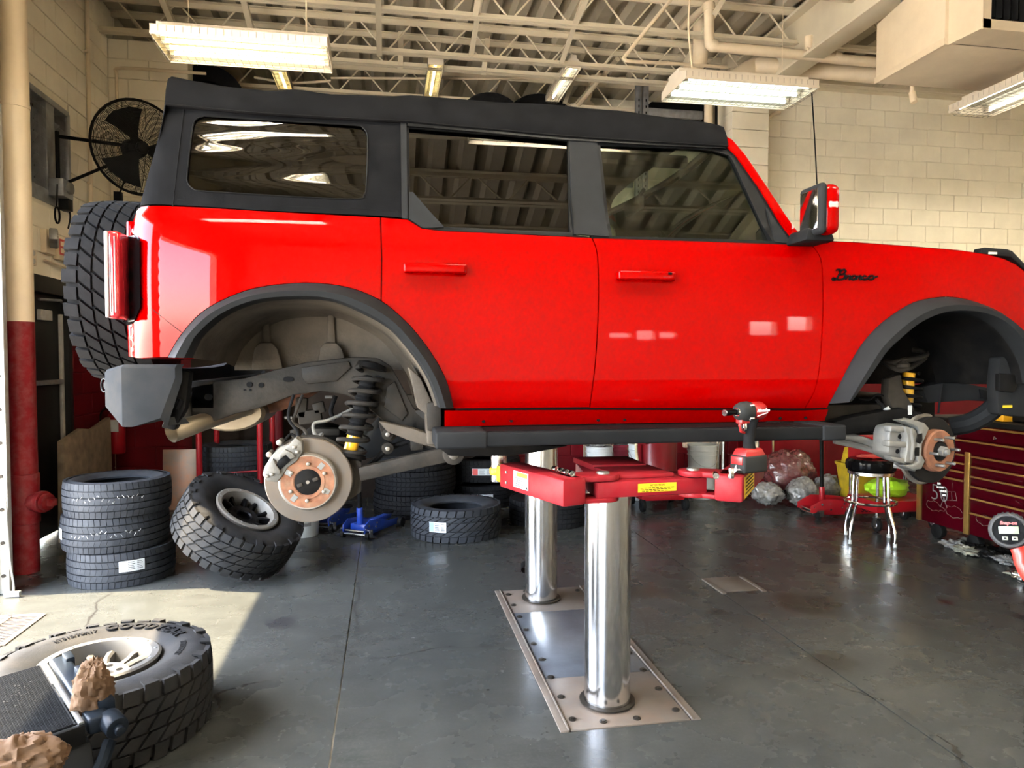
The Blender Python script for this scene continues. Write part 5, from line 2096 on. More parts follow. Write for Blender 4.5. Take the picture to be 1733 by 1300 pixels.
# fuel tank and skid behind the arm
q = MB()
q.prism(xz([(600, 760), (640, 720), (700, 735), (745, 745), (745, 768), (660, 772), (610, 775)], 3.5), 3.45, 4.1)
q.build('fuel_tank', 'grey_plastic', car, bevel=0.02)
# coil-over
s0, s1 = aY(629, 620, 3.06), aY(589, 778, 3.03)
ax = (s1 - s0)
axn = ax.normalized()
ea = axn.orthogonal().normalized()
eb = axn.cross(ea)
q = MB()
turns = 7.2
N = 150
pts = []
for k in range(N + 1):
    t = k / N
    a = 2 * PI * turns * t
    pts.append(s0 + ax * (0.03 + 0.93 * t) + (ea * math.cos(a) + eb * math.sin(a)) * (0.058 + 0.004 * math.sin(PI * t)))
q.tube(pts, 0.0098, 8)
q.build('coil_spring', 'spring_grey', car)
q = MB()
prof = []
for k in range(26):
    prof.append((0.037 if k % 2 else 0.030, 0.05 + (ax.length * 0.62) * k / 25))
q.lathe([(0.01, 0.04)] + prof + [(0.01, 0.05 + ax.length * 0.63)], s0, axn, 20)
q.build('damper_boot', 'rubber', car)
q = MB()
q.cyl(s0 + axn * ax.length * 0.66, s0 + axn * ax.length * 0.90, 0.029, n=20)
q.build('damper_body', 'shock_yellow', car, bevel=0.002)
q = MB()
q.cyl(s0 + axn * ax.length * 0.66, s0 + axn * ax.length * 0.60, 0.03, n=20)
q.build('damper_collar', 'chassis_black', car)
q = MB()
q.lathe([(0.02, 0), (0.07, 0.0), (0.072, 0.012), (0.05, 0.02), (0.02, 0.03)], s0 + axn * ax.length * 0.93, axn, 24)
q.cyl(s0 + axn * ax.length * 0.9, s0 + axn * ax.length * 1.1, 0.022, n=14)
q.build('spring_seat', 'chassis_black', car)
q = MB()
q.lathe([(0.02, -0.02), (0.06, -0.01), (0.065, 0.01), (0.02, 0.015)], s0, axn, 24)
q.build('spring_seat', 'chassis_black', car)
# hoses and cables around the axle
def hose(pts, r, name, mat='rubber', parent=None):
    q = MB()
    q.tube(smooth_line(PY(*pts), 7), r, 8)
    return q.build(name, mat, parent or car)


hose([(497, 668, 3.05), (489, 695, 3.04), (490, 712, 3.02), (503, 730, 3.0), (505, 745, 2.98)], 0.0065, 'brake_hose')
hose([(512, 668, 3.07), (500, 700, 3.05), (497, 715, 3.04), (515, 728, 3.03), (522, 745, 3.02)], 0.0065, 'brake_hose', 'chassis')
hose([(600, 690, 3.1), (575, 703, 3.08), (553, 712, 3.06), (533, 716, 3.05), (530, 726, 3.04), (536, 738, 3.03), (545, 735, 3.03), (540, 742, 3.0)], 0.0072, 'parking_cable', 'cast_alloy')
hose([(568, 670, 3.25), (560, 695, 3.25), (566, 712, 3.25)], 0.010, 'vent_hose')
hose([(505, 745, 3.02), (492, 735, 3.03), (478, 752, 3.0)], 0.006, 'brake_pipe')
q = MB()
for x, y, sx, sz in ((525, 705, 0.10, 0.06), (540, 690, 0.05, 0.05), (510, 690, 0.05, 0.09), (500, 735, 0.03, 0.05), (552, 730, 0.12, 0.03)):
    q.box(aY(x, y, 3.3), (sx, 0.06, sz), rot=(0, R(random.uniform(-20, 20)), 0))
q.build('axle_brackets', 'chassis', car, bevel=0.005)
q = MB()
for x, y in ((482, 707), (520, 660), (550, 672)):
    p = aY(x, y, 3.2)
    q.cyl(p, p + Vector((0.03, 0, 0.0)), 0.006, n=8)
q.build('clips', 'cast_alloy', car)

# ---- front corner
fh = Vector((2.558, 2.94, 1.118))
Mf = Matrix.Translation(fh) @ Matrix.Rotation(R(12), 4, 'Z')
fr = rotor(fh, 0.158, 0, 0.10, 'rotor_black', 'rust_brown', Mf)
b = MB()
b.lathe([(0.05, -0.0195), (0.094, -0.0195), (0.094, -0.016), (0.05, -0.016)], (0, 0, 0), (0, 1, 0), 40, closed=True, M=Mf)
b.build('rusty_face', 'rust_brown', fr, smooth=30)
for k in range(6):
    a = R(65 + 60 * k)
    q = MB()
    q.cyl((0.07 * math.cos(a), -0.015, 0.07 * math.sin(a)), (0.07 * math.cos(a), -0.062, 0.07 * math.sin(a)), 0.0072, n=10, M=Mf)
    q.build('wheel_stud', 'alu', fr, bevel=0.001)
b = MB()
b.cyl((0, 0.02, 0), (0, -0.022, 0), 0.043, n=24, M=Mf)
b.build('hub_bore', 'chassis_black', fr, bevel=0.002)
b = MB()
b.cyl((0, -0.02, 0), (0, -0.045, 0), 0.026, n=6, M=Mf)
b.cyl((0, -0.04, 0), (0, -0.06, 0), 0.014, n=12, M=Mf)
b.build('axle_nut', 'cast_alloy', fr, bevel=0.003)
# front caliper (ahead of this view, on the left of the rotor)
def fp(x, y, d=0.0):
    """picture point on the turned hub plane, d toward the car's outside"""
    n_ = Mf.to_3x3() @ Vector((0, -1, 0))
    o_ = fh + n_ * d
    r_ = ray(x, y)
    return CAMP + r_ * ((o_ - CAMP).dot(n_) / r_.dot(n_))


def fplate(L, d0, d1, name, mat, parent, bev=0.005):
    n_ = Mf.to_3x3() @ Vector((0, -1, 0))
    P = [fp(x, y, d1) for x, y in L]
    n = len(P)
    q = MB()
    q.add(P + [p - n_ * (d1 - d0) for p in P], [tuple(range(n)), tuple(range(2 * n - 1, n - 1, -1))] + [(k, n + k, n + (k + 1) % n, (k + 1) % n) for k in range(n)])
    return q.build(name, mat, parent, bevel=bev)


fcal = fplate([(1510, 722), (1527, 718), (1552, 727), (1560, 742), (1555, 768), (1548, 785), (1535, 786), (1512, 777), (1504, 768), (1506, 735)], -0.10, -0.005, 'brake_caliper', 'cast_alloy', car, 0.012)
fplate([(1528, 712), (1545, 710), (1565, 716), (1573, 725), (1568, 737), (1561, 752), (1560, 770), (1566, 780), (1560, 794), (1545, 796), (1530, 788), (1546, 787), (1555, 782), (1552, 766), (1553, 748), (1558, 733), (1552, 722)], -0.03, 0.032, 'caliper_bracket', 'cast_alloy', fcal, 0.005)
for (x0, y0_, x1, y1_) in ((1527, 712, 1556, 720), (1512, 786, 1550, 792)):
    q = MB()
    q.tube([fp(x0, y0_, -0.06), fp(x1, y1_, 0.01)], 0.017, 12)
    q.build('slide_pin', 'cast_alloy', fcal, bevel=0.003)
fplate([(1531, 721), (1550, 726), (1556, 742), (1552, 768), (1546, 785), (1533, 783), (1536, 760), (1537, 740)], -0.02, 0.030, 'caliper_body', 'cast_alloy', fcal, 0.008)
for L in ([(1509, 721), (1536, 723), (1536, 732), (1508, 731)], [(1506, 746), (1537, 748), (1536, 758), (1505, 756)], [(1507, 772), (1535, 777), (1534, 786), (1511, 780)]):
    fplate(L, -0.02, 0.022, 'caliper_rib', 'cast_alloy', fcal, 0.006)
for x, y in ((1523, 739), (1519, 764)):
    q = MB()
    p = fp(x, y, -0.0045)
    q.lathe([(0.001, 0.0), (1, 0.0), (1, 0.003), (0.001, 0.003)], (0, 0, 0), (0, 1, 0), 16, M=Matrix.Translation(p) @ Matrix.Rotation(R(12), 4, 'Z') @ Matrix.Diagonal((0.013, 1, 0.011, 1)))
    q.build('caliper_hole', 'ink', fcal)
fplate([(1553, 736), (1561, 733), (1562, 745), (1557, 752), (1551, 748)], 0.0, 0.0335, 'brake_pad', 'chassis_black', fcal, 0.002)
fplate([(1548, 758), (1556, 757), (1556, 772), (1549, 772)], 0.0, 0.0335, 'brake_pad', 'chassis_black', fcal, 0.002)
q = MB()
p = fp(1540, 735, 0.024)
q.tube([fp(1540, 725, 0.024), fp(1544, 750, 0.026), fp(1541, 778, 0.024)], 0.012, 10)
q.build('caliper_bridge', 'cast_alloy', fcal)
q = MB()
q.lathe([(0.05, 0.055), (0.166, 0.06), (0.172, 0.07), (0.05, 0.07)], (0, 0, 0), (0, 1, 0), 30, closed=True, M=Mf, a0=R(30), a1=R(330))
q.build('dust_shield', 'steel_dull', car)
# knuckle, arms, damper
bar([(1505, 640), (1526, 633), (1530, 660), (1548, 690), (1552, 715), (1530, 722), (1515, 700), (1503, 672)], 3.03, 3.09, 'steering_knuckle', 'chassis', 0.01)
q = MB()
q.tube(smooth_line(PY((1405, 735, 3.05), (1450, 742, 3.03), (1478, 752, 3.02), (1495, 764, 3.0), (1512, 772, 2.98)), 6), [0.018] * 12 + [0.022] * 13, 12)
q.build('lower_arm', 'cast_alloy', car)
q = MB()
q.tube(smooth_line(PY((1412, 745, 3.15), (1460, 756, 3.12), (1490, 766, 3.08), (1515, 776, 3.03)), 6), 0.018, 10)
q.build('lower_arm', 'cast_alloy', car)
q = MB()
q.lathe([(0.012, 0.0), (0.024, 0.01), (0.034, 0.025), (0.026, 0.034), (0.034, 0.045), (0.022, 0.06), (0.012, 0.065)], aY(1490, 762, 2.99), (0.1, 0, 1), 16)
q.build('joint_boot', 'rubber', car)
q = MB()
q.tube(smooth_line(PY((1498, 612, 3.10), (1512, 614, 3.05), (1530, 610, 3.04), (1556, 606, 3.07), (1568, 600, 3.14), (1562, 595, 3.2), (1545, 592, 3.25)), 5), 0.013, 10)
q.tube(smooth_line(PY((1495, 611, 3.12), (1510, 622, 3.05), (1526, 626, 3.03), (1545, 620, 3.05), (1565, 606, 3.12)), 5), 0.013, 10)
q.lathe([(0.01, 0), (0.03, 0.0), (0.032, 0.015), (0.014, 0.03)], aY(1528, 622, 3.02), (0, 0, 1), 16)
q.build('upper_arm', 'chassis', car)
q = MB()
fa, fb_ = aY(1538, 632, 3.14), aY(1532, 705, 3.12)
q.tube([fa, fb_], 0.03, 14)
q.build('damper_body', 'shock_yellow', car)
q = MB()
pts = []
d_ = fb_ - fa
for k in range(91):
    a = 2 * PI * 5 * k / 90
    pts.append(fa + d_ * (k / 90) * 0.95 + Vector((math.cos(a), math.sin(a), 0)) * 0.06)
q.tube(pts, 0.009, 8)
q.build('coil_spring', 'chassis_black', car)
q = MB()
q.tube(smooth_line(PY((1483, 676, 3.06), (1496, 690, 3.05), (1505, 700, 3.03), (1510, 712, 3.02), (1506, 728, 3.02), (1503, 745, 3.02), (1499, 760, 3.0)), 6), 0.009, 8)
q.build('brake_hose', 'rubber', car)
q = MB()
q.tube(PY((1499, 690, 3.03), (1505, 698, 3.02)), 0.014, 10)
q.build('hose_sleeve', 'label_white', car)
q = MB()
q.box(aY(1540, 694, 3.0), (0.02, 0.004, 0.045))
q.build('white_tag', 'label_white', car)
hose([(1454, 674, 3.1), (1470, 677, 3.08), (1484, 668, 3.08), (1495, 670, 3.05)], 0.004, 'sensor_wire')
bar([(1385, 722), (1450, 712), (1505, 700), (1510, 714), (1455, 726), (1395, 735)], 3.16, 3.22, 'drag_link', 'chassis_black', 0.01)
# front frame horns and bumper end
bar([(1560, 655), (1595, 648), (1640, 650), (1690, 660), (1688, 680), (1640, 678), (1570, 682)], 3.16, 3.26, 'frame_horn', 'grey_plastic', 0.008)
bar([(1658, 659), (1674, 661), (1673, 676), (1660, 674)], 3.155, 3.162, 'horn_opening', 'ink', 0.001)
hose([(1595, 650, 3.12), (1591, 675, 3.12), (1588, 700, 3.12)], 0.005, 'sensor_wire')
bmp = bar([(1692, 604), (1740, 600), (1800, 610), (1800, 708), (1733, 707), (1690, 702), (1688, 650)], 2.92, 2.99, 'front_bumper', 'grey_plastic', 0.015)
bar([(1692, 632), (1720, 634), (1722, 655), (1716, 665), (1692, 662)], 2.90, 2.93, 'bumper_insert', 'chassis_black', 0.006, bmp)
q = MB()
q.box(aY(1705, 688, 2.915), (0.05, 0.004, 0.012))
q.build('bumper_label', 'label_yellow', bmp)
q = MB()
q.tube(smooth_line(PY((1608, 722, 3.25), (1640, 716, 3.2), (1670, 700, 3.15), (1690, 682, 3.1)), 6), 0.05, 10)
q.build('air_dam', 'grey_plastic', car)
q = MB()
q.cyl((fh.x, 3.0, fh.z + 0.0), (fh.x - 0.1, 3.6, fh.z + 0.12), 0.02, n=10)
q.box((2.45, YC, 1.25), (0.9, 0.9, 0.2))
q.build('front_subframe', 'chassis_black', car, bevel=0.02)
# ================================================================== IN-GROUND LIFT
LX, LY1, LY2 = 0.972, 3.035, 4.43
lift = thing('vehicle_lift', 'red-armed in-ground vehicle lift with two polished steel posts under the car', 'vehicle lift', (LX, LY1, 0))
for y in (LY1, LY2):
    b = MB()
    b.lathe([(0.1035, 0.012), (0.1035, 1.0), (0.100, 1.0)], (LX, y, 0), (0, 0, 1), 64)
    po = b.build('post', 'post_steel', lift, smooth=40)
    b = MB()
    b.lathe([(0.1045, 0.010), (0.125, 0.010), (0.125, 0.016), (0.1045, 0.018)], (LX, y, 0), (0, 0, 1), 48, closed=True)
    b.build('post_seal', 'bolt_dark', po)

YM = (LY1 + LY2) / 2


def lift_side(m):
    fy = (lambda y: y) if not m else (lambda y: 2 * YM - y)
    V = lambda x, y, z: Vector((x, fy(y), z))
    zt, zb = 1.10, 0.995

    def blk(L, z0, z1, name, mat='lift_red', bev=0.008, parent=lift):
        q = MB()
        q.prism([(x, fy(y)) for x, y in L], z0, z1, plane='XY')
        return q.build(name, mat, parent, bevel=bev)
    # yoke
    yoke = blk([(0.795, 2.615), (1.265, 2.655), (1.265, 2.75), (1.12, 2.93), (1.10, 3.14), (0.85, 3.14), (0.82, 2.93), (0.795, 2.75)], 1.012, 1.075, 'yoke', bev=0.006)
    blk([(0.90, 2.67), (1.14, 2.69), (1.12, 2.93), (0.86, 2.93)], 1.075, 1.092, 'yoke_plate', parent=yoke, bev=0.004)
    blk([(0.86, 2.9), (1.10, 2.9), (1.10, 3.15), (0.84, 3.15)], 1.075, 1.10, 'post_cap', 'lift_red', parent=yoke, bev=0.004)
    # arms
    for nm, pin, end, d, L in (('left', (0.836, 2.675), (0.695, 2.575), Vector((-0.15, 0.42, 0)).normalized(), 0.50), ('right', (1.225, 2.70), (1.300, 2.545), Vector((0.74, 1.0, 0)).normalized(), 0.66)):
        s = Vector((-d.y, d.x, 0))
        e = Vector((end[0], end[1], 0))
        a = e - s * 0.054
        b_ = e + s * 0.054
        arm = blk([(a.x, a.y), (b_.x, b_.y), ((b_ + d * L).x, (b_ + d * L).y), ((a + d * L).x, (a + d * L).y)], zb, zt, 'lift_arm', bev=0.012)
        # clevis plates round the pin
        for (z0, z1) in ((zt - 0.022, zt), (zb - 0.0, zb + 0.018)):
            pts = [(pin[0] + 0.062 * math.cos(t), pin[1] + 0.062 * math.sin(t)) for t in [R(-100) + R(200) * k / 12 if nm == 'left' else R(80) + R(200) * k / 12 for k in range(13)]]
            c0 = e + d * 0.03
            c1 = e + d * 0.16
            blk(pts + [(c1.x, c1.y), (c0.x, c0.y)] if nm == 'left' else pts + [(c0.x, c0.y), (c1.x, c1.y)], z0, z1, 'clevis', parent=arm, bev=0.004)
        q = MB()
        q.cyl(V(pin[0], pin[1], 0.99), V(pin[0], pin[1], zt + 0.008), 0.026, n=24)
        q.build('pivot_pin', 'steel_dull', arm, bevel=0.003)
        fe = e + d * L
        if nm == 'left':
            ytip = fe + d * 0.0
            q = MB()
            q.box((0, 0.03, 0), (0.07, 0.07, 0.075), M=frame(V(fe.x, fe.y, 1.045), V(s.x, s.y, 0) - V(0, 0, 0), V(d.x, d.y, 0) - V(0, 0, 0)))
            q.box((0, 0.085, 0.0), (0.05, 0.05, 0.05), M=frame(V(fe.x, fe.y, 1.045), V(s.x, s.y, 0) - V(0, 0, 0), V(d.x, d.y, 0) - V(0, 0, 0)))
            q.cyl(V((fe + d * 0.10).x, (fe + d * 0.10).y, 1.03), V((fe + d * 0.10).x, (fe + d * 0.10).y, 1.065), 0.042, n=20)
            q.build('arm_tip', 'lift_yellow', arm, bevel=0.008)
            c = fe + d * 0.10
        else:
            c = fe - d * 0.06
        q = MB()
        q.cyl(V(c.x, c.y, 1.0), V(c.x, c.y, 1.185), 0.036, n=24)
        q.build('pad_adapter', 'satin_chrome', arm, bevel=0.003)
        q = MB()
        q.cyl(V(c.x, c.y, 1.185), V(c.x, c.y, 1.20), 0.042, n=24)
        q.cyl(V(c.x, c.y, 1.20), V(c.x, c.y, 1.235), 0.024, n=16)
        q.build('lift_pad', 'rubber', arm, bevel=0.003)
        if m:
            continue
        if nm == 'left':
            # rivets and sticker on the long side
            side = e - s * 0.0545
            nrm = -s if (-s).y < 0 else s
            nrm = Vector((-d.y, d.x, 0))
            if nrm.y > 0:
                nrm = -nrm
            fc_ = e + nrm * 0.0545
            for z in (1.07, 1.025):
                p = fc_ + d * (L - 0.07)
                q = MB()
                q.cyl((p.x, p.y, z), (p.x + nrm.x * 0.004, p.y + nrm.y * 0.004, z), 0.006, n=10)
                q.build('rivet', 'steel_dull', arm)
            p = fc_ + d * (L * 0.62) + nrm * 0.001
            q = MB()
            q.box((0, 0, 0), (0.12, 0.068, 0.001), M=frame((p.x, p.y, 1.052), -d, (0, 0, 1)))
            st = q.build('warning_sticker', 'label_white', arm)
            q = MB()
            q.box((0.012, 0.022, 0.001), (0.085, 0.018, 0.001), M=frame((p.x, p.y, 1.052), -d, (0, 0, 1)))
            q.build('sticker_band', 'label_yellow', st)
            q = MB()
            for k in range(5):
                q.box((-0.015 + 0.004 * (k % 2), 0.006 - k * 0.008, 0.001), (0.07 - 0.008 * (k % 3), 0.0022, 0.001), M=frame((p.x, p.y, 1.052), -d, (0, 0, 1)))
            q.prism([(0.045, -0.03), (0.057, -0.03), (0.051, -0.018)], 0.0005, 0.0015, M=frame((p.x, p.y, 1.052), -d, (0, 0, 1)), plane='XY')
            q.build('sticker_print', 'ink', st)
        else:
            nrm = Vector((d.y, -d.x, 0))
            p = e + nrm * 0.0547 + d * 0.17
            q = MB()
            q.box((0, 0, 0), (0.26, 0.085, 0.001), M=frame((p.x, p.y, 1.047), d, (0, 0, 1)))
            st = q.build('warning_sticker', 'label_yellow', arm)
            q = MB()
            for k in range(5):
                q.box((0.0, 0.03 - k * 0.014, 0.001), (0.22 - 0.02 * (k % 2), 0.005, 0.001), M=frame((p.x, p.y, 1.047), d, (0, 0, 1)))
            q.build('sticker_print', 'ink', st)
    if not m:
        fx = Vector((1.265 - 0.795, 0.04, 0)).normalized()
        M_ = frame((1.045, 2.634, 1.046), fx, (0, 0, 1))
        q = MB()
        q.box((0, 0, 0.001), (0.165, 0.034, 0.001), M=M_)
        st = q.build('attention_sticker', 'label_yellow', yoke)
        lettering('ATTENTION', 0.011, 'ink', st, M_ @ Matrix.Translation((0, 0.009, 0.0018)), depth=0.0003)
        q = MB()
        for k in range(3):
            for j in range(9 - k):
                q.box((-0.066 + j * 0.0165 + 0.003 * k, -0.001 - k * 0.006, 0.0018), (0.0125, 0.0024, 0.0004), M=M_)
        q.build('sticker_print', 'ink', st)


lift_side(False)
lift_side(True)

# floor plates of the lift pit
a0, a1, b0, b1 = PLATE
pit = thing('lift_pit_cover', 'rusty steel pit cover of three bolted plates set in the floor round the lift posts', 'floor plate', ((a0 + a1) / 2, b0, 0))
ys_ = [b0 + 0.005, 3.30, 4.20, b1 - 0.005]
for k in range(3):
    b = MB()
    yA, yB_ = ys_[k] + 0.002, ys_[k + 1] - 0.002
    b.box(((a0 + a1) / 2, (yA + yB_) / 2, -0.002), (a1 - a0 - 0.09, yB_ - yA, 0.012))
    b.build('cover_plate', 'plate_blue' if k == 1 else 'plate_steel', pit, bevel=0.001)
for s in (0, 1):
    x = a0 + 0.02 if s == 0 else a1 - 0.02
    b = MB()
    b.box((x, (b0 + b1) / 2, 0.001), (0.04, b1 - b0, 0.012))
    b.box((x + (0.016 if s == 0 else -0.016), (b0 + b1) / 2, 0.005), (0.008, b1 - b0, 0.014))
    b.build('edge_rail', 'plate_steel', pit, bevel=0.002)
for k in range(9):
    for x in (a0 + 0.075, a1 - 0.075):
        y = b0 + 0.09 + k * 0.205
        q = MB()
        q.cyl((x, y, 0.003), (x, y, 0.0085), 0.017, n=14)
        q.cyl((x, y, 0.0085), (x, y, 0.013), 0.010, n=6)
        q.build('plate_bolt', 'bolt_dark', pit)
for x in (0.90, 1.05):
    for y in (2.86, 4.58):
        q = MB()
        q.cyl((x, y, 0.003), (x, y, 0.0085), 0.017, n=14)
        q.cyl((x, y, 0.0085), (x, y, 0.013), 0.010, n=6)
        q.build('plate_bolt', 'bolt_dark', pit)

# small hatch further right and floor drain at the left
p = aZ(1215, 992)
b = MB()
b.box((2.33, 4.50, 0.0), (0.26, 0.30, 0.006))
h = b.build('floor_hatch', 'plate_steel', bevel=0.001)
tag(h, 'small rusty steel hatch with two edge strips in the concrete floor', 'floor hatch')
for x in (2.185, 2.47):
    q = MB()
    q.box((x, 4.47, 0.004), (0.03, 0.32, 0.010))
    q.build('edge_strip', 'plate_steel', h, bevel=0.002)
g0 = thing('floor_drain', 'rectangular slotted drain grate in the sunlit floor at left', 'drain', (-2.15, 4.45, 0))
gx0, gx1, gy0, gy1 = -2.42, -2.06, 4.20, 4.68
b = MB()
for (x, y, sx, sy) in (((gx0 + gx1) / 2, gy0, gx1 - gx0, 0.03), ((gx0 + gx1) / 2, gy1, gx1 - gx0, 0.03), (gx0, (gy0 + gy1) / 2, 0.03, gy1 - gy0), (gx1, (gy0 + gy1) / 2, 0.03, gy1 - gy0), ((gx0 + gx1) / 2, (gy0 + gy1) / 2, 0.03, gy1 - gy0)):
    b.box((x, y, 0.002), (sx, sy, 0.01))
b.build('rim', 'plate_steel', g0, bevel=0.002)
b = MB()
b.box(((gx0 + gx1) / 2, (gy0 + gy1) / 2, 0.0), (gx1 - gx0, gy1 - gy0, 0.003))
b.build('sump', 'ink', g0)
for k in range(19):
    q = MB()
    q.box(((gx0 + gx1) / 2, gy0 + 0.025 + k * 0.024, 0.0025), (gx1 - gx0 - 0.02, 0.008, 0.004))
    q.build('bar', 'plate_steel', g0)
# open pipe stub near the rear post
b = MB()
c = aY(888, 963, 4.3)
c = aZ(888, 975, 0.02)
b.tube([c + Vector((0.0, 0.0, 0.045)), c + Vector((0.02, 0.12, 0.045))], 0.026, 14, caps=False)
b.tube([c + Vector((0.0, 0.0, 0.045)), c + Vector((0.02, 0.12, 0.045))], 0.022, 14, caps=False)
tag(b.build('pipe_stub', 'dark_metal', recalc=False), 'short open dark pipe lying behind the rear lift post', 'pipe')

# ================================================================== IMPACT WRENCH, SOCKETS, WRAPPER ON THE RIGHT ARM
W0 = Vector((1.41, 2.60, 1.10))
t = thing('impact_wrench', 'red and grey cordless impact wrench standing on the right lift arm', 'impact wrench', W0)
wx = Vector((-0.93, -0.37, 0)).normalized()      # the way the anvil points
wy = Vector((0, 0, 1)).cross(wx)
WM = frame(W0, wx, wy)
b = MB()
b.box((-0.005, 0, 0.037), (0.135, 0.078, 0.07), M=WM)
b.build('battery', 'tool_grey', t, bevel=0.010, seg=3)
b = MB()
b.box((-0.005, 0, 0.082), (0.12, 0.075, 0.03), M=WM, taper=(0.75, 0.75))
b.build('battery_mount', 'tool_red', t, bevel=0.006)
b = MB()
b.box((0.06, 0, 0.052), (0.012, 0.055, 0.03), M=WM)
b.box((0.0, -0.04, 0.03), (0.06, 0.003, 0.02), M=WM)
b.build('battery_badge', 'tool_red', t, bevel=0.002)
b = MB()
b.tube([WM @ Vector(p) for p in ((-0.01, 0, 0.085), (-0.005, 0, 0.13), (-0.012, 0, 0.18), (-0.015, 0, 0.215))], [0.026, 0.021, 0.024, 0.03], 14)
b.build('grip', 'rubber', t)
b = MB()
b.lathe([(0.012, -0.082), (0.030, -0.080), (0.037, -0.065), (0.037, 0.005), (0.01, 0.008)], WM @ Vector((0, 0, 0.243)), wx, 24)
body = b.build('motor_body', 'tool_red', t, bevel=0.002)
b = MB()
b.lathe([(0.02, 0.0), (0.039, 0.0), (0.041, 0.012), (0.040, 0.035), (0.033, 0.055), (0.020, 0.066), (0.012, 0.068)], WM @ Vector((0, 0, 0.243)), wx, 24)
b.build('nose', 'tool_grey', t)
b = MB()
b.lathe([(0.0155, 0.064), (0.0175, 0.066), (0.0155, 0.070)], WM @ Vector((0, 0, 0.243)), wx, 24)
b.build('nose_ring', 'chrome', t)
b = MB()
b.lathe([(0.011, 0.06), (0.0125, 0.07), (0.0125, 0.135), (0.0105, 0.137), (0.008, 0.137), (0.008, 0.125), (0.001, 0.125)], WM @ Vector((0, 0, 0.243)), wx, 20)
sk = b.build('deep_socket', 'gloss_black', t)
b = MB()
b.lathe([(0.0085, 0.1375), (0.0125, 0.1375), (0.0125, 0.134)], WM @ Vector((0, 0, 0.243)), wx, 20)
b.build('socket_rim', 'chrome', sk)
b = MB()
b.tube([WM @ Vector(p) for p in ((0.045, 0, 0.205), (0.05, 0, 0.19), (0.042, 0, 0.165), (0.02, 0, 0.16))], 0.006, 8)
b.box((0.02, 0, 0.205), (0.07, 0.03, 0.015), M=WM)
b.build('trigger_guard', 'tool_red', t, bevel=0.002)
b = MB()
b.box((0.022, 0, 0.185), (0.016, 0.02, 0.03), M=WM)
b.build('trigger', 'chrome', t, bevel=0.003)
b = MB()
for a in (40, 140, 220, 320):
    p = WM @ Vector((0.006, 0.039 * math.cos(R(a)), 0.243 + 0.039 * math.sin(R(a))))
    b.cyl(p, p + wx * 0.022, 0.006, n=8)
b.build('body_screw', 'satin_chrome', t)
vis = -wy if wy.y > 0 else wy
lettering('Milwaukee', 0.017, 'ink_white', t, frame(WM @ Vector((-0.042, 0, 0.248)) + vis * 0.0385, -wx if (-wx).x > 0 else wx, (0.0, 0, 1)), shear=0.3, depth=0.0006, bold=0.0006)
b = MB()
vm = frame(WM @ Vector((-0.04, 0, 0.236)) + vis * 0.037, -wx if (-wx).x > 0 else wx, (0, 0, 1))
b.prism([(-0.032, -0.012), (-0.028, -0.008), (0.03, 0.004), (0.03, 0.001)], -0.0015, 0.0015, M=vm, plane='XY')
b.build('body_stripe', 'ink_white', t)


def socket(name, label, p, ax, r, L, group=None):
    b = MB()
    p = Vector(p)
    ax = Vector(ax).normalized()
    b.lathe([(r * 0.62, 0.004), (r * 0.62, 0.0), (r * 0.95, 0.0), (r, 0.002), (r, L * 0.45), (r * 0.86, L * 0.52), (r * 0.86, L - 0.002), (r * 0.8, L), (r * 0.5, L), (r * 0.5, L - 0.006), (0.0005, L - 0.006)], p, ax, 20)
    o = b.build(name, 'chrome', smooth=30)
    tag(o, label, 'socket', group)
    return o


socket('socket', 'chrome socket standing upright by the white wrapper on the lift arm', aZ(1237, 809, 1.101), (0, 0, 1), 0.0125, 0.038)
ps_ = aZ(1212, 806, 1.115)
socket('socket', 'long chrome socket lying next to the upright socket on the lift arm', ps_, (0.25, 0.62, 0.0), 0.012, 0.058)
q0 = aZ(989, 805, 1.113) + Vector((-0.034, 0.045, 0))
q1 = aZ(961, 797, 1.113) + Vector((-0.034, 0.045, 0))
for k, lb in enumerate(('nearest of four small chrome sockets lying in a row on the left lift arm', 'second of four small chrome sockets lying in a row on the left lift arm', 'third of four small chrome sockets lying in a row on the left lift arm', 'farthest of four small chrome sockets lying in a row on the left lift arm')):
    p = q0.lerp(q1, k / 3)
    socket('socket', lb, p, ((q1 - q0).normalized() + Vector((0.1 * (-1) ** k, 0.1, 0))), 0.012, 0.026)
b = MB()
rows = []
c = aZ(1258, 800, 1.103)
for i in range(7):
    row = []
    for j in range(8):
        u, v = i / 6 - 0.5, j / 7 - 0.5
        row.append(c + Vector((v * 0.10 + 0.02 * u, u * 0.05 + v * 0.03, 0.004 + 0.035 * abs(noise.noise(Vector((u * 4, v * 4, 3)))) + 0.02 * (0.5 - abs(v)))))
    rows.append(row)
b.grid(rows)
o = b.build('wrapper', 'label_white', smooth=20)
tag(o, 'crumpled white snack wrapper with a red mark beside the impact wrench', 'wrapper')
q = MB()
q.grid([[r + Vector((0, 0, 0.0015)) for r in row[2:5]] for row in rows[2:5]])
q.build('red_print', 'orange_red', o)
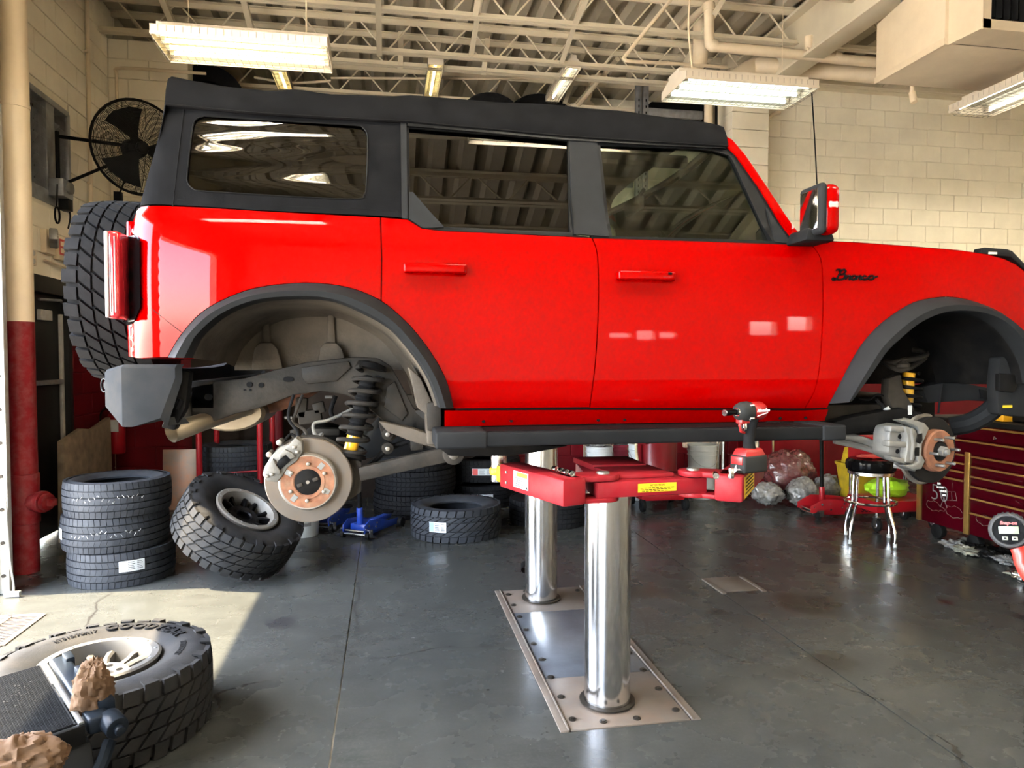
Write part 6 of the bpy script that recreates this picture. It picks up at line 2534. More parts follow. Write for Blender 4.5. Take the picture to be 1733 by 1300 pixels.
# ================================================================== TYRES AND WHEELS
def casing_mesh(Ro, W, Ri, n=56):
    """axis Z, centred; open toroid with bead lips"""
    h = W / 2
    b = MB()
    tr = Ro - 0.017
    pr = [(Ri + 0.004, h * 0.60), (Ri, h * 0.72), (Ri + 0.012, h * 0.80), (Ri + 0.03, h * 0.86), (Ri + (Ro - Ri) * 0.45, h * 1.0), (Ro - 0.05, h * 0.97), (Ro - 0.022, h * 0.90), (tr - 0.002, h * 0.80), (tr, h * 0.6), (tr + 0.001, 0)]
    inner = [(Ro - 0.028, 0), (Ro - 0.03, h * 0.7), (Ri + (Ro - Ri) * 0.5, h * 0.90), (Ri + 0.03, h * 0.78), (Ri + 0.012, h * 0.62)]
    outer = pr + [(r, -z) for r, z in reversed(pr[:-1])]
    inn = [(r, -z) for r, z in reversed(inner)] + [(r, z) for r, z in inner[1:]]
    b.lathe(outer + inn, n=n, closed=True)
    return b.mesh('casing', smooth=50)


def tread_blocks(Ro, W, kind, hi=0.011):
    """raised tread blocks as one surface"""
    b = MB()
    h = W / 2
    r0, r1 = Ro - 0.019, Ro

    def blk(a0, a1, z0, z1, sk0=0.0, sk1=0.0, rr=r1, taper=0.0):
        # block between angles at heights z0,z1; sk* shift the angle at each height
        vs = []
        for r in (r0, rr):
            for (z, s) in ((z0, sk0), (z1, sk1)):
                for a in (a0 + s, (a0 + a1) / 2 + s, a1 + s):
                    # crown
                    rc = r - 0.010 * (abs(z) / h) ** 3
                    vs.append((rc * math.cos(a), rc * math.sin(a), z))
        # index: level*6 + side*3 + k
        f = [(6, 7, 10, 9), (7, 8, 11, 10), (0, 6, 9, 3), (5, 11, 8, 2), (0, 1, 7, 6), (1, 2, 8, 7), (3, 9, 10, 4), (4, 10, 11, 5)]
        b.add(vs, f)
    if kind == 'at':
        N = 36
        p = 2 * PI / N
        for k in range(N):
            a = k * p
            for s in (-1, 1):
                o = 0.0 if s > 0 else p / 2
                e = 0.985 if k % 2 else 0.94
                blk(a + o, a + o + p * 0.74, s * h * 0.60, s * h * e, 0.0, s * 0.012)
                if k % 2:
                    # side biters running down the sidewall
                    vs = []
                    for (rr, z) in ((Ro - 0.010, 0.965), (Ro - 0.052, 1.0)):
                        for zz in (0.0, 0.008):
                            for an in (a + o + p * 0.05, a + o + p * 0.68):
                                vs.append((rr * math.cos(an), rr * math.sin(an), s * (h * z + zz - 0.004)))
                    b.add(vs, [(2, 3, 7, 6), (0, 2, 6, 4), (1, 5, 7, 3), (4, 6, 7, 5), (0, 1, 3, 2)])
            for (z0, z1, off, sk) in ((-0.54, -0.225, 0.0, 0.024), (-0.165, 0.165, 0.45, 0.024), (0.225, 0.54, 0.90, 0.024)):
                zm = (z0 + z1) / 2
                # two-piece block with a kink, like a rounded lozenge
                blk(a + off * p, a + off * p + p * 0.80, h * z0, h * zm, -sk * 2.0, -sk * 0.1)
                blk(a + off * p, a + off * p + p * 0.80, h * zm, h * z1, -sk * 0.1, sk * 2.2)
    elif kind == 'winding':
        N = 34
        p = 2 * PI / N
        for k in range(N):
            a = k * p
            for s in (-1, 1):
                o = 0.0 if s > 0 else p * 0.4
                blk(a + o, a + o + p * 0.8, s * h * 0.62, s * h * 0.98, 0, s * 0.03)
                blk(a + o + 0.2 * p, a + o + p * 0.95, s * h * 0.30, s * h * 0.57, -s * 0.10, s * 0.06)
            blk(a, a + p * 0.78, -h * 0.25, h * 0.25, -0.13, 0.10)
    else:
        # highway ribs cut by fine slots
        N = 56
        p = 2 * PI / N
        for k in range(N):
            a = k * p
            for (z0, z1, sk, fill) in ((-0.97, -0.61, 0.008, 0.90), (-0.54, -0.23, 0.02, 0.95), (-0.16, 0.16, 0.012, 0.95), (0.23, 0.54, 0.02, 0.95), (0.61, 0.97, 0.008, 0.90)):
                blk(a, a + p * fill, h * z0, h * z1, -sk * (1 if z0 < 0 else -1), sk * (1 if z0 < 0 else -1))
    me = b.mesh('tread', smooth=25, recalc=True)
    return me


def sidewall_text(body, size, r, z, ang, mat, parent, up=True, depth=0.0015, bold=0.001, spacing=1.0):
    """lettering bent round the tyre's side, axis Z"""
    me = text_mesh(body, size, depth=depth, bold=bold, spacing=spacing)
    for v in me.vertices:
        x, y, d = v.co
        a = ang - x / r
        rr = r + y
        v.co = (rr * math.cos(a), rr * math.sin(a), z + d)
    return link('side_lettering', me, mat, parent)


KINDS = {
    'at': dict(Ro=0.435, W=0.31, Ri=0.225, tread='at', mat='rubber_dusty'),
    'winding': dict(Ro=0.405, W=0.275, Ri=0.235, tread='winding', mat='rubber_new'),
    'road': dict(Ro=0.345, W=0.238, Ri=0.222, tread='road', mat='rubber_new'),
    'truck': dict(Ro=0.405, W=0.23, Ri=0.235, tread='road', mat='rubber'),
}
for k, d in KINDS.items():
    c = casing_mesh(d['Ro'], d['W'], d['Ri'])
    c.materials.append(MATS[d['mat']])
    tm = tread_blocks(d['Ro'], d['W'], d['tread'])
    tm.materials.append(MATS[d['mat']])
    d['cm'], d['tm'] = c, tm


def tyre(kind, label, loc, rot=(0, 0, 0), group=None, name='tyre', cat='tyre', q=None, mat=None):
    t = thing(name, label, cat, (0, 0, 0), group)
    d = KINDS[kind]
    c = link('casing', d['cm'], None, t)
    stuff(link('tread', d['tm'], None, c))
    if q is not None:
        t.rotation_mode = 'QUATERNION'
        t.rotation_quaternion = q
        t.location = loc
    else:
        place(t, loc, rot)
    return t


def sticker(t, kind, a, z, wid=0.16, hei=0.075, band='label_blue', body='label_white'):
    """paper label stuck on the tread"""
    d = KINDS[kind]
    r = d['Ro'] + 0.003
    b = MB()
    n = 6
    b.grid([[(r * math.cos(a + (i / n - 0.5) * wid / r), r * math.sin(a + (i / n - 0.5) * wid / r), z + hei * (j - 0.5)) for i in range(n + 1)] for j in (0, 1)])
    s = b.build('paper_label', body, t)
    b = MB()
    r2 = r + 0.0008
    for (u0, u1) in ((-0.48, -0.22),):
        b.grid([[(r2 * math.cos(a + u * wid / r), r2 * math.sin(a + u * wid / r), z + hei * (j - 0.5) * 0.92) for u in (u0, (u0 + u1) / 2, u1)] for j in (0, 1)])
    b.build('label_band', band, s)
    b = MB()
    for j in range(5):
        for (u0, u1) in ((-0.15, 0.12), (0.2, 0.42)):
            zz = z + hei * (-0.32 + 0.16 * j)
            b.grid([[(r2 * math.cos(a + u * wid / r), r2 * math.sin(a + u * wid / r), zz + e) for u in (u0, (u0 + u1) / 2, u1 - 0.03 * (j % 3))] for e in (0, hei * 0.05)])
    b.build('label_print', 'ink', s)


def rim_parts(t, Rr, h, mat, ring_mat, style='spoke', depth=0.10, top=0.0):
    """wheel disc; axis +Z is the outer face"""
    b = MB()
    b.lathe([(Rr + 0.012, h - 0.008), (Rr + 0.016, h + 0.004), (Rr + 0.006, h + 0.010), (Rr - 0.022, h + 0.008), (Rr - 0.028, h - 0.01), (Rr - 0.034, h - 0.06), (Rr - 0.05, -h * 0.3), (Rr - 0.03, -h), (Rr + 0.01, -h), (Rr - 0.015, -h * 0.3), (Rr - 0.008, h - 0.05)], n=56, closed=True)
    rim = b.build('rim', ring_mat, t, smooth=30)
    for k in range(12 if style == 'beadlock' else 0):
        a = 2 * PI * k / 12
        q = MB()
        q.cyl(((Rr - 0.008) * math.cos(a), (Rr - 0.008) * math.sin(a), h + 0.006), ((Rr - 0.008) * math.cos(a), (Rr - 0.008) * math.sin(a), h + 0.012), 0.006, n=6)
        q.build('ring_bolt', 'galv', rim)
    zc = h - depth * 0.55
    b = MB()
    b.lathe([(0.052, zc - 0.05), (0.052, zc - 0.01), (0.058, zc), (0.105, zc + 0.0), (0.115, zc - 0.012), (0.115, zc - 0.05)], n=40, closed=True)
    hubp = b.build('wheel_centre', mat, t, smooth=30)
    b = MB()
    b.lathe([(0.0005, zc - 0.035), (0.051, zc - 0.035)], n=28)
    b.build('hub_bore', 'ink', hubp)
    for k in range(6):
        a = 2 * PI * k / 6
        q = MB()
        q.cyl((0.07 * math.cos(a), 0.07 * math.sin(a), zc - 0.004), (0.07 * math.cos(a), 0.07 * math.sin(a), zc + 0.0015), 0.013, n=14)
        q.build('lug_hole', 'ink', hubp)
    for k in range(6):
        a = 2 * PI * (k + 0.5) / 6
        ca, sa = math.cos(a), math.sin(a)
        # split spoke: a broad Y with a hexagonal notch
        for s in (-1, 1):
            q = MB()
            P = []
            for (r, w0, w1, z0, z1) in ((0.095, 0.006, 0.034, -0.045, 0.002), (0.13, 0.010, 0.036, -0.04, 0.012), (0.165, 0.024, 0.054, -0.035, 0.022), (Rr - 0.026, 0.030, 0.062, -0.03, 0.020)):
                for (wv, z) in ((w0, z0), (w1, z0), (w1, z1 - 0.008), ((w0 + w1) / 2 + 0.004, z1), (w0, z1 - 0.004)):
                    x_, y_ = r, s * wv
                    P.append((x_ * ca - y_ * sa, x_ * sa + y_ * ca, zc + z))
            rows = [P[i * 5:(i + 1) * 5] for i in range(4)]
            q.grid(rows, closed_u=True)
            q.add(rows[0], [(0, 1, 2, 3, 4)])
            q.add(rows[-1], [(4, 3, 2, 1, 0)])
            q.build('spoke', mat, hubp, smooth=30)
    # dark disc standing in for the shade behind the spokes
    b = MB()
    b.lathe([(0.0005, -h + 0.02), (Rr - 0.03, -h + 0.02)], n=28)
    b.build('shade_disc', 'dark_metal', rim)
    return rim


# ---- spare on the tailgate (part of the car)
sp_c = Vector((-1.225, 3.78, 1.88))
spare = link('spare_wheel', KINDS['at']['cm'].copy(), None, car)
spare.data.materials.clear()
spare.data.materials.append(MATS['rubber'])
spare.location = sp_c - WLOC[car.name]
spare.rotation_euler = (0, R(-90), 0)
tm2 = KINDS['at']['tm'].copy()
tm2.materials.clear()
tm2.materials.append(MATS['rubber'])
stuff(link('tread', tm2, None, spare))
b = MB()
b.lathe([(0.001, -0.05), (0.20, -0.05), (0.228, 0.10), (0.232, 0.11), (0.22, 0.115), (0.20, 0.0), (0.001, 0.0)], n=40)
me = b.mesh('spare_rim')
link('spare_rim', me, 'rim_dark', spare)
q = MB()
q.box((-1.02, 3.78, 1.88), (0.16, 0.3, 0.3))
q.build('spare_carrier', 'chassis_black', car, bevel=0.02)

# ---- three road tyres stacked by the side door
sx, sy = -1.895, 5.45
tops = [('bottom road tyre of the stack of three by the side door', 0, 0.02, 0.0), ('middle road tyre of the stack of three by the side door', 1, -0.02, 0.01), ('top road tyre of the stack of three by the side door', 2, 0.0, 0.0)]
for lb, k, dx, dy in tops:
    t = tyre('road', lb, (sx + dx, sy + dy, 0.119 + 0.239 * k), (0, 0, 0.3 + k * 1.1), 'stack of three new road tyres')
    if k == 0:
        sticker(t, 'road', R(-62) - 0.3, 0.03, 0.16, 0.075, 'label_white')
    if k == 1:
        sticker(t, 'road', R(-150) - 1.4, 0.0, 0.12, 0.075, 'label_blue')
    # chalk marks
    b = MB()
    r = KINDS['road']['Ro'] + 0.002
    for j in range(16 if k else 0):
        a = R(-120) - (0.3 + k * 1.1) + j * 0.085 + random.uniform(-.01, .01)
        z = 0.015 + random.uniform(-0.02, 0.02)
        pts = [(r * math.cos(a + 0.018 * math.cos(u)), r * math.sin(a + 0.018 * math.cos(u)), z + 0.009 * math.sin(u + j)) for u in [i * 0.9 for i in range(5)]]
        b.tube(pts, 0.0009, 3)
    if k:
        b.build('chalk_marks', 'ink_white', t)

# ---- wheel leaning by that stack
nrm = Vector((0.49, -0.26, 0.84)).normalized()
qn = nrm.to_track_quat('Z', 'Y')
t = tyre('at', 'dusty off-road wheel with dark rim tilted against the stacked road tyres', (-1.055, 5.34, 0.365), name='wheel', cat='wheel', q=qn)
rim_parts(t, 0.216, 0.135, 'rim_dark', 'cast_iron', 'beadlock')

# ---- foreground wheel lying in the sun
t = tyre('at', 'off-road wheel with silver alloy rim lying flat in the sun patch, radiator on it', (-1.19, 3.18, 0.157), (0, 0, R(20)), name='wheel', cat='wheel')
rim_parts(t, 0.216, 0.135, 'alloy_rim', 'alloy_rim', 'beadlock')
sidewall_text('GOODYEAR', 0.072, 0.322, 0.1565, R(70 - 20), 'rubber', t, depth=0.003, bold=0.0025, spacing=1.05)
sidewall_text('LT315/70R17', 0.032, 0.315, 0.1555, R(128 - 20), 'rubber', t, depth=0.0012, bold=0.001)
sidewall_text('TERRITORY', 0.03, 0.315, 0.1555, R(5 - 20), 'rubber', t, depth=0.0012, bold=0.001)

# ---- loose tyres further back
t = tyre('winding', 'big black all-terrain tyre lying flat with a white label on its tread', (0.60, 6.28, 0.139), (0, 0, 0))
sticker(t, 'winding', R(-118), 0.0, 0.155, 0.085, 'label_blue')
for k, lb in enumerate(('bottom tyre of the dark stack behind the blue jacks', 'second tyre up of the dark stack behind the blue jacks', 'third tyre up of the dark stack behind the blue jacks', 'top tyre of the dark stack behind the axle, with pale blue label')):
    t = tyre('truck', lb, (0.26 + 0.02 * (k % 2), 7.22, 0.116 + 0.232 * k), (0, 0, 0.4 * k), 'dark stack of four tyres')
    if k == 3:
        sticker(t, 'truck', R(-128) - 0.4 * k, 0.0, 0.16, 0.09, 'label_blue')
for k, lb in enumerate(('bottom black tyre of the pair with red and white labels', 'upper black tyre of the pair with red and white labels')):
    t = tyre('truck', lb, (1.02, 7.62, 0.116 + 0.27 * k), (0, 0, 0.2), 'black tyres with red labels')
    sticker(t, 'truck', R(-98) - 0.2, 0.0, 0.22, 0.07, 'orange_red')
tyre('truck', 'worn dark tyre lying flat behind the rear lift post', (1.55, 6.62, 0.116), (0, 0, 0.7))
for k, lb in enumerate(('bottom tyre behind the red rack rails', 'middle tyre behind the red rack rails', 'top tyre behind the red rack rails')):
    t = tyre('road', lb, (-1.52 + 0.02 * k, 7.42 - 0.02 * k, 0.12 + 0.239 * k), (0, 0, k), 'tyres behind the red rack')
    if k == 0:
        sticker(t, 'road', R(-60) - k, 0.0, 0.11, 0.06, 'label_white')
# tyres up in the loft, on a steel rack
ZSH = 3.90


def loft_tyre(lb, x, y, Y, zsh):
    p = aY(x, y, Y)
    r = (p.z - zsh) / 2
    t = tyre('truck', lb, (p.x, p.y, zsh + r), (R(90), 0, 0), 'tyres stored in the loft')
    t.scale = (r / 0.405,) * 3
    return p.x


x1_ = loft_tyre('left of two dark tyres standing in the loft above the car roof', 829, 161, 8.75, ZSH)
x2_ = loft_tyre('right of two dark tyres standing in the loft above the car roof', 911, 164, 9.25, ZSH)
x3_ = loft_tyre('large dark tyre in the loft showing beside the rear peak of the soft top', 352, 114, 8.75, ZSH + 0.15)
rack = thing('loft_rack', 'grey steel storage rack in the loft with an upright showing above the car roof', 'rack', (1.2, 8.75, LOFT))
for (x, y) in ((1080, 165), (1092, 165)):
    for YY in (8.5,):
        p = aY(x, y, YY)
        q = MB()
        q.box((p.x, YY, (LOFT + aY(x, 133, YY).z) / 2), (0.07, 0.06, aY(x, 133, YY).z - LOFT))
        up = q.build('upright', 'galv', rack, bevel=0.004)
        q = MB()
        zz = LOFT + 0.1
        while zz < 4.8:
            q.box((p.x, YY - 0.031, zz), (0.014, 0.004, 0.03))
            zz += 0.075
        q.build('slots', 'ink', up)
for YY in (8.5, 9.0):
    q = MB()
    q.box((0.9, YY, ZSH - 0.05), (4.6, 0.05, 0.09))
    q.build('shelf_beam', 'galv', rack, bevel=0.004)
q = MB()
q.box((0.9, 8.75, ZSH - 0.012), (4.6, 0.98, 0.02))
q.box((-1.7, 8.75, ZSH + 0.06), (1.2, 0.56, 0.18))
q.build('shelf_board', 'plywood_dark', rack, bevel=0.003)
q = MB()
pa, pb = aY(1092, 190, 8.5), aY(1188, 186, 8.5)
q.box(((pa.x + pb.x) / 2, 8.5, pa.z), (pb.x - pa.x, 0.05, 0.10))
q.build('shelf_beam', 'galv', rack, bevel=0.004)
q = MB()
pa, pb = aY(1095, 178, 9.0), aY(1188, 215, 9.0)
q.box(((pa.x + pb.x) / 2, 9.1, (pa.z + pb.z) / 2), (pb.x - pa.x, 0.5, pa.z - pb.z))
o = tag(q.build('storage_bin', 'dark_metal', bevel=0.02), 'dark bin on the loft rack above the front of the soft top', 'bin')
# ================================================================== SHOP EQUIPMENT
# ---- red rack rails by the stack
t = thing('red_rack', 'red tubular rack rails with thin rungs in front of the rear tyres', 'rack', aZ(390, 878))
Yr = 6.95
for x in (337, 440):
    q = MB()
    p = aY(x, 760, Yr)
    q.tube([(p.x, Yr, 0), (p.x, Yr, 1.35)], 0.028, 12)
    q.build('rail', 'cart_red', t)
    q = MB()
    q.tube([(p.x + 0.02, Yr + 0.6, 0), (p.x + 0.02, Yr + 0.6, 1.35)], 0.028, 12)
    q.build('rail', 'cart_red', t)
pl, pr_ = aY(337, 760, Yr), aY(440, 760, Yr)
for y0_, y1_ in ((710, 706), (803, 797), (830, 828)):
    q = MB()
    q.tube([(pl.x, Yr, aY(337, y0_, Yr).z), (pr_.x, Yr, aY(440, y1_, Yr).z)], 0.008, 8)
    q.build('rung', 'cart_red', t)
p = aY(462, 740, 7.5)
q = MB()
q.box((p.x, 7.8, 0.85), (0.11, 0.10, 1.7))
o = tag(q.build('red_post', 'wall_red', bevel=0.006), 'red square post behind the hanging brake hoses', 'post')
# panel leaning at the back wall
q = MB()
q.box((aY(300, 800, 7.6).x, 7.75, 0.31), (0.36, 0.02, 0.62), rot=(R(-4), 0, 0))
tag(q.build('metal_panel', 'copper_panel', bevel=0.003), 'grey metal panel with an orange streak leaning behind the stacked road tyres', 'panel')
# extinguisher-like red canister on the left end of the back wall
t = thing('fire_extinguisher', 'red fire extinguisher hanging in the corner behind the bumper', 'fire extinguisher', aY(200, 740, 7.7))
c = aY(198, 728, 7.75)
q = MB()
q.lathe([(0.001, -0.24), (0.07, -0.235), (0.078, -0.22), (0.078, 0.15), (0.06, 0.20), (0.025, 0.225), (0.02, 0.25), (0.001, 0.25)], c, (0, 0, 1), 20)
q.build('cylinder', 'cart_red', t)
q = MB()
q.box(c + Vector((0.0, 0, 0.28)), (0.05, 0.12, 0.05))
q.tube(smooth_line([c + Vector((-0.03, -0.02, 0.26)), c + Vector((-0.13, -0.04, 0.18)), c + Vector((-0.14, -0.04, 0.0)), c + Vector((-0.10, -0.06, -0.1))], 6), 0.011, 8)
q.build('valve', 'fan_black', t, bevel=0.003)
q = MB()
q.box(c + Vector((0, -0.077, 0.05)), (0.08, 0.004, 0.12))
q.build('plate', 'bucket_white', t)

# ---- white bucket behind the rear rotor
def bucket(label, p, r, h, mat='bucket_white', name='bucket', lettered=False):
    t = thing(name, label, 'bucket', p)
    b = MB()
    b.lathe([(r * 0.86, 0.0), (r * 0.88, 0.004), (r, h), (r - 0.004, h), (r * 0.85, 0.01), (0.001, 0.01)], p, (0, 0, 1), 36)
    b.build('shell', mat, t, smooth=40)
    b = MB()
    for z in (0.80, 0.88, 0.97):
        b.lathe([(r * (0.86 + 0.14 * z), h * z), (r * (0.86 + 0.14 * z) + 0.008, h * z + 0.002), (r * (0.86 + 0.14 * z) + 0.008, h * z + 0.008), (r * (0.86 + 0.14 * z), h * z + 0.01)], p, (0, 0, 1), 36, closed=True)
    b.build('rim_ribs', mat, t)
    b = MB()
    P = Vector(p)
    b.tube([P + Vector((math.cos(a) * (r + 0.01), 0, 0)) + Vector((0, -math.sin(a) * (r + 0.01) * 0.95, h * 0.9 - math.sin(a) * h * 0.30)) for a in [PI * k / 14 for k in range(15)]], 0.003, 5)
    b.build('bail', 'galv', t)
    return t


bk = bucket('white plastic bucket with printed sides under the rear brake rotor', aZ(513, 905), 0.15, 0.37)
P = WLOC[bk.name]
q = MB()
for (u, z, wd, hh) in ((-0.25, 0.20, 0.16, 0.035), (0.25, 0.15, 0.14, 0.02), (-0.2, 0.13, 0.12, 0.05), (0.35, 0.10, 0.10, 0.03)):
    a = -PI / 2 - 0.1 + u
    r = 0.1425
    q.grid([[(P.x + r * math.cos(a + s * wd / r / 2), P.y + r * math.sin(a + s * wd / r / 2), z + e) for s in (-1, -0.5, 0, 0.5, 1)] for e in (0, hh)])
q.build('printed_panel', 'clutter_grey', bk)

# ---- blue floor jacks
def floor_jack(name, label, loc, rotz, mat, L=0.62, W=0.30, H=0.16, handle=None, lettered=None):
    t = thing(name, label, 'floor jack', (0, 0, 0))
    hw = W / 2
    for s in (-1, 1):
        q = MB()
        q.prism([(-L / 2, 0.06), (-L / 2, 0.12), (-L * 0.38, H), (-L * 0.15, H * 0.92), (L * 0.12, H * 0.62), (L * 0.42, H * 0.55), (L / 2, 0.07), (L * 0.46, 0.035), (-L * 0.35, 0.035)], s * hw * 0.72 - 0.004, s * hw * 0.72 + 0.004)
        q.build('side_plate', mat, t, bevel=0.003)
    q = MB()
    q.box((-L * 0.20, 0, H * 0.55), (0.20, hw * 1.2, 0.055))
    q.cyl((-L * 0.1, 0, H * 0.5), (L * 0.18, 0, H * 0.45), 0.032, n=14)
    q.build('hydraulic_unit', mat, t, bevel=0.006)
    q = MB()
    q.prism([(-L * 0.05, H * 0.45), (L * 0.40, H * 0.50), (L * 0.44, H * 0.72), (L * 0.36, H * 0.76), (-L * 0.05, H * 0.75)], -0.03, 0.03)
    q.build('lift_arm', mat, t, bevel=0.005)
    q = MB()
    q.lathe([(0.02, 0), (0.05, 0.0), (0.055, 0.02), (0.045, 0.02), (0.02, 0.012)], (L * 0.40, 0, H * 0.78), (0, 0, 1), 18)
    q.build('saddle', 'dark_metal', t)
    for s in (-1, 1):
        q = MB()
        q.cyl((L * 0.42, s * hw * 0.60, 0.045), (L * 0.42, s * hw * 1.0, 0.045), 0.045, n=18)
        q.build('front_wheel', 'dark_metal', t, bevel=0.004)
        q = MB()
        q.cyl((-L * 0.44, s * hw * 0.85 - 0.016, 0.034), (-L * 0.44, s * hw * 0.85 + 0.016, 0.034), 0.034, n=18)
        w_ = q.build('caster_wheel', 'dark_metal', t, bevel=0.004)
        q = MB()
        q.box((-L * 0.42, s * hw * 0.85 - 0.02, 0.055), (0.045, 0.004, 0.06))
        q.box((-L * 0.42, s * hw * 0.85 + 0.02, 0.055), (0.045, 0.004, 0.06))
        q.box((-L * 0.42, s * hw * 0.85, 0.085), (0.05, 0.045, 0.006))
        q.build('caster_fork', 'satin_chrome', t)
    q = MB()
    for z in (0.045, 0.075):
        q.cyl((-L * 0.47, -hw * 0.72, z), (-L * 0.47, hw * 0.72, z), 0.008, n=10)
    q.build('cross_rod', 'satin_chrome', t)
    q = MB()
    for (x, z, r) in ((-L * 0.40, H * 0.72, 0.012), (-L * 0.2, H * 0.75, 0.009), (-L * 0.32, H * 0.45, 0.008), (-L * 0.47, H * 0.6, 0.006), (L * 0.42, 0.045, 0.012), (-L * 0.22, H * 0.55, 0.008)):
        for s in (-1, 1):
            q.cyl((x, s * (hw * 0.72 + 0.003), z), (x, s * (hw * 0.72 + 0.012), z), r, n=8)
    q.build('bolts', 'satin_chrome', t)
    q = MB()
    q.cyl((-L * 0.33, 0, H * 0.7), (-L * 0.33 - 0.01, 0, H + 0.10), 0.028, n=16)
    q.build('handle_socket', mat, t, bevel=0.004)
    if handle:
        q = MB()
        q.cyl((-L * 0.33 - 0.008, 0, H + 0.06), (-L * 0.33 - 0.01 - handle * 0.02, 0, H + handle), 0.019, n=14)
        q.build('handle', 'fan_black', t)
    if lettered:
        lettering(lettered, 0.07, 'ink', t, frame((0.06, -hw * 0.72 - 0.0045, H * 0.40), (1, 0, 0), (0, 0, 1)), depth=0.0006, bold=0.002)
    place(t, loc, (0, 0, rotz))
    return t


floor_jack('floor_jack', 'low blue floor jack with black handle in front of the dark tyre stack', aZ(632, 900), R(58), 'jack_blue', handle=0.72)
floor_jack('floor_jack', 'blue floor jack beside the white bucket, left of its twin', aZ(566, 889), R(62), 'jack_blue', L=0.55)

# ---- background clutter behind the lift
t = thing('step_ladder', 'grey wooden ladder standing before the red wall', 'ladder', aY(1030, 830, 7.9))
for x in (992, 1066):
    q = MB()
    p = aY(x, 780, 7.85)
    q.box((p.x, 7.85, 0.62), (0.06, 0.05, 1.24))
    q.build('stile', 'wood_old', t, bevel=0.004)
for y in (761, 815):
    q = MB()
    a, c = aY(992, y, 7.85), aY(1066, y, 7.85)
    q.box(((a.x + c.x) / 2, 7.85, a.z), (c.x - a.x, 0.08, 0.03))
    q.build('step', 'wood_old', t, bevel=0.004)
bucket('white bucket of rags behind the grey ladder', aY(1014, 850, 7.6) * Vector((1, 1, 0)) if False else Vector((aY(1014, 800, 7.62).x, 7.62, 0.0)), 0.15, 0.58, name='rag_bucket')
o = crumple(0.11, Vector((aY(1014, 800, 7.62).x, 7.62, 0.60)), 3, 0.5, 26, 18, (1.1, 1.1, 0.5)).build('rags', 'clutter_grey', smooth=20)
tag(o, 'grey rags heaped in the white bucket by the ladder', 'rags')
for k, x in enumerate((1014, 1019, 1024)):
    q = MB()
    q.tube([aY(x + 14, 748, 7.7 + 0.02 * k), aY(x + 2, 790, 7.6)], 0.010, 8)
    tag(q.build('chrome_rod', 'chrome'), '%s bright metal rod leaning in the white bucket by the ladder' % ('leftmost', 'middle', 'rightmost')[k], 'rod', 'bright rods by the ladder')
bucket('pink tub beside the white rag bucket', Vector((aY(1044, 800, 7.92).x, 7.92, 0)), 0.14, 0.56, 'pink_tub', name='tub')
o = crumple(0.13, Vector((aY(1046, 775, 7.92).x, 7.92, 0.62)), 9, 0.5, 26, 18, (1.1, 1, 0.8)).build('rags', 'clutter_grey', smooth=20)
tag(o, 'crumpled grey rags heaped on the pink tub', 'rags')
# red oil drain drum with yellow funnel on a wheeled dolly
dp = Vector((aZ(1128, 868).x, 7.0, 0))
t = thing('oil_drum', 'tall dark red oil drain drum with yellow top on a wheeled dolly', 'drum', dp)
q = MB()
q.lathe([(0.19, 0.18), (0.205, 0.185), (0.205, 0.78), (0.19, 0.80), (0.001, 0.80)], dp, (0, 0, 1), 36)
q.lathe([(0.001, 0.18), (0.19, 0.18)], dp, (0, 0, 1), 36)
q.build('barrel', 'drum_red', t, smooth=40)
q = MB()
q.lathe([(0.001, 0.81), (0.22, 0.81), (0.245, 0.84), (0.245, 0.88), (0.23, 0.88), (0.06, 0.83), (0.001, 0.83)], dp, (0, 0, 1), 30)
q.box(dp + Vector((0.16, -0.05, 0.83)), (0.26, 0.2, 0.05))
q.build('catch_bowl', 'lift_yellow', t, bevel=0.01)
q = MB()
q.box(dp + Vector((0.02, 0, 0.14)), (0.50, 0.40, 0.06))
q.build('dolly', 'cart_red', t, bevel=0.01)
for (dx, dy) in ((-0.22, -0.18), (0.24, -0.18), (-0.2, 0.2), (0.24, 0.2)):
    q = MB()
    q.cyl(dp + Vector((dx - 0.02, dy, 0.065)), dp + Vector((dx + 0.02, dy, 0.065)), 0.065, n=20)
    q.cyl(dp + Vector((dx - 0.025, dy, 0.065)), dp + Vector((dx + 0.025, dy, 0.065)), 0.03, n=14)
    q.build('wheel', 'dark_metal', t, bevel=0.006)
q = MB()
q.tube(smooth_line([dp + Vector((-0.22, -0.1, 0.85)), dp + Vector((-0.27, -0.12, 0.7)), dp + Vector((-0.25, -0.12, 0.5)), dp + Vector((-0.17, -0.15, 0.35))], 6), 0.014, 8)
q.build('hose', 'hose_tan', t)
bucket('white bucket standing in the gap right of the red drum', Vector((aY(1188, 790, 7.42).x, 7.42, 0)), 0.16, 0.60, name='bucket')
bucket('white bucket half hidden left of the red drum', Vector((aY(1085, 800, 7.45).x, 7.45, 0)), 0.14, 0.62, name='bucket')
q = MB()
pp = aY(1178, 755, 7.75)
q.tube(smooth_line([pp + Vector((-0.15, 0, 0.03)), pp, pp + Vector((0.06, 0, -0.03)), pp + Vector((0.07, 0, -0.25)), Vector((pp.x + 0.07, 7.75, 0.0))], 5), 0.045, 12)
tag(q.build('pipe_elbow', 'pipe_beige'), 'beige plastic pipe elbow above the white bucket', 'pipe')
for k, x in enumerate((1216, 1224)):
    q = MB()
    q.tube([aY(x, 745, 7.7), (aY(x, 745, 7.7).x, 7.7, 0.05)], 0.022, 10)
    o = q.build('steel_tube', 'satin_chrome')
    tag(o, ('polished steel tube standing right of the white bucket, the left one', 'polished steel tube standing right of the white bucket, the right one')[k], 'tube')
q = MB()
q.box((aY(1203, 750, 7.9).x, 7.95, 0.85), (0.30, 0.03, 0.9))
tag(q.build('pale_board', 'track_white', bevel=0.004), 'pale board standing behind the polished tubes', 'board')
q = MB()
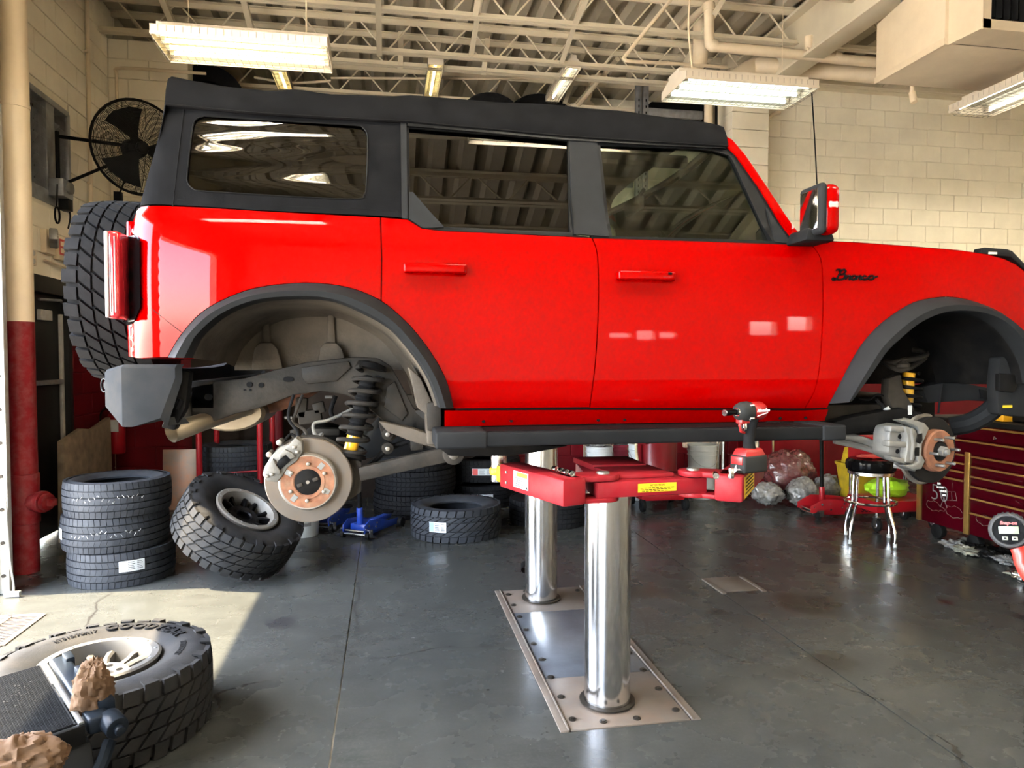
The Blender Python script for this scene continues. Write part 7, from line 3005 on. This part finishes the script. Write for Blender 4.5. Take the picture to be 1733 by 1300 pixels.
q.box((aY(1330, 730, 7.6).x, 7.75, 0.75), (0.9, 0.5, 1.5))
ct = q.build('red_cabinet', 'drum_red', bevel=0.01)
tag(ct, 'red steel cabinet in the shade behind the refuse bags', 'cabinet')
q = MB()
q.box((aY(1308, 730, 7.5).x, 7.495, 0.75), (0.02, 0.012, 1.4))
q.build('door_edge', 'satin_chrome', ct)
q = MB()
q.box((aY(1357, 770, 7.5).x, 7.49, aY(1357, 770, 7.5).z), (0.07, 0.006, 0.02))
q.build('name_tag', 'label_yellow', ct)
q = MB()
q.box((aY(1225, 730, 8).x, 8.0, 0.9), (0.14, 0.1, 1.8))
tag(q.build('wall_post', 'wall_red', bevel=0.005), 'dark red post beside the standing steel tubes', 'post')

# ---- refuse bags
def bag(lb, x, y, Y, r, mat, seed, sc=(1, 1, 1)):
    p = aY(x, y, Y)
    o = crumple(r, (p.x, Y, max(p.z, r * sc[2] * 0.7)), seed, 0.30, 44, 30, sc, 1.7, floor=0.012).build('refuse_bag', mat, smooth=60)
    return tag(o, lb, 'bag')


bag('large dark red tinted plastic bag on top of the refuse heap', 1335, 800, 7.1, 0.27, 'bag_red', 5, (1.05, 0.8, 0.95))
bag('clear grey plastic bag at the front of the refuse heap', 1357, 833, 6.75, 0.16, 'bag_clear', 2, (1, 0.9, 0.95))
bag('pale clear bag at the left foot of the refuse heap', 1300, 835, 6.8, 0.15, 'bag_clear', 8, (1.15, 0.9, 0.8))
bag('small clear bag by the yellow mop bucket', 1400, 825, 6.9, 0.15, 'bag_clear', 12, (1.1, 0.8, 1.0))

# ---- yellow mop bucket
mp = Vector((aZ(1425, 846).x, 6.75, 0))
t = thing('mop_bucket', 'yellow wheeled mop bucket with wringer, behind the stool', 'mop bucket', mp)
b = MB()
rows = []
for z, sx_, sy_ in ((0.07, 0.15, 0.12), (0.09, 0.165, 0.13), (0.42, 0.205, 0.165), (0.44, 0.22, 0.18), (0.455, 0.22, 0.18), (0.455, 0.20, 0.16), (0.12, 0.15, 0.12)):
    rows.append([mp + Vector((sx_ * (abs(math.cos(a)) ** 0.6) * (1 if math.cos(a) > 0 else -1), sy_ * (abs(math.sin(a)) ** 0.6) * (1 if math.sin(a) > 0 else -1), z)) for a in [2 * PI * k / 28 for k in range(28)]])
b.grid(rows, closed_u=True)
b.build('tub', 'mop_yellow', t, smooth=40)
b = MB()
b.prism([(mp.x - 0.14, 0.44), (mp.x + 0.20, 0.44), (mp.x + 0.14, 0.52), (mp.x + 0.02, 0.60), (mp.x - 0.10, 0.61)], 6.62, 6.86)
wr = b.build('wringer', 'mop_yellow', t, bevel=0.012)
for dx, dz, rx in ((-0.04, 0.535, 0.05), (0.05, 0.53, 0.025)):
    q = MB()
    q.cyl((mp.x + dx, 6.615, dz), (mp.x + dx, 6.622, dz), rx, n=18)
    q.build('wringer_hole', 'ink', wr)
for dx, dy in ((-0.12, -0.09), (0.12, -0.09), (-0.12, 0.09), (0.12, 0.09)):
    q = MB()
    q.cyl(mp + Vector((dx - 0.012, dy, 0.035)), mp + Vector((dx + 0.012, dy, 0.035)), 0.035, n=16)
    q.build('caster', 'dark_metal', t, bevel=0.004)
# caution triangle
c = aY(1438, 803, 6.565)
M_ = frame((mp.x + 0.10, 6.58, 0.25), (1, 0, 0), (0, 0, 1))
q = MB()
for a, c_ in (((-0.05, -0.04), (0.05, -0.04)), ((0.05, -0.04), (0.0, 0.05)), ((0.0, 0.05), (-0.05, -0.04))):
    q.tube([M_ @ Vector((a[0], a[1], 0)), M_ @ Vector((c_[0], c_[1], 0))], 0.005, 6)
q.tube([M_ @ Vector(p) for p in ((0, 0.02, 0), (-0.008, 0, 0), (0.012, -0.008, 0), (-0.01, -0.025, 0))], 0.006, 6)
q.build('caution_mark', 'ink', t)
q = MB()
for k in range(4):
    q.box((0.0, 0.10 - k * 0.012, 0), (0.09, 0.006, 0.002), M=M_)
q.build('caution_text', 'tool_red', t)

# ---- red floor jack with lettering, behind the stool
floor_jack('long_floor_jack', 'long red floor jack with black lettering behind the stool', Vector((4.62, 6.32, 0)), R(-3), 'cart_red', L=1.15, W=0.34, H=0.19, handle=0.62, lettered='SUNEX')

# ---- stool
sc_ = Vector((4.055, 5.39, 0))
t = thing('shop_stool', 'round black padded stool on four chrome legs by the tool cart', 'stool', sc_)
b = MB()
b.lathe([(0.001, 0.60), (0.17, 0.60), (0.192, 0.615), (0.20, 0.65), (0.195, 0.685), (0.17, 0.705), (0.001, 0.71)], sc_, (0, 0, 1), 40)
b.build('seat', 'gloss_black', t)
b = MB()
b.lathe([(0.165, 0.575), (0.18, 0.575), (0.18, 0.60), (0.165, 0.60)], sc_, (0, 0, 1), 40, closed=True)
b.build('seat_rim', 'satin_chrome', t)
for k in range(4):
    a = R(-75 + 90 * k)
    d = Vector((math.cos(a), math.sin(a), 0))
    q = MB()
    q.tube(smooth_line([sc_ + d * 0.10 + Vector((0, 0, 0.592)), sc_ + d * 0.15 + Vector((0, 0, 0.58)), sc_ + d * 0.165 + Vector((0, 0, 0.54)), sc_ + d * 0.175 + Vector((0, 0, 0.34)), sc_ + d * 0.18 + Vector((0, 0, 0.30)), sc_ + d * 0.235 + Vector((0, 0, 0.13)), sc_ + d * 0.238 + Vector((0, 0, 0.02))], 5), 0.0125, 10)
    lg = q.build('leg', 'chrome', t)
    q = MB()
    q.cyl(sc_ + d * 0.238 + Vector((0, 0, 0.0)), sc_ + d * 0.238 + Vector((0, 0, 0.03)), 0.016, n=12)
    q.build('foot', 'bucket_white', lg)
q = MB()
q.tube([sc_ + Vector((0.20 * math.cos(2 * PI * k / 40), 0.20 * math.sin(2 * PI * k / 40), 0.34)) for k in range(40)], 0.0115, 8, closed=True)
q.build('foot_ring', 'chrome', t)
o = crumple(0.10, sc_ + Vector((0.03, 0.02, 0.72)), 4, 0.5, 18, 10, (1.4, 1.0, 0.16)).build('shop_rag', 'tool_red', smooth=25)
tag(o, 'red rag and scraps lying on the black stool seat', 'rag')

# ---- red tool cart
cb = Vector((4.62, 5.85, 0))
t = thing('tool_cart', 'bright red open tool cart with chrome posts on casters behind the stool', 'tool cart', cb)
q = MB()
q.box(cb + Vector((0.0, 0, 0.70)), (0.62, 0.42, 0.30))
q.build('top_box', 'cart_red', t, bevel=0.008)
q = MB()
q.box(cb + Vector((0.0, 0, 0.22)), (0.62, 0.42, 0.10))
q.build('lower_tray', 'cart_red', t, bevel=0.008)
for dx in (-0.29, 0.29):
    for dy in (-0.19, 0.19):
        q = MB()
        q.tube([cb + Vector((dx, dy, 0.12)), cb + Vector((dx, dy, 0.95))], 0.014, 10)
        q.build('post', 'chrome', t)
        q = MB()
        q.cyl(cb + Vector((dx - 0.015, dy, 0.06)), cb + Vector((dx + 0.015, dy, 0.06)), 0.06, n=20)
        cw = q.build('caster_wheel', 'dark_metal', t, bevel=0.005)
        q = MB()
        q.cyl(cb + Vector((dx - 0.02, dy, 0.06)), cb + Vector((dx + 0.02, dy, 0.06)), 0.028, n=14)
        q.box(cb + Vector((dx - 0.022, dy, 0.09)), (0.004, 0.04, 0.08))
        q.box(cb + Vector((dx + 0.022, dy, 0.09)), (0.004, 0.04, 0.08))
        q.box(cb + Vector((dx, dy, 0.13)), (0.05, 0.05, 0.01))
        q.build('caster_fork', 'satin_chrome', cw)
o = crumple(0.14, cb + Vector((-0.02, 0.03, 0.35)), 6, 0.4, 18, 12, (1.5, 0.9, 0.7)).build('hi_vis_vest', 'hivis', smooth=25)
tag(o, 'lime high-visibility vest bundled on the lower shelf of the tool cart', 'vest')

# ---- maroon tool chest, face toward the left
CXF, CY1, CY0, CZ0, CZ1 = 4.62, 5.50, 3.55, 0.135, 1.02
t = thing('tool_chest', 'wide maroon tool chest with gold drawer trim and anniversary graphics', 'tool chest', (CXF, (CY0 + CY1) / 2, 0))
q = MB()
q.box((CXF + 0.33, (CY0 + CY1) / 2, (CZ0 + CZ1) / 2), (0.64, CY1 - CY0, CZ1 - CZ0))
q.build('cabinet', 'chest_maroon', t, bevel=0.006)
q = MB()
q.box((CXF + 0.33, (CY0 + CY1) / 2, CZ1 + 0.02), (0.68, CY1 - CY0 + 0.02, 0.045))
q.build('top_mat', 'dark_metal', t, bevel=0.008)
# trim positions read on the face plane
def cf(x, y):
    return aX(x, y, CXF)


ymid = cf(1638, 850).y
q = MB()
q.box((CXF - 0.008, ymid, (CZ0 + 0.80) / 2), (0.02, 0.05, 0.80 - CZ0))
q.build('post_trim', 'gold_trim', t, bevel=0.004)
q = MB()
q.box((CXF - 0.008, CY1 - 0.01, (CZ0 + 0.80) / 2), (0.02, 0.05, 0.80 - CZ0))
q.build('post_trim', 'gold_trim', t, bevel=0.004)


def drawer(y0_, y1_, z0_, z1_):
    q = MB()
    q.box((CXF - 0.004, (y0_ + y1_) / 2, (z0_ + z1_) / 2), (0.012, abs(y1_ - y0_) - 0.008, z1_ - z0_ - 0.008))
    d = q.build('drawer', 'chest_maroon', t, bevel=0.003)
    q = MB()
    q.box((CXF - 0.014, (y0_ + y1_) / 2, z1_ - 0.016), (0.018, abs(y1_ - y0_) - 0.012, 0.014))
    q.build('pull', 'gold_trim', d, bevel=0.003)


zl = [cf(1640, 744).z, cf(1640, 775).z]
drawer(CY0, CY1 - 0.04, 0.905, CZ1)
drawer(CY0, CY1 - 0.04, 0.785, 0.905)
zz = [0.785, 0.715, 0.645, 0.575, 0.49]
for k in range(3):
    drawer(ymid + 0.03, CY1 - 0.04, zz[k + 1], zz[k])
drawer(ymid + 0.03, CY1 - 0.04, CZ0 + 0.01, zz[3])
for k in range(4):
    drawer(CY0, ymid - 0.03, zz[k + 1] - 0.01 * k, zz[k] - 0.01 * (k if k else 0))
drawer(CY0, ymid - 0.03, 0.33, 0.45)
drawer(CY0, ymid - 0.03, CZ0 + 0.01, 0.33)
q = MB()
lk = cf(1686, 742)
q.cyl((CXF - 0.012, lk.y, lk.z), (CXF - 0.018, lk.y, lk.z), 0.014, n=16)
q.build('lock', 'satin_chrome', t, bevel=0.002)
# graphics on the lower left door
FX = CXF - 0.0125


def fm(y, z):
    return frame((FX, y, z), (0, -1, 0), (0, 0, 1))


g5 = cf(1592, 836)
lettering('50', 0.20, 'clutter_grey', t, fm(g5.y, g5.z), name='anniversary_mark', depth=0.0006, bold=-0.004)
q = MB()
for i in range(6):
    for j in range(4):
        if (i + j) % 2 == 0:
            q.box((-0.02 + i * 0.016 + j * 0.003, 0.055 - i * 0.014 + j * 0.016, 0.002), (0.0155, 0.0155, 0.001), M=fm(g5.y, g5.z))
q.build('chequered_flag', 'ink_white', t)
q = MB()
for i in range(6):
    for j in range(4):
        if (i + j) % 2:
            q.box((-0.02 + i * 0.016 + j * 0.003, 0.055 - i * 0.014 + j * 0.016, 0.002), (0.0155, 0.0155, 0.001), M=fm(g5.y, g5.z))
q.build('chequered_flag', 'ink', t)
q = MB()
fmg = fm(g5.y, g5.z)
for L in ([(0.05, 0.03), (0.17, 0.05), (0.19, -0.02), (0.06, -0.04), (0.05, 0.03)], [(0.13, 0.045), (0.14, -0.025)], [(-0.01, 0.07), (0.09, -0.10)], [(0.06, 0.0), (0.02, -0.10)]):
    q.tube([fmg @ Vector((a, c, 0.002)) for a, c in L], 0.0014, 4)
q.build('crossed_flag', 'clutter_grey', t)
q = MB()
for (px_, py_, s) in ((1585, 857, 1.0), (1621, 868, 1.15), (1672, 882, 1.0)):
    c = cf(px_, py_)
    M_ = fm(c.y, c.z)
    L = [(-0.10, 0.0), (-0.085, 0.035), (-0.05, 0.03), (-0.02, 0.045), (0.03, 0.035), (0.05, 0.012), (0.105, 0.0), (0.10, -0.022), (0.06, -0.02), (0.04, -0.035), (0.015, -0.03), (-0.03, -0.045), (-0.06, -0.03), (-0.085, -0.025), (-0.10, 0.0)]
    q.tube([M_ @ Vector((a * s, b_ * s, 0.0005)) for a, b_ in L], 0.0009, 4)
q.build('car_outlines', 'clutter_pale', t)
c = cf(1606, 735)
lettering('Corvette', 0.065, 'clutter_pale', t, fm(c.y + 0.03, c.z), name='script_lettering', shear=0.4, depth=0.0006)
for y in (CY1 - 0.14, CY0 + 0.2, ymid):
    for dx in (0.08, 0.55):
        q = MB()
        q.cyl((CXF + dx - 0.03, y, 0.065), (CXF + dx + 0.03, y, 0.065), 0.065, n=22)
        q.build('caster', 'dark_metal', t, bevel=0.012)
# things on the chest
q = MB()
c = cf(1672, 712)
q.box((CXF + 0.12, c.y, CZ1 + 0.075), (0.10, 0.14, 0.06))
o = tag(q.build('tool_case', 'lift_yellow', bevel=0.008), 'small yellow and black tool case on the maroon chest', 'case')
q = MB()
q.box((CXF + 0.30, cf(1710, 715).y - 0.1, CZ1 + 0.10), (0.3, 0.5, 0.11))
tag(q.build('black_case', 'dark_metal', bevel=0.012), 'black case lying on the maroon chest at the right edge', 'case')
# odds and ends under the chest
mats_ = ['clutter_grey', 'clutter_pale', 'fan_black', 'dark_metal', 'clutter_grey', 'satin_chrome', 'clutter_pale', 'fan_black']
names_ = [('rag', 'pale olive rag lying beside the chest caster'), ('scrap', 'grey plastic scrap under the maroon chest'), ('strap', 'dark strap crumpled under the maroon chest'), ('rubber_strip', 'black rubber strip under the maroon chest'), ('trim_strip', 'long grey trim strip in front of the maroon chest'), ('foil_scrap', 'shiny foil scrap at the right under the maroon chest'), ('rag', 'yellowish rag further along under the maroon chest'), ('plastic_bag', 'black plastic bag under the middle of the maroon chest')]
for k, (x, y) in enumerate(((1608, 925), (1630, 935), (1648, 930), (1665, 940), (1700, 952), (1725, 978), (1640, 922), (1690, 938))):
    p = aZ(x, y, 0.02)
    o = crumple(0.075, (p.x + 0.03, p.y, 0.035), 20 + k, 0.9, 24, 16, (0.9, 1.5, 0.45), 2.5, floor=0.003).build(names_[k][0], mats_[k], smooth=15)
    tag(o, names_[k][1], 'scrap')

# ---- tyre inflator gauge at the right edge, close to the camera
gc = CAMP + ray(1708, 898) * 1.95
t = thing('tyre_gauge', 'round grey digital tyre gauge with red grip hanging at the right edge', 'gauge', gc)
to = (CAMP - gc).normalized()
gx = Vector((0, 0, 1)).cross(to).normalized()
GM = frame(gc, (gx + Vector((0, 0, 0.12))).normalized(), to.cross(gx))
b = MB()
b.lathe([(0.001, -0.035), (0.040, -0.033), (0.048, -0.02), (0.0485, 0.004), (0.044, 0.012), (0.039, 0.013), (0.037, 0.007), (0.001, 0.007)], n=44, M=GM)
b.build('rubber_case', 'gauge_grey', t, smooth=40)
b = MB()
for k in range(7):
    a = R(50 + 13 * k)
    b.box((0.0475 * math.cos(a), 0.0475 * math.sin(a), -0.006), (0.006, 0.005, 0.022), rot=(0, 0, a), M=GM)
b.build('grip_ribs', 'dark_metal', t)
b = MB()
b.lathe([(0.001, 0.0075), (0.037, 0.0075)], n=36, M=GM)
b.build('face', 'ink', t)
b = MB()
b.box((-0.001, 0.001, 0.0085), (0.046, 0.020, 0.001), M=GM)
b.build('display', 'lcd', t, bevel=0.0004)
lettering('Snap-on', 0.012, 'orange_red', t, GM @ Matrix.Translation((0.0, 0.020, 0.0085)), shear=0.2, depth=0.0004, bold=0.0005)
for s in (-1, 1):
    q = MB()
    q.box((s * 0.011 - 0.0, -0.021, 0.0085), (0.013, 0.010, 0.001), M=GM)
    bt = q.build('button', 'clutter_pale', t, bevel=0.0004)
    q = MB()
    q.box((s * 0.011, -0.021, 0.0093), (0.006, 0.003, 0.0004), M=GM)
    q.build('button_mark', 'ink', bt)
b = MB()
b.tube([GM @ Vector(p) for p in ((0.014, -0.046, -0.012), (0.02, -0.062, -0.012), (0.018, -0.085, -0.012), (0.03, -0.11, -0.012), (0.05, -0.15, -0.012))], [0.018, 0.021, 0.017, 0.022, 0.017], 14)
b.build('grip', 'orange_red', t)
b = MB()
gp = GM @ Vector((0.05, -0.15, -0.012))
b.tube(smooth_line([gp, gp + Vector((0.04, 0.0, -0.12)), gp + Vector((0.08, 0.03, -0.5)), (gp.x + 0.1, gp.y + 0.05, 0.25), (gp.x + 0.2, gp.y + 0.05, 0.015), (gp.x + 0.6, gp.y - 0.1, 0.012)], 6), 0.009, 8)
b.build('air_hose', 'fan_black', t)

# ================================================================== FOREGROUND RADIATOR AND PAPER
P0 = Vector((-1.22, 2.83, 0.44))
e1 = Vector((0.302, -0.453, -0.02))
L1 = e1.length
e2 = Vector((-0.80, -0.55, -0.05)).normalized()
RM = frame(P0, e1, e2)        # x along the short side, y out of the frame, z up?
if RM.to_3x3().col[2].z < 0:
    RM = RM @ Matrix.Diagonal((1, 1, -1, 1))
t = thing('radiator', 'black car radiator lying tilted on the foreground wheel, out of frame at left', 'radiator', P0)
b = MB()
b.box((L1 / 2, 0.40, -0.012), (L1 - 0.02, 0.72, 0.024), M=RM)
b.build('core', 'radiator_fin', t)
b = MB()
n = 74
for k in range(n):
    b.box((0.014 + (L1 - 0.028) * k / (n - 1), 0.40, 0.001), (0.0022, 0.71, 0.004), M=RM)
for k in range(60):
    b.box((L1 / 2, 0.05 + 0.7 * k / 59, 0.0004), (L1 - 0.03, 0.0012, 0.003), M=RM)
stuff(b.build('fins', 'radiator_fin', t))
b = MB()
b.box((L1 / 2, 0.028, 0.002), (L1 + 0.01, 0.016, 0.012), M=RM)
b.build('header_rail', 'alu', t, bevel=0.002)
b = MB()
b.box((L1 * 0.50, -0.02, -0.02), (L1 + 0.02, 0.065, 0.055), M=RM)
tank = b.build('end_tank', 'radiator_tank', t, bevel=0.014, seg=3)
for k, (u, wd, hh, dd) in enumerate(((0.06, 0.07, 0.04, 0.03), (0.35, 0.06, 0.05, 0.04), (0.55, 0.09, 0.05, 0.045), (0.86, 0.07, 0.055, 0.05))):
    q = MB()
    q.box((L1 * u, -0.045 - 0.01 * (k % 2), 0.0), (wd, dd, hh), M=RM)
    q.build('mount_lug', 'radiator_tank', tank, bevel=0.006)
q = MB()
q.cyl(RM @ Vector((L1 * 0.97, -0.05, -0.02)), RM @ Vector((L1 * 0.97 + 0.07, -0.06, -0.03)), 0.035, n=20)
q.cyl(RM @ Vector((L1 * 0.97 + 0.06, -0.06, -0.03)), RM @ Vector((L1 * 0.97 + 0.09, -0.063, -0.033)), 0.016, n=14)
q.build('drain_plug', 'radiator_tank', tank, bevel=0.006)
b = MB()
b.box((L1 + 0.004, 0.40, -0.03), (0.02, 0.76, 0.06), M=RM)
b.build('side_frame', 'dark_metal', t, bevel=0.004)
# bent scratches on the fins
b = MB()
for k in range(60):
    a = random.gauss(0, 0.035)
    c = random.gauss(0, 0.02)
    b.box((L1 * 0.38 + a * 1.8, 0.14 + c + a * 0.3, 0.0035), (random.uniform(0.002, 0.006), random.uniform(0.001, 0.005), 0.0012), M=RM)
for k in range(30):
    b.box((L1 * 0.25 + k * 0.002, 0.20 + k * 0.012, 0.0035), (0.003, 0.010, 0.001), M=RM)
stuff(b.build('bent_fins', 'grey_plastic', t))
# black plastic bin it rests on
bx = P0 + e1 * 0.62 + e2 * 0.30
t = thing('plastic_shroud', 'black plastic fan shroud standing under the radiator beside the wheel', 'shroud', (bx.x, bx.y, 0))
b = MB()
u1 = Vector((e1.x, e1.y, 0)).normalized()
u2 = Vector((e2.x, e2.y, 0)).normalized()
c = Vector((P0.x, P0.y, 0))
pl = [c + u1 * 0.30 - u2 * 0.02, c + u1 * 0.64 - u2 * 0.02, c + u1 * 0.66 + u2 * 0.60, c + u1 * 0.30 + u2 * 0.60]
pu = [c + u1 * 0.36 + u2 * 0.0, c + u1 * 0.545 + u2 * 0.0, c + u1 * 0.55 + u2 * 0.58, c + u1 * 0.36 + u2 * 0.58]
b.add([Vector((p.x, p.y, 0.003)) for p in pl] + [Vector((p.x, p.y, 0.355)) for p in pu], [(3, 2, 1, 0), (4, 5, 6, 7), (0, 1, 5, 4), (1, 2, 6, 5), (2, 3, 7, 6), (3, 0, 4, 7)])
b.build('shell', 'grey_plastic', t, bevel=0.012)
b = MB()
b.tube(smooth_line([c + u1 * 0.55 - u2 * 0.05 + Vector((0, 0, 0.34)), c + u1 * 0.60 + u2 * 0.02 + Vector((0, 0, 0.25)), c + u1 * 0.66 + u2 * 0.2 + Vector((0, 0, 0.18)), c + u1 * 0.70 + u2 * 0.45 + Vector((0, 0, 0.12))], 6), 0.02, 8)
b.build('rib', 'radiator_tank', t)
# crumpled brown paper
pp = aZ(158, 1172, 0.46)
o = crumple(0.085, pp, 31, 0.42, 48, 34, (0.72, 0.85, 1.15), 1.5).build('brown_paper', 'paper_brown', smooth=45)
tag(o, 'crumpled brown paper wedged between radiator end and wheel', 'paper')
pp = P0 + e1 * 0.98 + e2 * 0.27 + Vector((0.0, -0.02, 0.03))
pp = aZ(36, 1290, 0.44)
o = crumple(0.10, pp, 37, 0.42, 56, 38, (1.2, 0.9, 0.75), 1.5).build('brown_paper', 'paper_brown', smooth=45)
tag(o, 'crumpled brown paper lying on the radiator in the bottom left corner', 'paper')
